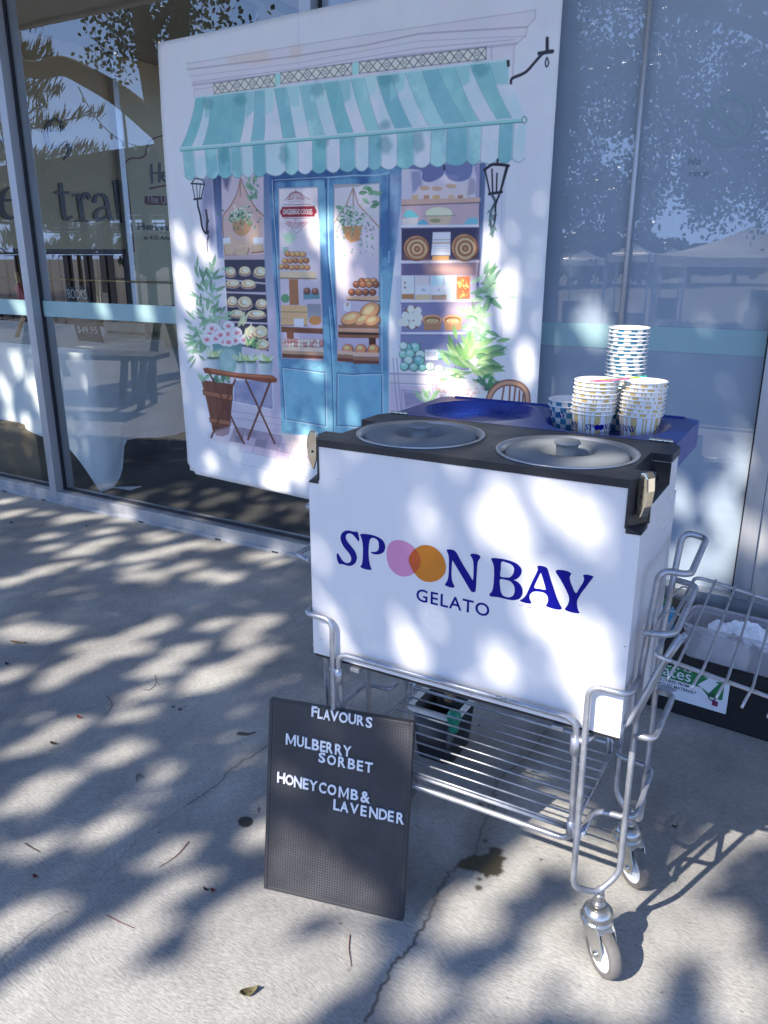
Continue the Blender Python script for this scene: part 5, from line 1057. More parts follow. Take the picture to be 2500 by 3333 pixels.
def stack(kind, x, y, n, dz, what, group, bottom, lean=(0, 0), rz0=None):
    for i in range(n):
        k = n - 1 - i
        if i == 0: lab = bottom
        else: lab = ('topmost %s' % what) if k == 0 else '%s cup from the top of the %s' % (ORD[k], what.split(' of the ')[-1] if ' of the ' in what else what)
        rz = rz0 if (i == 0 and rz0 is not None) else rc.uniform(0, 6.28)
        cup(kind, x + lean[0] * i + rc.uniform(-.0007, .0007), y + lean[1] * i + rc.uniform(-.0006, .0006), FLOORZ + dz * i, rz, lab, group, (rc.uniform(-.014, .014), rc.uniform(-.014, .014)))
stack('y', .424, .384, 9, .0080, 'yellow striped cup of the left yellow stack', 'yellow striped cups, left stack', 'bottom yellow striped cup of the left stack, SPOON and GELATO printed on it', rz0=3.9, lean=(.0005, 0))
stack('y', .512, .410, 9, .0080, 'yellow striped cup of the right yellow stack', 'yellow striped cups, right stack', 'bottom yellow striped cup of the right stack, N BAY printed on it', rz0=4.5, lean=(.0004, .0002))
stack('b', .455, .490, 21, .0079, 'blue checked cup of the tall blue stack', 'blue checked cups, tall stack', 'bottom blue checked cup of the tall stack, behind both yellow stacks', lean=(.00012, 0))
stack('b', .357, .437, 2, .0120, 'blue checked cup of the short pair', 'blue checked cups, short pair', 'lower blue checked cup of the short pair, BAY printed on it', rz0=4.6)
# printed names wrapped on the bottom cups
lx0 = S_ [:, 0].min() if hasattr(S_, 'min') else min(p[0] for p in S_)
LG = [p for g_ in GLYPHS for p in g_[0]]; lgx0 = min(p[0] for p in LG); lgz0 = min(p[1] for p in LG); lgH = max(p[1] for p in LG) - lgz0; lgW = max(p[0] for p in LG) - lgx0
def wrap_logo(x, y, r_bot, r_top, h, ang0, width_ang, zc, kind):
    """the box's logo wrapped round a cup: starts at heading ang0 and runs width_ang round to the right"""
    z0 = FLOORZ
    ht = lgH / lgW * width_ang * (r_bot + r_top) / 2
    def fn(px_, pz_, _):
        a = ang0 + (px_ - lgx0) / lgW * width_ang; zz = zc + (pz_ - lgz0) / lgH * ht; r = r_bot + (r_top - r_bot) * zz / h + .0005
        return (r * math.cos(a), r * math.sin(a), zz)
    m = MB()
    def dens(poly): 
        return smooth_curve(poly, 2, True)
    for P0, H0 in GLYPHS: m.plate(dens(P0), [dens(q) for q in H0], None, 0, fn=lambda a, b, c: fn(a, b, c))
    for P0 in (O1, O2): m.plate(dens(P0), [], None, 0, fn=lambda a, b, c: fn(a, b, c))
    me = text_mesh('GELATO', space=1.1, offset=.01); co, fs = mesh_arrays(me); bpy.data.meshes.remove(me)
    lo, hi = co[:, :2].min(0), co[:, :2].max(0); u = (co[:, :2] - lo) / (hi - lo)
    m.add([fn(lgx0 + lgW * (.34 + .29 * a), lgz0 - lgH * (.62 - .36 * b), 0) for a, b in u], fs, False)
    o = m.build('printed_name', M_INK, fix=False)
    return o
def attach(cupobj, o):
    o.parent = cupobj; o.rotation_euler = (0, 0, -cupobj.rotation_euler[2])
bots = {}
for o in list(COL.objects):
    if o.get('category') == 'paper cup' and (o['label'].startswith('bottom') or o['label'].startswith('lower')): bots[o['label'].split(' printed')[0]] = o
def bot(s): return next(o for k, o in bots.items() if s in k)
for c_, (a0, wa, k) in ((bot('left stack'), (-1.65, 2.2, 'y')), (bot('left stack'), (-4.25, 2.2, 'y')), (bot('right stack'), (-3.74, 2.25, 'y')), (bot('right stack'), (-.41, 2.2, 'y')), (bot('short pair'), (-3.74, 2.4, 'b'))):
    rb, rt = (.0338, .0402) if k == 'y' else (.0306, .0376)
    attach(c_, wrap_logo(0, 0, rb, rt, .046, a0, wa, .018 if k == 'y' else .026, k))
# plastic tasting spoons lying in the top cup
def spoon(x, y, z, rz, col, label):
    mt = pm('spoon_plastic', col, .3)
    P = []; m = MB(); n = 9
    prof = [(-.042, .004), (-.038, .0085), (-.028, .0115), (-.016, .0095), (-.008, .005), (.004, .0033), (.03, .003), (.044, .0036), (.047, .001)]
    for (a, w) in prof:
        dip = -.003 * max(0, 1 - abs((a + .027) / .016))
        P.append([(a, -w, .0), (a, 0, dip - .0006), (a, w, 0)])
    for i in range(len(P) - 1):
        q = P[i] + P[i + 1]; m.add(q, [(0, 3, 4, 1), (1, 4, 5, 2)], True)
    o = m.build('tasting_spoon', mt, fix=False, loc=cw(x, y, z)); o.rotation_euler = (0.25, -.18, rz)
    s = o.modifiers.new('thickness', 'SOLIDIFY'); s.thickness = .0012
    tag(o, label, 'spoon', 'tasting spoons on the cups')
zt = FLOORZ + 8 * .008 + .0515
spoon(.449, .366, zt - .001, .05, (.62, .14, .33), 'pink tasting spoon lying on the left yellow cup stack')
spoon(.464, .371, zt + .0015, .12, (.42, .62, .05), 'lime green tasting spoon behind the pink one')
spoon(.476, .377, zt + .003, .20, (.08, .55, .45), 'teal tasting spoon whose handle tip sticks out furthest')

# ------------------------------------------------------------------ letter board leaning on the trolley
byaw, ln = .236, .172
bu = np.array([math.cos(byaw), math.sin(byaw), 0]); bn = np.array([-math.sin(byaw), math.cos(byaw), 0])
BOO = np.array([-.932, -1.647, 0.0]) - bn * .014; BW, BH, BT = .308, .424, .017
bv = np.array([0, 0, 1]) * math.cos(ln) + bn * math.sin(ln); bnn = np.cross(bu, bv) * -1
board = empty('letter_board', BOO, label='dark perforated letter board listing flavours in white letters, leaning on the trolley', cat='letter board')
board.rotation_euler = Matrix((tuple(bu), tuple(-bnn * -1), tuple(bv))).transposed().to_euler()     # local x right, y into the board, z up
def perf_mat():
    m, nt, b = new_mat('perforated_board'); N, Lk = nt.nodes, nt.links; b.inputs['Roughness'].default_value = .5
    tc = N.new('ShaderNodeTexCoord'); vm = N.new('ShaderNodeVectorMath'); vm.operation = 'SCALE'; vm.inputs['Scale'].default_value = 1 / .0056; Lk.new(tc.outputs['Object'], vm.inputs[0])
    fr = N.new('ShaderNodeVectorMath'); fr.operation = 'FRACTION'; Lk.new(vm.outputs[0], fr.inputs[0])
    sb = N.new('ShaderNodeVectorMath'); sb.operation = 'SUBTRACT'; sb.inputs[1].default_value = (.5, .5, .5); Lk.new(fr.outputs[0], sb.inputs[0])
    ml = N.new('ShaderNodeVectorMath'); ml.operation = 'MULTIPLY'; ml.inputs[1].default_value = (1, 0, 1); Lk.new(sb.outputs[0], ml.inputs[0])
    le = N.new('ShaderNodeVectorMath'); le.operation = 'LENGTH'; Lk.new(ml.outputs[0], le.inputs[0])
    ra = N.new('ShaderNodeValToRGB'); ra.color_ramp.elements[0].position = .20; ra.color_ramp.elements[1].position = .25; Lk.new(le.outputs['Value'], ra.inputs[0])
    no = N.new('ShaderNodeTexNoise'); no.inputs['Scale'].default_value = 14; no.inputs['Detail'].default_value = 8; Lk.new(tc.outputs['Object'], no.inputs[0])
    r2 = N.new('ShaderNodeValToRGB'); r2.color_ramp.elements[0].position = .3; r2.color_ramp.elements[1].position = .72; r2.color_ramp.elements[0].color = (.030, .031, .037, 1); r2.color_ramp.elements[1].color = (.056, .057, .065, 1); Lk.new(no.outputs[0], r2.inputs[0])
    mx = N.new('ShaderNodeMix'); mx.data_type = 'RGBA'; mx.inputs[6].default_value = (.004, .004, .006, 1); Lk.new(ra.outputs[0], mx.inputs[0]); Lk.new(r2.outputs[0], mx.inputs[7]); Lk.new(mx.outputs[2], b.inputs['Base Color'])
    bp = N.new('ShaderNodeBump'); bp.inputs['Distance'].default_value = .001; bp.inputs['Strength'].default_value = .6; Lk.new(ra.outputs[0], bp.inputs['Height']); Lk.new(bp.outputs[0], b.inputs['Normal'])
    return m
M_PERF = perf_mat(); M_BFRAME = pm('charcoal_board_edge', (.036, .037, .043), .45, var=.12, scale=20)
m = MB(); m.box((.008, .0012, .008), (BW - .008, .006, BH - .008)); m.build('panel', M_PERF, board)
m = MB()
m.box((0, 0, 0), (.008, BT, BH)); m.box((BW - .008, 0, 0), (BW, BT, BH)); m.box((.0081, .0002, 0), (BW - .0081, BT, .008)); m.box((.0081, .0002, BH - .008), (BW - .0081, BT, BH)); m.box((.0081, .0062, .0081), (BW - .0081, BT - .002, BH - .0081))
m.build('frame', M_BFRAME, board, bevel=.0012)
M_LET = pm('white_plastic_letter', (.78, .79, .82), .35)
Mi = np.stack([bu, bn * 0 + np.cross(bv, bu), bv])
def on_board(x, y):
    q = on_plane(850 + x * .3844, 2200 + y * .3844, np.cross(bu, bv), BOO) - BOO
    return float(q @ bu), float(q @ bv)
LTR = [('F', 430, 478, 255, 345), ('L', 482, 525, 275, 360), ('A', 530, 588, 285, 372), ('V', 588, 660, 293, 382), ('O', 662, 737, 305, 395), ('U', 742, 808, 318, 405), ('R', 815, 874, 332, 418), ('S', 888, 945, 345, 437),
       ('M', 213, 297, 490, 585), ('U', 307, 365, 507, 598), ('L', 374, 425, 522, 613), ('B', 434, 495, 534, 627), ('E', 503, 550, 548, 640), ('R', 555, 612, 560, 652), ('R', 628, 690, 576, 668), ('Y', 695, 768, 588, 678),
       ('S', 490, 547, 645, 732), ('O', 562, 637, 667, 752), ('R', 655, 718, 682, 772), ('B', 738, 800, 697, 787), ('E', 814, 866, 712, 802), ('T', 880, 948, 727, 815),
       ('H', 140, 208, 815, 905), ('O', 210, 280, 835, 923), ('N', 282, 350, 850, 945), ('E', 357, 405, 865, 957), ('Y', 408, 482, 882, 970), ('C', 493, 555, 898, 990), ('O', 565, 640, 916, 1006), ('M', 660, 745, 938, 1033), ('B', 762, 825, 957, 1047), ('&', 845, 925, 975, 1072),
       ('L', 615, 668, 1042, 1135), ('A', 672, 742, 1060, 1150), ('V', 755, 830, 1077, 1165), ('E', 845, 896, 1093, 1184), ('N', 918, 992, 1108, 1203), ('D', 1000, 1070, 1124, 1216), ('E', 1075, 1126, 1138, 1230), ('R', 1148, 1213, 1155, 1250)]
for c_, xl_, xr_, yt_, yb_ in LTR:
    xc = (xl_ + xr_) / 2; u0 = on_board(xl_, (yt_ + yb_) / 2)[0]; u1 = on_board(xr_, (yt_ + yb_) / 2)[0]; v1 = on_board(xc, yt_)[1]; v0 = on_board(xc, yb_)[1]
    m = MB()
    if c_ == 'M':
        w_ = .17; MP = [(0, 0), (w_, 0), (w_, .72), (.5 - .02, .10), (.5 + .02, .10), (1 - w_, .72), (1 - w_, 0), (1, 0), (1, 1), (1 - w_ * 1.05, 1), (.5, .30), (w_ * 1.05, 1), (0, 1)]
        m.prism([(u0 + a * (u1 - u0), v0 + b * (v1 - v0)) for a, b in MP], -.0029, .0005, fn=lambda x, y, z: (x, z, y)); m.build('letter', M_LET, board, bevel=.0005); continue
    text_into(m, c_, lambda x, y, z: (x, -z - .0012, y), box=(u0, v0, u1, v1), size=.03, extrude=.0012, bevel=.0005, offset=.0002)
    m.build('letter', M_LET, board, fix=False)

# ------------------------------------------------------------------ wire tray hung on the trolley's right end
tray = empty('wire_tray', cw(.667, -.026, .70), CART_R, label='grey wire tray hooked on the right end of the trolley, running out of frame', cat='wire tray')
tray.rotation_euler = (0, R_(8.5), CART_R)
m = MB(); tp_ = [(0.0, 0, 0), (.52, 0, 0), (.52, .367, 0), (0, .367, 0)]
m.tube([(.02, 0, 0), (.52, 0, 0), (.52, .367, 0), (-.008, .367, 0), (-.008, .0, 0), (.02, 0, 0)], .0034, 8, fr=.02); m.build('rim', M_ZINC, tray)
for i in range(14):
    x = .028 + .0355 * i
    m = MB(); m.tube([(x, .369, .0045), (x, .0, .0045), (x - .004, -.020, -.004), (x - .006, -.034, -.014)], .0022, 6, fr=.012); m.build('wire', M_ZINC, tray)
for y in (.075,):
    m = MB(); m.tube([(.014, y, .012), (.0, y - .01, -.05), (-.022, y - .03, -.165), (-.040, y - .028, -.178)], .0048, 8, fr=.02); m.tube([(.020, y + .012, .010), (.003, y + .003, -.05), (-.016, y - .018, -.165)], .0048, 8, fr=.02); m.build('strut', M_ZINC, tray)
for k, y in enumerate((.17, .29)):
    m = MB(); m.tube([(.004, y, .0), (-.020, y, .006), (-.032, y - .01, -.02), (-.050, y - .03, -.10)], .0022, 6, fr=.01); m.build('hook', M_ZINC, tray)

# ------------------------------------------------------------------ black crate against the window, with clear tub and napkins on it
c1 = on_ground(2124, 2301); c2 = on_ground(2500, 2417); cdir = (c2 - c1) / np.linalg.norm(c2 - c1); crz = math.atan2(cdir[1], cdir[0])
M_FOAM = pm('black_crate_foam', (.007, .007, .008), .8, var=.25, scale=40, bump=.15, bscale=260)
co_ = c1 - cdir * .36; crate = empty('crate', co_, crz, label='long black foam crate on the ground against the window, recycling sticker on its front', cat='crate')
m = MB(); m.box((0, 0, 0), (1.25, .42, .150)); m.build('body', M_FOAM, crate, bevel=.006)
m = MB(); m.box((-.004, -.004, .1505), (1.254, .424, .182)); m.build('rim', M_FOAM, crate, bevel=.005)
M_STW = pm('worn_white_label', (.66, .67, .70), .5, var=.08, scale=30); M_STG = pm('green_label_print', (.02, .16, .055), .45, var=.2, scale=60); M_STT = pm('label_text_ink', (.02, .03, .05), .5); M_MAR = pm('maroon_label_print', (.16, .012, .06), .5)
def on_crate(x, y):
    q = on_plane(*(1900 + x * .3617, 1650 + y * .3617), (-cdir[1], cdir[0], 0), c1) - co_
    return float(q @ cdir), float(q[2])
sl = empty('label', (0, -.0008, 0)); sl.parent = crate
def lab(mb, pts, d, name, mat):
    mb.add([(a, d, b) for a, b in pts], [list(range(len(pts)))], False)
(xa, za), (xb, zb_) = on_crate(1315, 1555), on_crate(1278, 1865)
X1 = max(xa, xb); X0 = X1 - .275; ZT, ZBm = za, zb_
ZG = ZT - (ZT - ZBm) * .44
m = MB(); m.box((X0, -.0006, ZBm), (X1, 0, ZT)); sheet = m.build('paper', M_STW, sl)
m = MB(); m.add([(X0, -.0008, ZG), (X1 - .075, -.0008, ZG), (X1 - .052, -.0008, ZG - .022), (X1 - .018, -.0008, ZG - .022), (X1 - .014, -.0008, ZG - .018), (X1 - .014, -.0008, ZT - .010), (X1 - .10, -.0008, ZT), (X0, -.0008, ZT)], [list(range(8))], False); m.build('green_print', M_STG, sl, fix=False)
m = MB(); m.add([(X1 - .085, -.0011, ZG + .006), (X1 - .058, -.0011, ZG + .034), (X1 - .072, -.0011, ZG + .036), (X1 - .03, -.0011, ZT - .006), (X1 - .016, -.0011, ZT - .012), (X1 - .040, -.0011, ZG + .030), (X1 - .030, -.0011, ZG + .026), (X1 - .052, -.0011, ZG - .010)], [list(range(8))], False)
text_into(m, 'enviro', lambda x, y, z: (x, -.0010, y), box=(X1 - .225, ZG + .036, X1 - .105, ZT - .002)); text_into(m, 'crates', lambda x, y, z: (x, -.0010, y), box=(X1 - .225, ZG + .006, X1 - .105, ZG + .034)); m.build('white_print', M_STW, sl, fix=False)
m = MB(); text_into(m, 'MANUFACTURED FROM', lambda x, y, z: (x, -.0010, y), box=(X1 - .235, ZG - .013, X1 - .108, ZG - .003), offset=.02); text_into(m, 'RECYCLED MATERIAL*', lambda x, y, z: (x, -.0010, y), box=(X1 - .215, ZG - .027, X1 - .085, ZG - .017), offset=.02)
m.build('text_print', M_STT, sl, fix=False)
m = MB(); m.box((X1 - .040, -.0011, ZBm + .016), (X1 - .024, -.0007, ZBm + .032)); m.build('tick_box', M_MAR, sl)
m = MB(); m.plate([(X1 - .042 + .011 * math.cos(t), ZBm + .040 + .011 * math.sin(t)) for t in np.linspace(0, 6.283, 25)[:-1]], [[(X1 - .042 + .007 * math.cos(t), ZBm + .040 + .007 * math.sin(t)) for t in np.linspace(0, 6.283, 25)[:-1]]], None, 0, fn=lambda x, y, z: (x, -.0011, y)); m.build('ring_print', M_STT, sl, fix=False)
m = MB(); lz = np.random.default_rng(8); pts = [(X1 - .165 + .034 * math.cos(t) * lz.uniform(.6, 1.1), ZBm + .028 + .011 * math.sin(t) * lz.uniform(.5, 1.1)) for t in np.linspace(0, 6.283, 19)[:-1]]
m.add([(a, -.0010, b) for a, b in pts], [list(range(len(pts)))], False); m.build('worn_patch', pm('worn_grey', (.28, .29, .31), .7), sl, fix=False)
for ob in sl.children: ob.location = (0, 0, 0)
sl.location = (0, -.0004, 0)
def clear_plastic(name, tint, rough=.12, t=.55):
    m = bpy.data.materials.new(name); m.use_nodes = True; nt = m.node_tree; b = nt.nodes['Principled BSDF']; o = nt.nodes['Material Output']
    b.inputs['Base Color'].default_value = (*tint, 1); b.inputs['Roughness'].default_value = rough
    tr = nt.nodes.new('ShaderNodeBsdfTransparent'); mx = nt.nodes.new('ShaderNodeMixShader'); mx.inputs[0].default_value = t
    nt.links.new(b.outputs[0], mx.inputs[1]); nt.links.new(tr.outputs[0], mx.inputs[2]); nt.links.new(mx.outputs[0], o.inputs[0]); return m
M_CLEAR = clear_plastic('clear_plastic_tub', (.52, .51, .56), .12, .58); M_BAG = clear_plastic('crinkled_clear_bag', (.7, .7, .72), .08, .45)
def on_cr(x, y, z):                       # crate frame
    q = on_plane(1900 + x * .3617, 1650 + y * .3617, (0, 0, 1), (0, 0, z)) - co_; return np.array([q @ cdir, q @ np.array([-cdir[1], cdir[0], 0]), z])
tx0 = on_cr(760, 1340, .19)[0]; tub = empty('clear_tub', co_ + cdir * (tx0 + .02) + np.array([-cdir[1], cdir[0], 0]) * .01 + np.array([0, 0, .1825]), crz, label='clear plastic storage tub standing on the black crate', cat='tub')
TW, TD, TH = .52, .15, .105; m = MB()
def rr(x0, y0, x1, y1, r, n=5):
    out = []
    for cx_, cy2, a0 in ((x1 - r, y0 + r, -90), (x1 - r, y1 - r, 0), (x0 + r, y1 - r, 90), (x0 + r, y0 + r, 180)):
        for i in range(n + 1): a = R_(a0 + 90 * i / n); out.append((cx_ + r * math.cos(a), cy2 + r * math.sin(a)))
    return out
def shell(mb, loops):
    n = len(loops[0][0]); vs = [(x, y, z) for lp, z in loops for x, y in lp]
    mb.add(vs, [(i * n + k, i * n + (k + 1) % n, (i + 1) * n + (k + 1) % n, (i + 1) * n + k) for i in range(len(loops) - 1) for k in range(n)] , True)
shell(m, [(rr(.012, .012, TW - .012, TD - .012, .02), .0), (rr(0.006, 0.006, TW - .006, TD - .006, .025), .008), (rr(0, 0, TW, TD, .028), TH)])
m.add([(x, y, .0005) for x, y in rr(.012, .012, TW - .012, TD - .012, .02)], [list(range(24))], False)
m.build('body', M_CLEAR, tub, fix=False)
m = MB(); P0 = rr(-.004, -.004, TW + .004, TD + .004, .03); m.tube([(x, y, TH) for x, y in P0], .004, 8, closed=True); P1 = rr(-.001, -.001, TW + .001, TD + .001, .028); m.tube([(x, y, TH - .016) for x, y in P1], .0022, 6, closed=True); m.build('rim', M_CLEAR, tub)
# napkins and a bag in it
M_PAPER = pm('white_tissue', (.80, .81, .84), .8, var=.04, scale=20)
def crumple(name, w, d, h, seed, n=40, amp=.03):
    rg = np.random.default_rng(seed); N_ = np.abs(noise2(n + 1, n + 1, 9, seed, 4, .55) - .5) * 2 + .4 * noise2(n + 1, n + 1, 14, seed + 1, 2); m = MB()
    for j in range(n + 1):
        for i in range(n + 1):
            u, v = i / n - .5, j / n - .5
            m.v.append((u * w, v * d, h * (1 - (2 * abs(u)) ** 3) * (1 - (2 * abs(v)) ** 3) + amp * (N_[j, i] - .5)))
    for j in range(n):
        for i in range(n):
            a = j * (n + 1) + i; m.f.append([a, a + 1, a + n + 2, a + n + 1]); m.m.append(0); m.sm.append(False)
    return m
m = crumple('n', .19, .08, .045, 4, amp=.055); nk = m.build('paper_napkins', M_PAPER, fix=False, loc=co_ + cdir * (tx0 + .165) + np.array([-cdir[1], cdir[0], 0]) * .12 + np.array([0, 0, .238])); nk.rotation_euler = (0, 0, crz + .1)
tag(nk, 'crumpled white paper napkins poking out of the clear tub', 'napkins')
m = crumple('n', .14, .10, .05, 9, amp=.03); bg = m.build('plastic_bag', M_BAG, fix=False, loc=co_ + cdir * (tx0 + .13) + np.array([-cdir[1], cdir[0], 0]) * .07 + np.array([0, 0, .198])); bg.rotation_euler = (.5, 0, crz)
tag(bg, 'crinkled clear plastic bag inside the storage tub', 'plastic bag')
bt = empty('bottle', cw(.64, .55, 0) * 0 + on_ground(*(1900 + 745 * .3617, 1650 + 960 * .3617), .24) * 1.0, label='small bottle with blue label and green cap behind the trolley end', cat='bottle')
bt.location.z = .1825
M_BLB = pm('blue_bottle_label', (.03, .28, .50), .35); M_GRN = pm('green_cap', (.02, .16, .07), .4)
m = MB(); m.lathe([(0, 0), (.024, 0), (.026, .004), (.026, .065), (.020, .078), (.012, .084), (0, .084)], 20); m.build('body', M_BLB, bt)
m = MB(); m.lathe([(0, .0842), (.014, .0842), (.014, .105), (0, .106)], 16); m.build('cap', M_GRN, bt)

# ------------------------------------------------------------------ black bucket and green scoop under the trolley
bk = empty('bucket', cw(.045, .54, 0), CART_R, label='black rectangular bucket with a pale clear rim on the ground behind the trolley', cat='bucket')
M_BKT = pm('black_bucket_plastic', (.014, .015, .017), .35, var=.2, scale=10); M_RIM = pm('cloudy_rim_plastic', (.68, .68, .66), .4, var=.1, scale=30)
m = MB(); shell(m, [(rr(-.052, -.07, .052, .07, .02), 0), (rr(-.063, -.083, .063, .083, .024), .150), (rr(-.058, -.078, .058, .078, .022), .150), (rr(-.048, -.066, .048, .066, .018), .006)])
m.add([(x, y, .0062) for x, y in rr(-.048, -.066, .048, .066, .018)], [list(range(24))], False); m.build('body', M_BKT, bk, fix=False)
m = MB(); shell(m, [(rr(-.064, -.084, .064, .084, .024), .146), (rr(-.076, -.096, .076, .096, .03), .148), (rr(-.076, -.096, .076, .096, .03), .1555), (rr(-.060, -.080, .060, .080, .022), .1525), (rr(-.058, -.078, .058, .078, .022), .1505)]); m.build('rim', M_RIM, bk)
sc_ = empty('scoop', cw(.112, .455, .158), CART_R, label='green ball-handled scoop sticking out of the black bucket', cat='scoop')
M_TEAL = pm('green_plastic', (.015, .22, .14), .35)
m = MB(); m.lathe([(0, .024), (.008, .023), (.0145, .018), (.0185, .010), (.0195, .002), (.0175, -.008), (.0125, -.015), (.013, -.018), (.0135, -.034), (.011, -.038), (0, -.038)], 20); m.build('handle', M_TEAL, sc_)
m = MB(); m.tube([(0, 0, -.03), (-.02, .05, -.08), (-.03, .08, -.12)], .005, 6, fr=.02); m.build('shaft', M_STEEL, sc_)

# ------------------------------------------------------------------ litter on the concrete
M_TWIG = pm('dry_twig', (.055, .035, .028), .8, var=.3, scale=40); M_TWIGR = pm('reddish_twig', (.12, .035, .03), .7, var=.3, scale=40)
def gE(x, y): return (x * .6028, 2000 + y * .6028)
def twig(pxs, r, label, mat=M_TWIG, branch=None):
    P = [on_ground(*q) + np.array([0, 0, r + .001]) for q in pxs]; o0 = P[0].copy(); o0[2] = 0
    P = smooth_curve([p - o0 for p in P], 4); m = MB(); m.tube([tuple(p) for p in P], r, 6, r2=r * .6)
    if branch: m.tube([tuple(on_ground(*q) - o0 + np.array([0, 0, r + .002])) for q in branch], r * .7, 5, r2=r * .4)
    tag(m.build('twig', mat, loc=o0), label, 'twig', 'twigs fallen on the concrete')
twig([gE(573, 440), gE(603, 478), (600 * .6028, 2000 + 505 * .6028), gE(566, 548)], 0.0010, 'thin curved dark twig in the shade left of the letter board')
twig([gE(775, 408), gE(812, 408), gE(842, 372), gE(836, 330)], .0009, 'hooked forked twig beside the dapples nearest the board', branch=[gE(842, 368), gE(858, 376), gE(852, 392)])
twig([gE(742, 902), gE(736, 880), gE(748, 866), gE(776, 884)], .0012, 'tiny black twig bent like an arch', branch=[gE(748, 866), gE(754, 884)])
twig([gE(135, 1239), gE(170, 1262), gE(212, 1285)], .0014, 'short straight black twig near the left edge')
twig([gE(1020, 1230), gE(962, 1298), gE(905, 1340), gE(857, 1370)], .0011, 'long reddish twig lying in the shade left of the board', M_TWIGR)
twig([gE(575, 1626), gE(640, 1660), gE(722, 1697)], .0009, 'thin brown twig at the edge of a big sun patch', M_TWIGR)
twig([(1139, 3045), (1136, 3090), (1140, 3120), (1143, 3150)], .0009, 'small reddish curved twig in front of the board', M_TWIGR)
def dry_leaf(px_, py_, L, w, ang, col, label, lift=.006):
    p = on_ground(px_, py_); m = MB(); n = 8; ca, sa = math.cos(ang), math.sin(ang); rows = []
    for i in range(n + 1):
        t = i / n; hw = w / 2 * math.sin(math.pi * t ** .8) ** .8 if 0 < t < 1 else .0003; z = .001 + lift * (t - .5) ** 2 * 3
        for k in (-1, 0, 1):
            a, b = (t - .5) * L, k * hw; m.v.append((a * ca - b * sa, a * sa + b * ca, z + abs(k) * lift * .5))
    for i in range(n):
        for k in (0, 1): q = i * 3 + k; m.f.append([q, q + 1, q + 4, q + 3]); m.m.append(0); m.sm.append(True)
    o = m.build('dry_leaf', pm('leaf_litter', col, .7, var=.3, scale=60), fix=False, loc=p); s = o.modifiers.new('thickness', 'SOLIDIFY'); s.thickness = .0006; s.offset = 1
    tag(o, label, 'leaf', 'leaves fallen on the concrete')
dry_leaf(*gE(100, 155), .062, .014, .35, (.20, .15, .09), 'long tan dry leaf on a sun patch at the left edge')
dry_leaf(*gE(430, 560), .018, .008, 0, (.28, .05, .02), 'small red leaf at the tip of a sun patch')
dry_leaf(*gE(290, 701), .020, .010, .2, (.06, .045, .03), 'small brown curled leaf low on a sun patch')
dry_leaf(*gE(40, 271), .018, .009, .1, (.03, .03, .03), 'dark leaf speck at the left edge above a sun patch')
dry_leaf(*gE(1345, 2048), .034, .018, .9, (.10, .085, .04), 'olive brown seed husk near the bottom of the picture', .009)
dry_leaf(*gE(1372, 2028), .020, .005, 1.3, (.10, .05, .03), 'brown husk tail beside the olive seed husk', .003)
dry_leaf(*gE(1152, 1496), .010, .007, .4, (.20, .035, .02), 'tiny red leaf fragment below the letter board corner')
dry_leaf(*gE(1114, 1492), .013, .006, .1, (.04, .03, .03), 'tiny dark leaf fragment beside the red one')
dry_leaf(*gE(193, 1421), .011, .008, .2, (.16, .03, .03), 'tiny maroon leaf fragment near the left edge')
dry_leaf(125 * .3014, 1500 + 670 * .3014, .018, .012, .2, (.02, .02, .02), 'black leaf clump near the window sill at the far left')
dry_leaf(935 * .3014, 1500 + 711 * .3014, .012, .007, 0, (.02, .02, .02), 'black leaf speck below the tablecloth tip')
dry_leaf(*(1850 + 898 * .3842, 2350 + 893 * .3842), .012, .005, .2, (.03, .03, .03), 'dark leaf speck right of the rear caster')
# ------------------------------------------------------------------ shop interior behind the clear panes
M_CARPET = pm('dark_carpet', (.009, .012, .013), .95, var=.3, scale=90)
M_BEIGE = pm('beige_painted_board', (.52, .44, .29), .7, var=.05, scale=2)
M_INK2 = pm('black_sign_letter', (.008, .008, .009), .4)
M_WOOD = pm('brown_timber', (.11, .055, .028), .6, var=.45, scale=7, stretch=(1, 9, .4))
m = MB(); m.box((-9, GY + .05, -.1), (2, 6.5, -.002)); tag(m.build('interior_floor', M_CARPET), kind='structure')
M_CEIL = pm('interior_ceiling', (.35, .33, .28), .8)
m = MB(); m.box((-9, .3, 3.02), (2, 5.0, 3.1)); tag(m.build('ceiling', M_CEIL), kind='structure')
WX = -6.2
sw_ = lambda x, y, d=0.0: on_plane(x * .33755, 300 + y * .33755, (1, 0, 0), (WX + d, 0, 0))
wall = empty('interior_wall', (WX, 3, 0), label='beige interior side wall above dark slatted timber, far left inside the shop', cat='wall')
wall.location = (0, 0, 0)
zb = sw_(700, 1510)[2]; zb2 = zb - .05
m = MB(); m.box((WX - .12, GY + .06, zb), (WX - .03, 6.4, 3.01)); m.build('painted_panel', M_BEIGE, wall)
m = MB(); m.box((WX - .12, GY + .06, zb2), (WX - .015, 6.4, zb - .001)); m.build('black_trim', M_GASKET, wall)
for i in range(58):
    y = .12 + i * .105
    m = MB(); m.box((WX - .12, y, 0), (WX - .04, y + .078, zb2 - .001)); m.build('slat', M_WOOD, wall)
m = MB(); m.box((WX - .16, GY + .06, 0), (WX - .1205, 6.4, zb2 - .001)); m.build('backing', M_GASKET, wall)
m = MB(); m.box((XM - .03, GY + .062, 0), (XM - .002, 3.6, 3.0)); tag(m.build('partition_wall', pm('partition_paint', (.2, .2, .19), .8)), 'interior partition wall meeting the middle mullion behind the poster', 'wall')
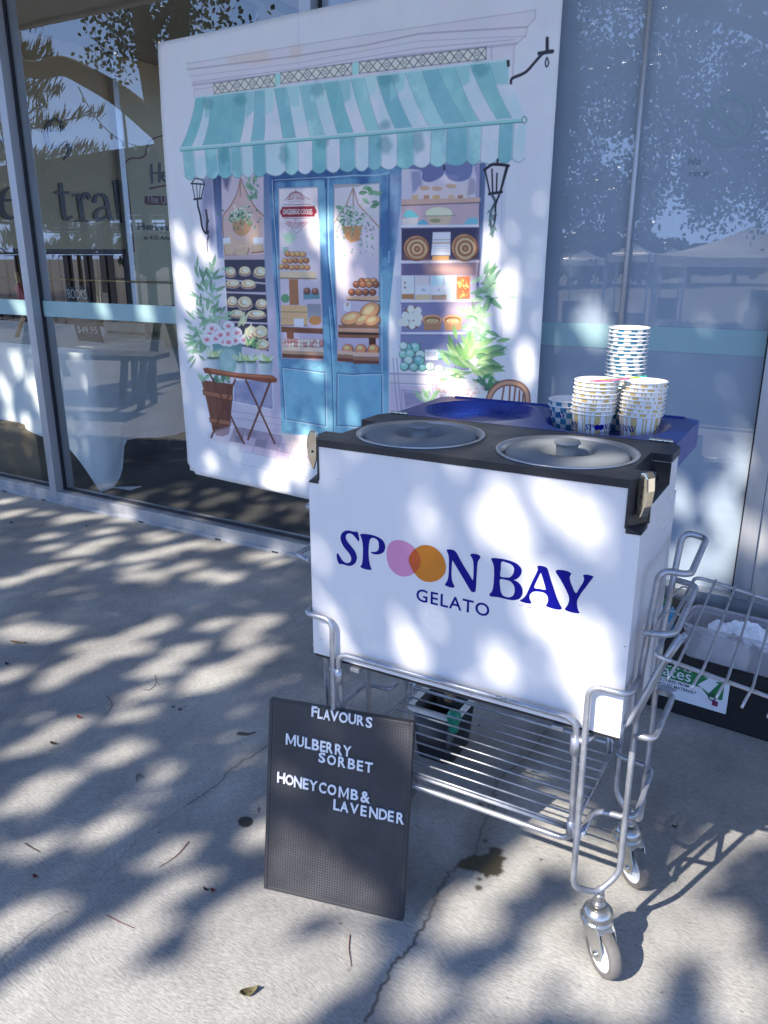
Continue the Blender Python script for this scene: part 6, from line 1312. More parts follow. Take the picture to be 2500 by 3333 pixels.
# dark sign lettering on the side wall
sign = empty('wall_lettering', (0, 0, 0), label='large black serif letters reading entral on the beige wall', cat='sign')
def glyph_r(strokes, d=-.02):
    m = MB()
    for k, (pts, wd) in enumerate(strokes):
        C = smooth_curve(pts, 5) if len(pts) > 2 else np.array(pts, float); Rb = ribbon(C, wd)
        P3 = [sw_(x, y, d + k * .0012) for x, y in Rb]; n = len(Rb) // 2
        for i in range(n - 1):
            q = [P3[i], P3[i + 1], P3[2 * n - 2 - i], P3[2 * n - 1 - i]]; b_ = [p - np.array([.02, 0, 0]) for p in q]
            m.add(q + b_, [(0, 1, 2, 3), (0, 1, 5, 4), (3, 2, 6, 7)], False)
    return m
LETS = {'e': [([(30, 1042), (195, 1040)], [22, 22]), ([(192, 1045), (186, 975), (150, 928), (100, 920), (50, 952), (16, 1030), (12, 1110), (42, 1180), (98, 1212), (150, 1200), (215, 1155)], [26, 34, 26, 22, 36, 58, 64, 52, 34, 22, 10])],
        'n': [([(232, 965), (262, 965)], [20, 22]), ([(262, 950), (280, 1215)], [46, 46])],
        't': [([(585, 872), (595, 970), (622, 1190), (655, 1222), (700, 1192)], [30, 48, 46, 34, 10]), ([(527, 968), (670, 968)], [26, 26])],
        'r': [([(764, 985), (800, 1238)], [50, 50]), ([(702, 992), (765, 985)], [18, 22]), ([(732, 1242), (858, 1242)], [14, 14]), ([(778, 1060), (812, 990), (850, 985), (866, 1030)], [16, 30, 38, 30])],
        'a': [([(912, 1065), (930, 1002), (975, 985), (1018, 1015), (1038, 1090), (1060, 1200), (1098, 1240)], [40, 30, 24, 42, 46, 46, 16]), ([(1040, 1105), (960, 1128), (925, 1180), (945, 1225), (1000, 1215), (1055, 1180)], [18, 30, 44, 32, 24, 18])],
        'l': [([(1118, 845), (1172, 1250)], [58, 62]), ([(1078, 868), (1122, 856)], [14, 24]), ([(1115, 1250), (1225, 1250)], [14, 14])]}
for k, st_ in LETS.items(): glyph_r(st_).build('letter', M_INK2, sign, fix=False)
for st_ in ([([(455, 375), (600, 372)], [16, 16]), ([(603, 380), (595, 300), (555, 258), (515, 262), (470, 310), (448, 400), (470, 500), (525, 538), (600, 488)], [22, 26, 20, 24, 38, 46, 40, 26, 8])], [([(662, 500), (678, 545), (660, 600), (615, 650)], [44, 40, 22, 8])], [([(0, 185), (70, 205), (112, 310), (80, 430), (0, 480)], [20, 40, 56, 40, 20])]):
    glyph_r(st_).build('letter', M_INK2, sign, fix=False)
# post and promotional board further in
p0, p1 = sw_(1132, 600), sw_(1225, 1500)
m = MB(); m.box((WX - .06, sw_(1180, 1000)[1] - .010, .75), (WX + .02, sw_(1225, 1000)[1], 3.0)); tag(m.build('interior_post', M_ALU, bevel=.004), 'pale aluminium post between the sign wall and the promotional board', 'post')
pb = empty('promo_board', (0, 0, 0), label='olive promotional board with red outline reading He and The Ultim, half hidden by the poster', cat='sign')
M_OLIVE = pm('olive_board', (.50, .46, .30), .6, var=.05, scale=3); M_DRED = pm('dark_red_print', (.12, .008, .012), .5); M_PALE = pm('pale_print', (.6, .58, .52), .6)
y0, y1 = sw_(1210, 1000)[1] + .02, sw_(2100, 1000)[1]
m = MB(); m.box((WX - .03, y0, .8), (WX - .012, y1, 2.75)); m.build('board', M_OLIVE, pb)
glyph_r([([(1295, 1540), (1270, 1250), (1215, 760), (1212, 680), (1260, 640), (1350, 635), (1400, 610), (1418, 540), (1440, 480), (1500, 440), (1600, 415), (1800, 400)], [14])], -.010).build('outline', M_DRED, pb, fix=False)
glyph_r([([(1460, 690), (1468, 880)], [24]), ([(1540, 680), (1538, 870)], [24]), ([(1440, 785), (1560, 775)], [18]), ([(1580, 810), (1650, 800), (1625, 765), (1580, 780), (1570, 830), (1610, 860), (1660, 840)], [18])], -.010).build('script_word', M_INK2, pb, fix=False)
glyph_r([([(1440, 930), (1700, 880)], [20, 14])], -.010).build('underline', M_DRED, pb, fix=False)
m = MB(); m.add([sw_(x, y, -.010) for x, y in ((1395, 1000), (1700, 1003), (1700, 1090), (1410, 1085), (1393, 1065))], [list(range(5))], False); m.build('red_tag', M_DRED, pb, fix=False)
def wall_text(t, x0, y0_, x1, y1_, mat, name, d=-.008, **kw):
    A, B = sw_(x0, y0_, d), sw_(x1, y1_, d); m = MB()
    text_into(m, t, lambda x, y, z: (WX + d, x, y), box=(A[1], A[2], B[1], B[2]), **kw); m.build(name, mat, pb, fix=False)
wall_text('The Ultimate', 1415, 1065, 1790, 1018, M_PALE, 'tag_text'); wall_text("Herbie's", 1330, 1325, 1680, 1270, M_INK2, 'name_text', offset=.03); wall_text('at 4/25 Arizona', 1390, 1420, 1705, 1388, M_INK2, 'address_text', offset=.015)

# trestle table with a white cloth
TZ = .80
tb_ = empty('trestle_table', (-4.8, .75, 0), label='trestle table inside the shop hidden under a white cloth', cat='table'); M_TT = pm('table_laminate', (.4, .4, .38), .5)
m = MB(); m.box((-1.2, -.48, TZ - .03), (1.18, .55, TZ - .004)); m.build('tabletop', M_TT, tb_)
for x, y in ((-1.1, -.4), (1.05, -.4), (-1.1, .45), (1.05, .45)):
    m = MB(); m.tube([(x, y, 0), (x, y, TZ - .03)], .014, 8); m.build('leg', M_ZINC, tb_)
M_CLOTH = pm('white_cotton_cloth', (.72, .76, .78), .85, var=.03, scale=5, bump=.1, bscale=40, sheen=.2)
P = [(-6.0, .265)] + [(-6.0 + 2.38 * i / 60, .265) for i in range(1, 60)]
loop = []
for i in range(61): loop.append((-6.0 + 2.38 * i / 60, .262, 'f'))
for i in range(1, 41): loop.append((-3.62, .262 + 1.05 * i / 40, 's'))
def hem(x, y, side):
    if side == 'f': return float(np.interp(x, [-6, -5.0, -4.49, -4.26, -4.16, -3.96, -3.86, -3.75, -3.62], [.30, .29, .31, .325, .295, .27, .24, .13, .012]))
    return float(np.interp(y, [.262, .30, .36, .40, .49, .65, .94, 1.4], [.012, .04, .09, .28, .272, .245, .227, .25]))
nr = noise2(26, len(loop), 9, 17, 3, .5); m = MB(); NR = 24
for k, (x, y, sd_) in enumerate(loop):
    h = hem(x, y, sd_)
    for j in range(NR + 1):
        t = j / NR; z = TZ + .002 - (TZ + .002 - h) * t
        fold = (math.sin(k * .42) * .018 + (nr[j, k] - .5) * .09) * t ** .8 + .03 * t
        crn = math.exp(-((k - 60) / 7.0) ** 2) * .045 * t
        m.v.append((x + (fold * .9 if sd_ == 's' else 0) + crn * .6, y - (fold if sd_ == 'f' else 0) - crn * .4, z))
for k in range(len(loop) - 1):
    for j in range(NR):
        a = k * (NR + 1) + j; m.f.append([a, a + 1, a + NR + 2, a + NR + 1]); m.m.append(0); m.sm.append(True)
n0 = len(m.v); m.add([(-6.0, .262, TZ + .002), (-3.62, .262, TZ + .002), (-3.62, 1.312, TZ + .002), (-6.0, 1.312, TZ + .002)], [(0, 1, 2, 3)], False)
tag(m.build('tablecloth', M_CLOTH, fix=False), 'creased white cloth on the trestle table, its corner hanging to the floor in a point', 'tablecloth')
Z2 = lambda x, y: (x * .37967, 800 + y * .37967)
tq = lambda x, y, d: on_plane(*Z2(x, y), (0, 1, 0), (0, d, 0))
# things on and under the table
M_PINE = pm('pale_pine', (.42, .26, .11), .55, var=.2, scale=12, stretch=(1, 1, .2))
es = empty('easel', tq(260, 830, .50), label='small pale wooden easel standing on the table at the far left', cat='easel'); e0 = np.array(es.location)
for a, b in (((218, 560), (128, 828)), ((225, 560), (392, 828)), ((135, 225), (225, 560))):
    m = MB(); m.tube([tuple(tq(*a, .50) - e0), tuple(tq(*b, .50) - e0)], .012, 4); m.build('leg', M_PINE, es)
A, B = tq(150, 318, .47), tq(372, 760, .47)
m = MB(); v = B - A; n_ = np.array([v[2], 0, -v[0]]); n_ /= np.linalg.norm(n_)
m.prism([(0, 0), (np.linalg.norm(v), 0), (np.linalg.norm(v), .055), (0, .055)], 0, .03, fn=lambda x, y, z: tuple(v / np.linalg.norm(v) * x + n_ * y + np.array([0, z, 0])))
tag(m.build('book', pm('red_book_cover', (.28, .02, .035), .35), loc=A), 'red book leaning on the easel, spine outwards', 'book')
cb = empty('chalkboard', tq(700, 860, .55), label='black chalkboard with BOOKS and $49.95 in chalk, leaning on the table', cat='chalkboard'); c0_ = np.array(cb.location)
q = [tq(x, y, .55) - c0_ for x, y in ((540, 352), (735, 345), (882, 842), (690, 868))]; m = MB(); m.add([tuple(p) for p in q] + [tuple(p + np.array([0, .012, 0])) for p in q], [(0, 1, 2, 3), (7, 6, 5, 4), (0, 1, 5, 4), (1, 2, 6, 5), (2, 3, 7, 6), (3, 0, 4, 7)], False); m.build('board', M_GASKET, cb)
M_CHALK = pm('chalk', (.65, .66, .66), .9)
def chalk(t, box):
    A, B = tq(box[0], box[1], .546) - c0_, tq(box[2], box[3], .546) - c0_; m = MB(); text_into(m, t, lambda x, y, z: (x, A[1], y), box=(A[0], A[2], B[0], B[2]), offset=-.012); m.build('chalk_text', M_CHALK, cb, fix=False)
chalk('BOOKS', (585, 450, 735, 375)); chalk('$49.95', (668, 752, 830, 695))
wc = empty('wooden_crate', tq(905, 850, .80), label='pale slatted wooden crate on the table behind the chalkboard', cat='crate'); w0 = np.array(wc.location)
M_LT = pm('limed_timber', (.36, .35, .30), .7, var=.2, scale=9, stretch=(.3, 1, 1))
for z in (.02, .09, .16):
    m = MB(); m.box((0, 0, z), (.36, .012, z + .052)); m.build('slat', M_LT, wc); m = MB(); m.box((0, .24, z), (.36, .252, z + .052)); m.build('slat', M_LT, wc)
m = MB(); m.box((0, .0125, .0), (.014, .2395, .21)); m.box((.346, .0125, 0), (.36, .2395, .21)); m.build('end_panel', M_LT, wc)
hb = empty('cardboard_box', tq(1180, 845, .82), label='khaki box marked with a handwritten shop name on the table', cat='box'); 
M_KH = pm('khaki_card', (.24, .22, .15), .7, var=.06, scale=5)
m = MB(); m.box((0, 0, 0), (.46, .3, .215)); m.build('body', M_KH, hb, bevel=.003)
m = MB(); A, B = tq(1260, 775, .818) - np.array(hb.location), tq(1370, 715, .818) - np.array(hb.location); text_into(m, "Herbie's", lambda x, y, z: (x, -.002, y), box=(A[0], A[2], B[0], B[2]), shear=.25); m.build('name', M_INK2, hb, fix=False)
M_BRASS = pm('aged_brass', (.36, .27, .12), .35, .8)
rl_ = empty('display_rail', (0, 0, 0), label='thin brass rail and upright standing behind the table', cat='rail')
m = MB(); m.tube([tuple(tq(-80, 272, 1.35)), tuple(tq(1480, 318, 1.35))], .008, 6); m.build('rail', M_BRASS, rl_)
m = MB(); m.tube([tuple(tq(830, 300, 1.34)), tuple(tq(862, 700, 1.34))], .018, 8); m.build('upright', M_BRASS, rl_)
def carton(px_, py_, d, w, dd, h, rz, col, label):
    p = on_plane(*Z2(px_, py_), (0, 0, 1), (0, 0, 0)); e = empty('carton', (p[0], p[1], 0), rz, label=label, cat='carton'); mt = pm('carton_card', col, .75, var=.12, scale=7)
    m = MB(); m.box((-w / 2, 0, 0), (w / 2, dd, h)); m.build('body', mt, e, bevel=.004); m = MB(); m.box((-w / 2 - .001, -.001, h + .0005), (w / 2 + .001, dd + .001, h + .004)); m.build('flap', mt, e)
carton(60, 1960, .4, .62, .5, .33, .05, (.16, .115, .06), 'brown carton under the table at the far left')
bag = MB(); bag.lathe([(0, 0), (.20, .01), (.26, .08), (.25, .25), (.20, .38), (.10, .45), (0, .46)], 24); bo = bag.build('bin_bag', M_BKT, loc=(-4.05, .85, 0)); tag(bo, 'black bulging bag in the dark under the table', 'bag')
dm = MB(); dm.add([(0, 0, .003), (.16, .02, .003), (.20, .07, .02), (.10, .06, .003)], [(0, 1, 2, 3)], False); do = dm.build('paper_scrap', M_PAPER, loc=tq(930, 2090, .33) * np.array([1, 1, 0]), fix=False); sd = do.modifiers.new('t', 'SOLIDIFY'); sd.thickness = .002
tag(do, 'cream paper scrap on the dark floor beside the cloth tip', 'paper scrap')
# ceiling spotlight seen above the poster
sp0 = on_plane(790, 60, (0, 1, 0), (0, .9, 0)); spl = empty('spotlight', sp0, label='black track spotlight under a dark beam, seen above the poster', cat='spotlight')
m = MB(); m.lathe([(0, .08), (.05, .08), (.06, .06), (.06, -.06), (.05, -.065), (0, -.05)], 20, M=Matrix.Rotation(.6, 4, 'Y')); m.build('head', M_GASKET, spl); m = MB(); m.tube([(0, 0, .06), (-.02, 0, .22)], .012, 6); m.build('stem', M_GASKET, spl)
m = MB(); A, B = on_plane(760, -60, (0, 1, 0), (0, .9, 0)), on_plane(960, 45, (0, 1, 0), (0, .9, 0)); m.tube([tuple(A), tuple(B)], .03, 4); tag(m.build('beam', M_GASKET), 'dark sloping beam inside the shop above the poster', 'beam')

# ------------------------------------------------------------------ building above and the awning
M_SOFFIT = pm('pale_bounce_soffit', (.72, .70, .64), .8, var=.04, scale=2); M_FACADE = pm('rendered_wall', (.45, .44, .42), .85, var=.06, scale=3)  # awning colour lightened to bounce more daylight onto the wall below
m = MB(); m.box((-12, GY + .02, 2.742), (6, .28, 6.5)); tag(m.build('facade', M_FACADE), 'rendered wall of the building above the shop windows', 'wall')
for x0, x1, sd in ((1.6, 6, 'right'), (-12, -9, 'left')):
    m = MB(); m.box((x0, -.02, 0), (x1, .28, 2.741)); tag(m.build('facade_pier', M_FACADE), 'rendered pier beyond the %s end of the shopfront' % sd, 'wall')
aw = empty('awning', (0, 0, 2.78), label='flat awning, lightened to bounce light, over the pavement along the shopfront', cat='awning')
m = MB(); m.box((-12, -1.34, .02), (6, GY, .10)); m.build('soffit', M_SOFFIT, aw); m = MB(); m.box((-12, -1.40, 0), (6, -1.341, .22)); m.build('fascia', M_SOFFIT, aw)
# ------------------------------------------------------------------ across the pavement: what the glass mirrors, and what shades the scene
def mir(px_, py_, d):                     # a mirrored photo point taken at distance d behind the glass, turned back to the real side
    p = on_plane(px_, py_, (0, 1, 0), (0, d, 0)); return np.array([p[0], 2 * GY - p[1], p[2]])
def mir_ground(px_, py_, z=0.0):
    p = on_ground(px_, py_, z); return np.array([p[0], 2 * GY - p[1], z])
GZ = -1.0
M_LEAF = bpy.data.materials.new('fig_leaf'); M_LEAF.use_nodes = True
def leaf_mat(m, c0, c1):
    nt = m.node_tree; b = nt.nodes['Principled BSDF']; o = nt.nodes['Material Output']; g_ = nt.nodes.new('ShaderNodeNewGeometry'); no = nt.nodes.new('ShaderNodeTexNoise'); no.inputs['Scale'].default_value = 1.3
    ra = nt.nodes.new('ShaderNodeValToRGB'); ra.color_ramp.elements[0].color = (*c0, 1); ra.color_ramp.elements[1].color = (*c1, 1); ra.color_ramp.elements[0].position = .3; ra.color_ramp.elements[1].position = .7
    ad = nt.nodes.new('ShaderNodeMath'); ad.operation = 'MULTIPLY_ADD'; ad.inputs[1].default_value = .5; nt.links.new(g_.outputs['Random Per Island'], ad.inputs[0]); 
    mm = nt.nodes.new('ShaderNodeMath'); mm.operation = 'MULTIPLY'; mm.inputs[1].default_value = .5; nt.links.new(no.outputs[0], mm.inputs[0]); nt.links.new(mm.outputs[0], ad.inputs[2])
    nt.links.new(ad.outputs[0], ra.inputs[0]); nt.links.new(ra.outputs[0], b.inputs['Base Color']); b.inputs['Roughness'].default_value = .38
    tr = nt.nodes.new('ShaderNodeBsdfTranslucent'); nt.links.new(ra.outputs[0], tr.inputs[0]); mx = nt.nodes.new('ShaderNodeMixShader'); mx.inputs[0].default_value = .28
    nt.links.new(b.outputs[0], mx.inputs[1]); nt.links.new(tr.outputs[0], mx.inputs[2]); nt.links.new(mx.outputs[0], o.inputs[0])
leaf_mat(M_LEAF, (.022, .045, .012), (.085, .12, .03))
M_NEEDLE = bpy.data.materials.new('pine_needle'); M_NEEDLE.use_nodes = True; leaf_mat(M_NEEDLE, (.05, .055, .02), (.12, .11, .045))
M_BARK = pm('grey_bark', (.16, .12, .08), .9, var=.35, scale=5, bump=.4, bscale=18)
def leaf_cloud(name, P, L, w, mat, parent, seed, dirs=None, jit=.25):
    rg = np.random.default_rng(seed); n = len(P)
    d = rg.normal(size=(n, 3)) if dirs is None else dirs + rg.normal(0, .25, (n, 3)); d /= np.linalg.norm(d, axis=1, keepdims=True)
    s = np.cross(d, rg.normal(size=(n, 3))); s /= np.linalg.norm(s, axis=1, keepdims=True)
    l = L * rg.uniform(1 - jit, 1 + jit, (n, 1)); ww = w * rg.uniform(1 - jit, 1 + jit, (n, 1)) / 2
    prof = [(-.5, 0), (-.22, .8), (.12, 1), (.5, 0), (.12, -1), (-.22, -.8)]
    V = np.stack([P + d * l * a + s * ww * b for a, b in prof], 1).reshape(-1, 3)
    me = bpy.data.meshes.new(name); me.vertices.add(n * 6); me.vertices.foreach_set('co', V.astype(np.float32).ravel())
    me.loops.add(n * 6); me.loops.foreach_set('vertex_index', np.arange(n * 6, dtype=np.int32)); me.polygons.add(n)
    me.polygons.foreach_set('loop_start', np.arange(0, n * 6, 6, dtype=np.int32)); me.polygons.foreach_set('loop_total', np.full(n, 6, np.int32))
    me.materials.append(mat); me.update(); me.validate()
    o = bpy.data.objects.new(name, me); COL.objects.link(o)
    if parent is not None: o.parent = parent; o.matrix_parent_inverse = Matrix.Translation(-parent.location)
    return o
def limb(mb, pts, r0, r1): mb.tube([tuple(p) for p in smooth_curve(pts, 5)], r0, 10, r2=r1)
def tree_empty(name, loc, label, cat, group=None): return empty(name, loc, label=label, cat=cat, group=group)
def part_w(mb, name, mat, par):
    o = mb.build(name, mat, par); o.matrix_parent_inverse = Matrix.Translation(-par.location); return o

# sun patches: gaps in the canopy sit exactly up-sun of where the light lands
TO_SUN = -SUN_TRAVEL; E1 = np.cross([0, 0, 1], TO_SUN); E1 /= np.linalg.norm(E1); E2 = np.cross(TO_SUN, E1)
GAPS = []
def gap(p, r): GAPS.append((float(p @ E1), float(p @ E2), r))
def gg(L, f):
    for t in L: gap(on_ground(*f(t[0], t[1])), t[2])
def gwl(L, f, d=PY):
    for t in L: gap(on_wall(*f(t[0], t[1]), d), t[2] * (.74 if d == PY else 1))
fA = lambda x, y: (x * .3014, 1500 + y * .3014); fB = lambda x, y: (500 + x * .3315, 1450 + y * .3315); fE = lambda x, y: (x * .6028, 2000 + y * .6028); fO = lambda x, y: (x * 1.5069, y * 1.5069)
gg([(60, 435, .05), (80, 590, .05), (190, 550, .04), (450, 570, .03), (740, 610, .05), (740, 640, .05), (1060, 590, .04), (1310, 630, .045), (1160, 755, .045), (500, 825, .035), (560, 940, .03), (850, 990, .07), (1000, 920, .06), (1180, 865, .05), (470, 1190, .05), (750, 1120, .03), (1040, 1130, .03), (1500, 1040, .06), (1640, 800, .04), (1450, 1160, .03), (1580, 1240, .04), (90, 1310, .05), (1480, 560, .05)], fA)
gg([(80, 905, .05), (210, 1010, .06), (60, 1050, .06), (430, 960, .055), (660, 985, .05), (350, 1180, .045), (1040, 1090, .05), (1190, 1070, .04), (1200, 1150, .035), (480, 1270, .05), (720, 1310, .05), (20, 1270, .05), (700, 770, .045)], fB)
gg([(140, 100, .05), (290, 110, .055), (90, 80, .05), (850, 60, .06), (770, 90, .06), (640, 180, .06), (700, 190, .055), (480, 170, .05), (420, 280, .05), (350, 295, .045), (40, 330, .05), (1150, 55, .045), (1400, 40, .07), (1310, 140, .05), (1380, 210, .05), (870, 290, .06), (1000, 200, .05), (1150, 320, .08), (1250, 310, .06), (1100, 370, .06), (680, 550, .03), (330, 620, .05), (220, 690, .05), (650, 750, .05), (250, 920, .06), (160, 1000, .055), (880, 870, .025), (570, 1160, .05), (190, 1260, .032), (930, 1290, .038), (1420, 1180, .035),
    (60, 1680, .08), (640, 1750, .09), (720, 1680, .08), (500, 1850, .11), (400, 1950, .11), (200, 2050, .13), (100, 2150, .12), (400, 2150, .12), (600, 2050, .08), (1380, 1560, .09), (1250, 1650, .09), (1450, 1700, .10), (1180, 1900, .10), (1250, 2050, .10), (1400, 1850, .08), (1100, 2100, .08), (1450, 2100, .07), (950, 1500, .035), (700, 2150, .08), (1000, 1990, .05), (290, 370, .03), (780, 420, .03)], fE)
gg([(1005, 1985, .075), (985, 1970, .05), (1200, 2040, .10), (1300, 2120, .10), (1400, 2060, .08), (1350, 2150, .09), (1110, 2150, .05), (800, 2100, .05), (720, 2060, .10), (620, 2160, .10), (900, 2140, .04), (1200, 1830, .10), (1290, 1850, .09), (1110, 1885, .05), (1215, 1760, .06), (1570, 1830, .03), (1450, 1950, .07), (1500, 1880, .05), (1560, 2020, .10), (1620, 2150, .10), (1620, 1790, .05), (1330, 1930, .06), (1440, 2010, .07)], fO)
Z4f = lambda x, y: (550 + x * .36166, 500 + y * .36166); Z5f = lambda x, y: (1050 + x * .3918, 500 + y * .3918); Z6f = lambda x, y: (550 + x * .36166, 1000 + y * .36166); Z7f = lambda x, y: (1150 + x * .3918, 900 + y * .3918)
gwl([(335, 900, .045), (130, 1130, .055), (150, 1250, .055), (200, 1330, .045), (130, 830, .025), (1320, 680, .05), (1430, 720, .06), (1430, 650, .05), (1430, 850, .05), (1470, 760, .05), (1580, 900, .035), (700, 1600, .03)], Z4f)
gwl([(380, 1400, .03), (910, 1600, .06), (960, 1520, .055), (1020, 1480, .05), (1150, 1430, .05), (1000, 1680, .06), (1180, 1350, .05), (1240, 1180, .05), (1400, 980, .025), (1640, 980, .03), (1330, 590, .02)], Z6f)
gwl([(30, 640, .05), (170, 830, .04), (1390, 870, .045), (1170, 1100, .045), (1140, 1400, .06), (1190, 1300, .055), (1160, 1200, .05), (1400, 720, .03), (1520, 1150, .045), (1540, 1380, .025), (150, 1050, .03), (1010, 940, .03)], Z5f)
gwl([(1270, 130, .035), (1460, 750, .04), (1440, 640, .03), (800, 750, .06), (1000, 620, .06), (870, 930, .06), (650, 900, .045), (960, 450, .055), (1030, 330, .05), (700, 800, .05)], Z7f)
def gcart(L):
    for x, y, r in L:
        r = r * .42; v = on_front(950 + x * .6329, 1650 + y * .6329); gap(CART_O + _cX * v[0] + _cY * v[1] + np.array([0, 0, v[2]]), r)
gcart([(1080, 40, .06), (1000, 90, .05), (1130, 100, .05), (1480, 750, .09), (1540, 680, .07), (1420, 640, .05), (1250, 500, .035), (650, 780, .035), (560, 680, .025), (1080, 850, .035), (1560, 180, .03), (700, 100, .025), (1380, -40, .04), (200, 620, .03), (1480, 860, .06), (330, 830, .025), (1300, 420, .03)])
gap(cw(.43, .20, .96), .05); gap(cw(.52, .10, .96), .03); gap(cw(.30, .02, .966), .02); gap(cw(.50, .45, 1.05), .06); gap(cw(.42, .40, 1.04), .05); gap(cw(.46, .49, 1.14), .06); gap(cw(.10, .45, .967), .03)
gwl([(1270, 690, .045), (1290, 720, .04), (1560, 1090, .07), (1580, 1150, .07), (1480, 1240, .07), (1500, 1190, .05), (1470, 1080, .05), (1610, 1010, .04), (1640, 1180, .05), (1540, 1220, .05)], fO, GY)
gwl([(285, 1990, .05), (300, 2080, .04)], lambda x, y: (x * .3737, y * .3737), FY); gwl([(310, 120, .03), (500, 1350, .035), (540, 1600, .04), (560, 1750, .03)], Z2, FY); gwl([(1400, 540, .045)], fA, FY); gwl([(180, 530, .05), (880, 540, .03), (1250, 560, .05)], Z2, GY)
gwl([(30, 780, .10), (70, 830, .10), (20, 900, .09), (60, 920, .06), (100, 790, .07), (90, 870, .06), (5, 840, .07)], fO, .24)
for x, y, r in ((250, 1480, .05), (350, 1640, .06), (300, 1560, .05), (500, 1760, .06), (650, 1850, .05), (450, 1560, .05), (250, 1720, .05), (420, 1700, .06), (620, 1700, .04), (130, 1460, .03), (900, 1840, .035), (180, 900, .025), (1150, 480, .03)):
    u_, v_ = on_board(x, y); gap(BOO + bu * u_ + bv * v_, r * .85)
GA = np.array(GAPS)

def canopy_points(n, a0, a1, b0, b1, seed, leafr, d0=7.7, d1=9.2):
    rg = np.random.default_rng(seed)
    ab = np.stack([rg.uniform(a0, a1, n), rg.uniform(b0, b1, n)], 1); d = rg.uniform(d0, d1, n)
    keep = np.ones(n, bool)
    for a, b, r in GA:
        rr_ = (r * (.62 if r < .07 else (.54 if r < .085 else .40)) + leafr) if r > .026 else (r * .5 + leafr)
        keep &= (ab[:, 0] - a) ** 2 + (ab[:, 1] - b) ** 2 > rr_ ** 2
    keep &= ab[:, 1] > np.where(ab[:, 0] > .15, -1.15, -1.75)
    ab, d = ab[keep], d[keep]
    return ab[:, :1] * E1 + ab[:, 1:] * E2 + d[:, None] * TO_SUN
# big fig tree: leaning limbs seen behind the left pane, canopy over the pavement
J = mir(519, 400, 5.0)
fig = tree_empty('fig_tree', (J[0] + .9, J[1], GZ), 'large fig tree with two heavy leaning limbs mirrored in the left window', 'tree')
m = MB(); base = np.array([J[0] + .9, J[1], GZ])
limb(m, [base, base + [.0, 0, 1.2], J + [.28, 0, -.55], J + [.02, 0, .02]], .24, .17)
limb(m, [J + [.05, 0, -.1], mir(400, 320, 5.0), mir(280, 250, 5.0), mir(200, 215, 4.9), mir(113, 228, 4.8), mir(-60, 190, 4.7)], .15, .09)
limb(m, [J, mir(490, 250, 5.0), mir(470, 120, 5.0), mir(455, 0, 5.0), mir(440, -220, 5.0), mir(480, -500, 5.2)], .14, .07)
limb(m, [J + [.1, 0, 0], mir(580, 200, 5.2), mir(590, 0, 5.2), mir(640, -300, 5.4), mir(760, -600, 6.0)], .15, .07)
limb(m, [mir(470, 120, 5.0), mir(540, 40, 5.1), mir(640, -120, 5.4)], .06, .03)
part_w(m, 'trunk', M_BARK, fig)
LA, LW = .074, .046
PA = canopy_points(52000, -5.6, -1.9, -2.2, 1.3, 41, .027, 9.3, 10.1)
rg_l = np.random.default_rng(6); extra = []
for (x, y, n, sp) in ((400, 130, 220, .28), (440, 90, 260, .3), (360, 190, 120, .2), (500, 110, 200, .25), (550, 60, 260, .35), (590, 60, 200, .3), (450, 190, 60, .15), (620, 40, 200, .4), (520, 20, 260, .4), (700, 40, 240, .5), (350, 60, 80, .25)):
    c = mir(x, y, 5.3); extra.append(c + rg_l.normal(0, sp * .8, (int(n * .8), 3)))
leaf_cloud('crown', np.vstack([PA] + extra), LA, LW, M_LEAF, fig, 1)
# second tree, its crown hanging low behind the filmed pane
f2 = tree_empty('shade_tree', (1.2, -9.4, GZ), 'dense shade tree whose crown fills the mirror of the right hand window', 'tree')
PB = canopy_points(50000, -1.9, 1.6, -2.2, 1.3, 42, .027, 8.0, 8.8)
low = []; rg_b = np.random.default_rng(9)
def in_poly(x, y, poly):
    ins = False; n = len(poly)
    for i in range(n):
        (x0, y0), (x1, y1) = poly[i], poly[(i + 1) % n]
        if (y0 > y) != (y1 > y) and x < (x1 - x0) * (y - y0) / (y1 - y0) + x0: ins = not ins
    return ins
Z8 = lambda L: [(1700 + x * .4822, y * .4822) for x, y in L]
CROWN = Z8([(100, -300), (100, 1750), (260, 1720), (330, 1540), (420, 1470), (560, 1560), (690, 1560), (830, 1480), (880, 1350), (960, 1260), (1040, 1370), (1160, 1450), (1300, 1530), (1420, 1400), (1560, 1480), (1800, 1450), (1800, -300)])
SKYG = [Z8(p) for p in ([(1330, 40), (1800, 40), (1800, 300), (1560, 420), (1470, 330), (1400, 230), (1340, 130)], [(930, 160), (1060, 200), (1080, 330), (1300, 300), (1380, 340), (1280, 420), (1100, 400), (1000, 330)], [(690, 20), (840, 40), (850, 240), (760, 260)], [(1240, 560), (1330, 560), (1380, 650), (1290, 690)], [(300, 260), (420, 250), (420, 340), (320, 330)], [(560, 330), (760, 330), (760, 400), (600, 390)], [(420, 780), (640, 740), (660, 780)])]
rgc = np.random.default_rng(77); cl = []
while len(cl) < 460:
    x, y = rgc.uniform(1740, 2620), rgc.uniform(-120, 850)
    if in_poly(x, y, CROWN) and not any(in_poly(x, y, s) for s in SKYG): cl.append((x, y))
for x, y in cl:
    c = mir(x, y, rgc.uniform(9.5, 12.0)); low.append(c + rgc.normal(0, .15, (66, 3)))
leaf_cloud('crown', np.vstack([PB] + low), .078, .046, M_LEAF, f2, 2)
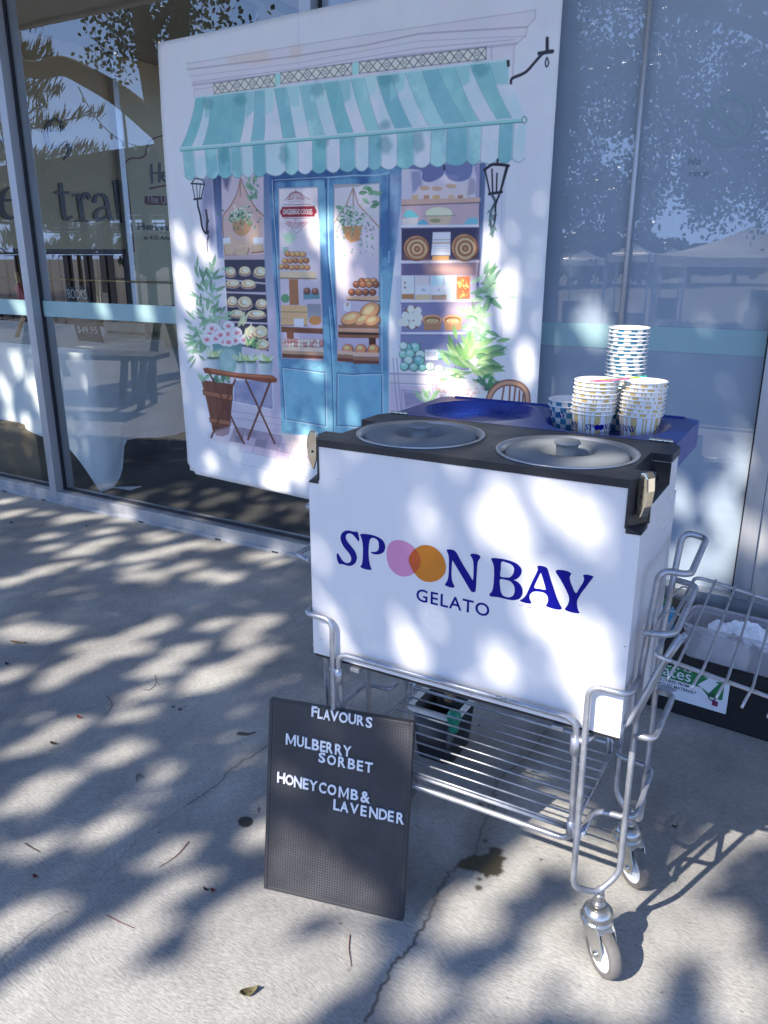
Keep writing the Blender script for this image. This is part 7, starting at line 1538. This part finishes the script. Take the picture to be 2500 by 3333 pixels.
m = MB(); bs = np.array([1.2, -9.4, GZ]); limb(m, [bs, bs + [-.1, .1, 2.0], bs + [-.5, .3, 3.6], np.array([-.2, -8.2, 5.0])], .26, .14); limb(m, [bs + [-.3, .2, 3.0], np.array([-1.6, -9.6, 3.9]), np.array([-3.2, -9.9, 4.6])], .13, .05); limb(m, [bs + [-.4, .3, 3.4], np.array([.6, -9.6, 4.8]), np.array([1.0, -9.8, 6])], .12, .05)
limb(m, [np.array([-1.6, -9.6, 3.9]), np.array([-2.2, -8.6, 4.6]), np.array([-2.6, -7.2, 5.2])], .07, .03); part_w(m, 'trunk', M_BARK, f2)
# Norfolk pine at the far left, tufted flat branches
rgp2 = np.random.default_rng(15)
def pine(px_, d, top_px, label, scale, rows, group='pines across the plaza'):
    b = mir(px_, 830, d); t = tree_empty('pine_tree', (b[0], b[1], GZ), label, 'tree', group); H = mir(px_, top_px, d)[2] - GZ
    m = MB(); m.tube([(b[0], b[1], GZ), (b[0], b[1], GZ + H)], .13 * scale, 8, r2=.02); P, D = [], []
    for k in range(rows):
        z = GZ + H * (.28 + .7 * k / rows)
        for j in range(7):
            a = 2 * math.pi * j / 7 + k * .5 + rgp2.uniform(-.2, .2); Lb = scale * (2.5 * (1 - k / rows) + .4) * rgp2.uniform(.8, 1.1)
            e = np.array([math.cos(a) * Lb, math.sin(a) * Lb, .15 * Lb]); s0 = np.array([b[0], b[1], z]); m.tube([tuple(s0), tuple(s0 + e * .5 - [0, 0, .05 * Lb]), tuple(s0 + e)], .03 * scale, 5, r2=.01)
            for q in np.linspace(.3, 1.0, 7):
                for side in (-1, 0, 1):
                    o = s0 + e * q + np.array([-math.sin(a), math.cos(a), 0]) * side * .28 * scale * (1.1 - q) * 2
                    for _ in range(4): P.append(o + rgp2.normal(0, .05 * scale, 3)); D.append(np.array([math.cos(a) * .6, math.sin(a) * .6, 1.0]))
    part_w(m, 'trunk', M_BARK, t); leaf_cloud('crown', np.array(P), .30 * scale, .03 * scale, M_NEEDLE, t, 3, dirs=np.array(D))
pine(70, 9.0, -250, 'tall pine with tufted flat branches mirrored at the left edge of the shopfront', 1.0, 9)
pine(280, 30.0, 462, 'small distant pine top above the dark roof line', 1.5, 5); pine(330, 34.0, 478, 'lowest distant pine top above the dark roof line', 1.4, 5); pine(255, 36.0, 480, 'faint distant pine top left of the other two', 1.4, 5)
# pavilion with dark fascia, slatted screen below
pv = tree_empty('pavilion', (-15, -14, GZ), 'long dark roofed pavilion across the plaza with a white slatted screen', 'pavilion')
M_PVD = pm('dark_fascia', (.016, .014, .011), .8, var=.1, scale=2); M_WSL = new_mat('white_slat_paint')[0]; band_mat(M_WSL); M_WSL.node_tree.nodes['Principled BSDF'].inputs['Base Color'].default_value = (.8, .8, .78, 1)
A, B = mir(-250, 575, 13.5), mir(545, 462, 13.5); zl1 = mir(200, 690, 13.5)[2]
m = MB(); m.add([(A[0], A[1], zl1), (B[0], B[1], zl1), (B[0], B[1], B[2]), (A[0], A[1], A[2]), (A[0], A[1] - 5, zl1), (B[0], B[1] - 5, zl1), (B[0], B[1] - 5, B[2] + .2), (A[0], A[1] - 5, A[2] + .2)], [(0, 1, 2, 3), (5, 4, 7, 6), (4, 0, 3, 7), (1, 5, 6, 2), (3, 2, 6, 7), (0, 4, 5, 1)], False); part_w(m, 'roof', M_PVD, pv)
for k, px_ in enumerate((-150, 55, 214, 282, 350, 412, 484, 560)):
    b = mir(px_, 800, 13.45); m = MB(); m.box((b[0] - .09, b[1] - .09, GZ), (b[0] + .09, b[1] + .09, zl1 - .002)); part_w(m, 'post', M_PVD, pv)
for r in range(6):
    for x0, x1 in ((30, 52), (60, 100), (180, 212), (222, 278), (286, 340), (358, 408), (416, 478), (486, 540)):
        p, q = mir(x0, 702 + r * 13, 13.4), mir(x1, 702 + r * 13, 13.4); m = MB(); m.box((p[0], p[1] - .02, p[2] - .018), (q[0], p[1] + .02, p[2] + .018)); part_w(m, 'slat', M_WSL, pv)
# lamp post, festoon wire
lp = tree_empty('lamp_post', (*mir(442, 800, 22)[:2], GZ), 'slim lamp post with a square head rising behind the pavilion', 'lamp post'); b = mir(442, 800, 22); tpz = mir(431, 315, 22)[2]
m = MB(); m.tube([(b[0], b[1], GZ), (b[0], b[1], tpz)], .06, 8); part_w(m, 'pole', M_ZINC, lp); m = MB(); m.box((b[0] - .17, b[1] - .15, tpz), (b[0] + .17, b[1] + .15, tpz + .22)); part_w(m, 'head', M_ZINC, lp)
fs_ = tree_empty('festoon_lights', tuple(mir(380, 400, 8)), 'string of unlit festoon bulbs hanging from the fig limb', 'string lights')
W_ = smooth_curve([mir(255, 283, 7.5), mir(290, 350, 8), mir(335, 410, 8.5), mir(390, 455, 9), mir(450, 475, 10), mir(505, 480, 11)], 6); m = MB(); m.tube([tuple(p) for p in W_], .008, 4); part_w(m, 'wire', M_GASKET, fs_)
for p in W_[3::4]: m = MB(); m.lathe([(0, 0), (.02, -.02), (.03, -.06), (.02, -.09), (0, -.1)], 8, tuple(p)); part_w(m, 'bulb', M_CHROME, fs_)
# marquees on the lower ground
M_TENT = new_mat('white_marquee_canvas')[0]; band_mat(M_TENT); M_TENT.node_tree.nodes['Principled BSDF'].inputs['Base Color'].default_value = (.8, .8, .8, 1)
for n_ in M_TENT.node_tree.nodes:
    if n_.type == 'BSDF_TRANSLUCENT': n_.inputs[0].default_value = (.85, .85, .85, 1)
    if n_.type == 'MIX_SHADER': n_.inputs[0].default_value = .5
def marquee(px_, d, eave_px, peak_px, half_px, label):
    c = mir(px_, eave_px, d); hw = abs(mir(px_ + half_px, eave_px, d)[0] - c[0]); pk = mir(px_, peak_px, d)[2]; e = tree_empty('marquee', (c[0], c[1], GZ), label, 'marquee', 'white marquees on the lower ground')
    m = MB(); N = 10; z0 = c[2] - GZ; zp = pk - GZ
    for s in range(4):
        for i in range(N + 1):
            for j in range(N + 1):
                u = -1 + 2 * i / N; t = j / N; k = 1 - t; x, y = (u * k, -k); 
                for _ in range(s): x, y = -y, x
                z = z0 + (zp - z0) * (t ** 1.6) - .06 * (1 - u * u) * k * (1 - t)
                m.v.append((x * hw, y * hw, z))
        o = s * (N + 1) ** 2
        for i in range(N):
            for j in range(N): a = o + i * (N + 1) + j; m.f.append([a, a + N + 1, a + N + 2, a + 1]); m.m.append(0); m.sm.append(True)
    m.build('canopy', M_TENT, e, fix=False)
    m = MB()
    for sx, sy, ex, ey in ((-1, -1, 1, -1), (1, -1, 1, 1), (1, 1, -1, 1), (-1, 1, -1, -1)): m.add([(sx * hw, sy * hw, z0 - .22), (ex * hw, ey * hw, z0 - .22), (ex * hw, ey * hw, z0), (sx * hw, sy * hw, z0)], [(0, 1, 2, 3)], False)
    m.build('valance', M_TENT, e, fix=False)
    for sx in (-1, 1):
        for sy in (-1, 1): m = MB(); m.tube([(sx * hw * .98, sy * hw * .98, 0), (sx * hw * .98, sy * hw * .98, z0)], .03, 6); m.build('leg', M_ZINC, e)
    m = MB(); m.box((-hw * .8, hw * .3, 0), (hw * .8, hw * .6, .75)); m.build('stall_table', M_PVD, e)
marquee(2440, 15, 828, 735, 280, 'large white marquee at the right of the mirrored view'); marquee(2062, 21, 826, 792, 72, 'small pointed white marquee left of the large one'); marquee(1900, 26, 842, 812, 60, 'farthest pale marquee low at the left of the filmed window'); marquee(2190, 30, 828, 806, 40, 'tiny marquee peak between the two nearer ones')
# bench and post mirrored low in the clear pane
M_BENCH = pm('weathered_bench_timber', (.055, .045, .04), .7, var=.3, scale=9)
g1, g2 = mir_ground(437, 1320), mir_ground(497, 1322); bd = (g2 - g1); bl_ = np.linalg.norm(bd); bd /= bl_; brz = math.atan2(bd[1], bd[0])
bn_ = empty('bench', g1, brz, label='dark timber bench on the sunny paving, mirrored low in the clear window', cat='bench'); m = MB(); m.box((-.9, -.18, .42), (bl_ + .12, .18, .465)); m.build('seat', M_BENCH, bn_, bevel=.004)
for x, y in ((0, 0), (bl_, 0), (-.75, 0)):
    m = MB(); m.tube([(x - .05, -.13, .0), (x, -.09, .42)], .035, 4); m.build('leg', M_BENCH, bn_); m = MB(); m.tube([(x - .05, .13, .0), (x, .09, .42)], .035, 4); m.build('leg', M_BENCH, bn_)
tb2 = empty('picnic_table', mir_ground(300, 1290) + np.array([-.5, -.6, 0]), brz, label='dark timber picnic table behind the mirrored bench', cat='table')
m = MB(); m.box((-.9, -.4, .70), (.9, .4, .745)); m.build('tabletop', M_BENCH, tb2, bevel=.004)
for x in (-.7, .7):
    for s in (-1, 1): m = MB(); m.tube([(x, s * .45, 0), (x, s * .1, .70)], .04, 4); m.build('leg', M_BENCH, tb2)
# hedge line and far trees
for i, (px_, d, h_, w_) in enumerate(((1860, 60, 760, 5), (1905, 62, 752, 4), (1990, 66, 780, 6), (2120, 64, 770, 7), (2250, 70, 790, 8), (2400, 72, 785, 8), (1760, 58, 770, 6), (600, 55, 730, 7), (480, 60, 760, 6))):
    b = mir(px_, 830, d); H = max(2.0, mir(px_, h_, d)[2] - GZ); t = tree_empty('far_tree', (b[0], b[1], GZ), 'distant bushy tree number-free on the horizon'.replace('number-free ', ''), 'tree', 'distant trees on the horizon')
    rgf = np.random.default_rng(100 + i); u = rgf.normal(size=(1500, 3)); u /= np.linalg.norm(u, axis=1, keepdims=True); r = rgf.uniform(.3, 1, (1500, 1)) ** .4 * (1 + .35 * np.sin(u[:, :1] * 5 + i) * np.cos(u[:, 2:] * 6))
    leaf_cloud('crown', np.array([b[0], b[1], GZ + H * .6]) + u * r * np.array([w_ * .45, w_ * .4, H * .42]), .6, .4, M_LEAF, t, 200 + i)
    m = MB(); m.tube([(b[0], b[1], GZ), (b[0], b[1], GZ + H * .6)], .22, 6, r2=.1); part_w(m, 'trunk', M_BARK, t)
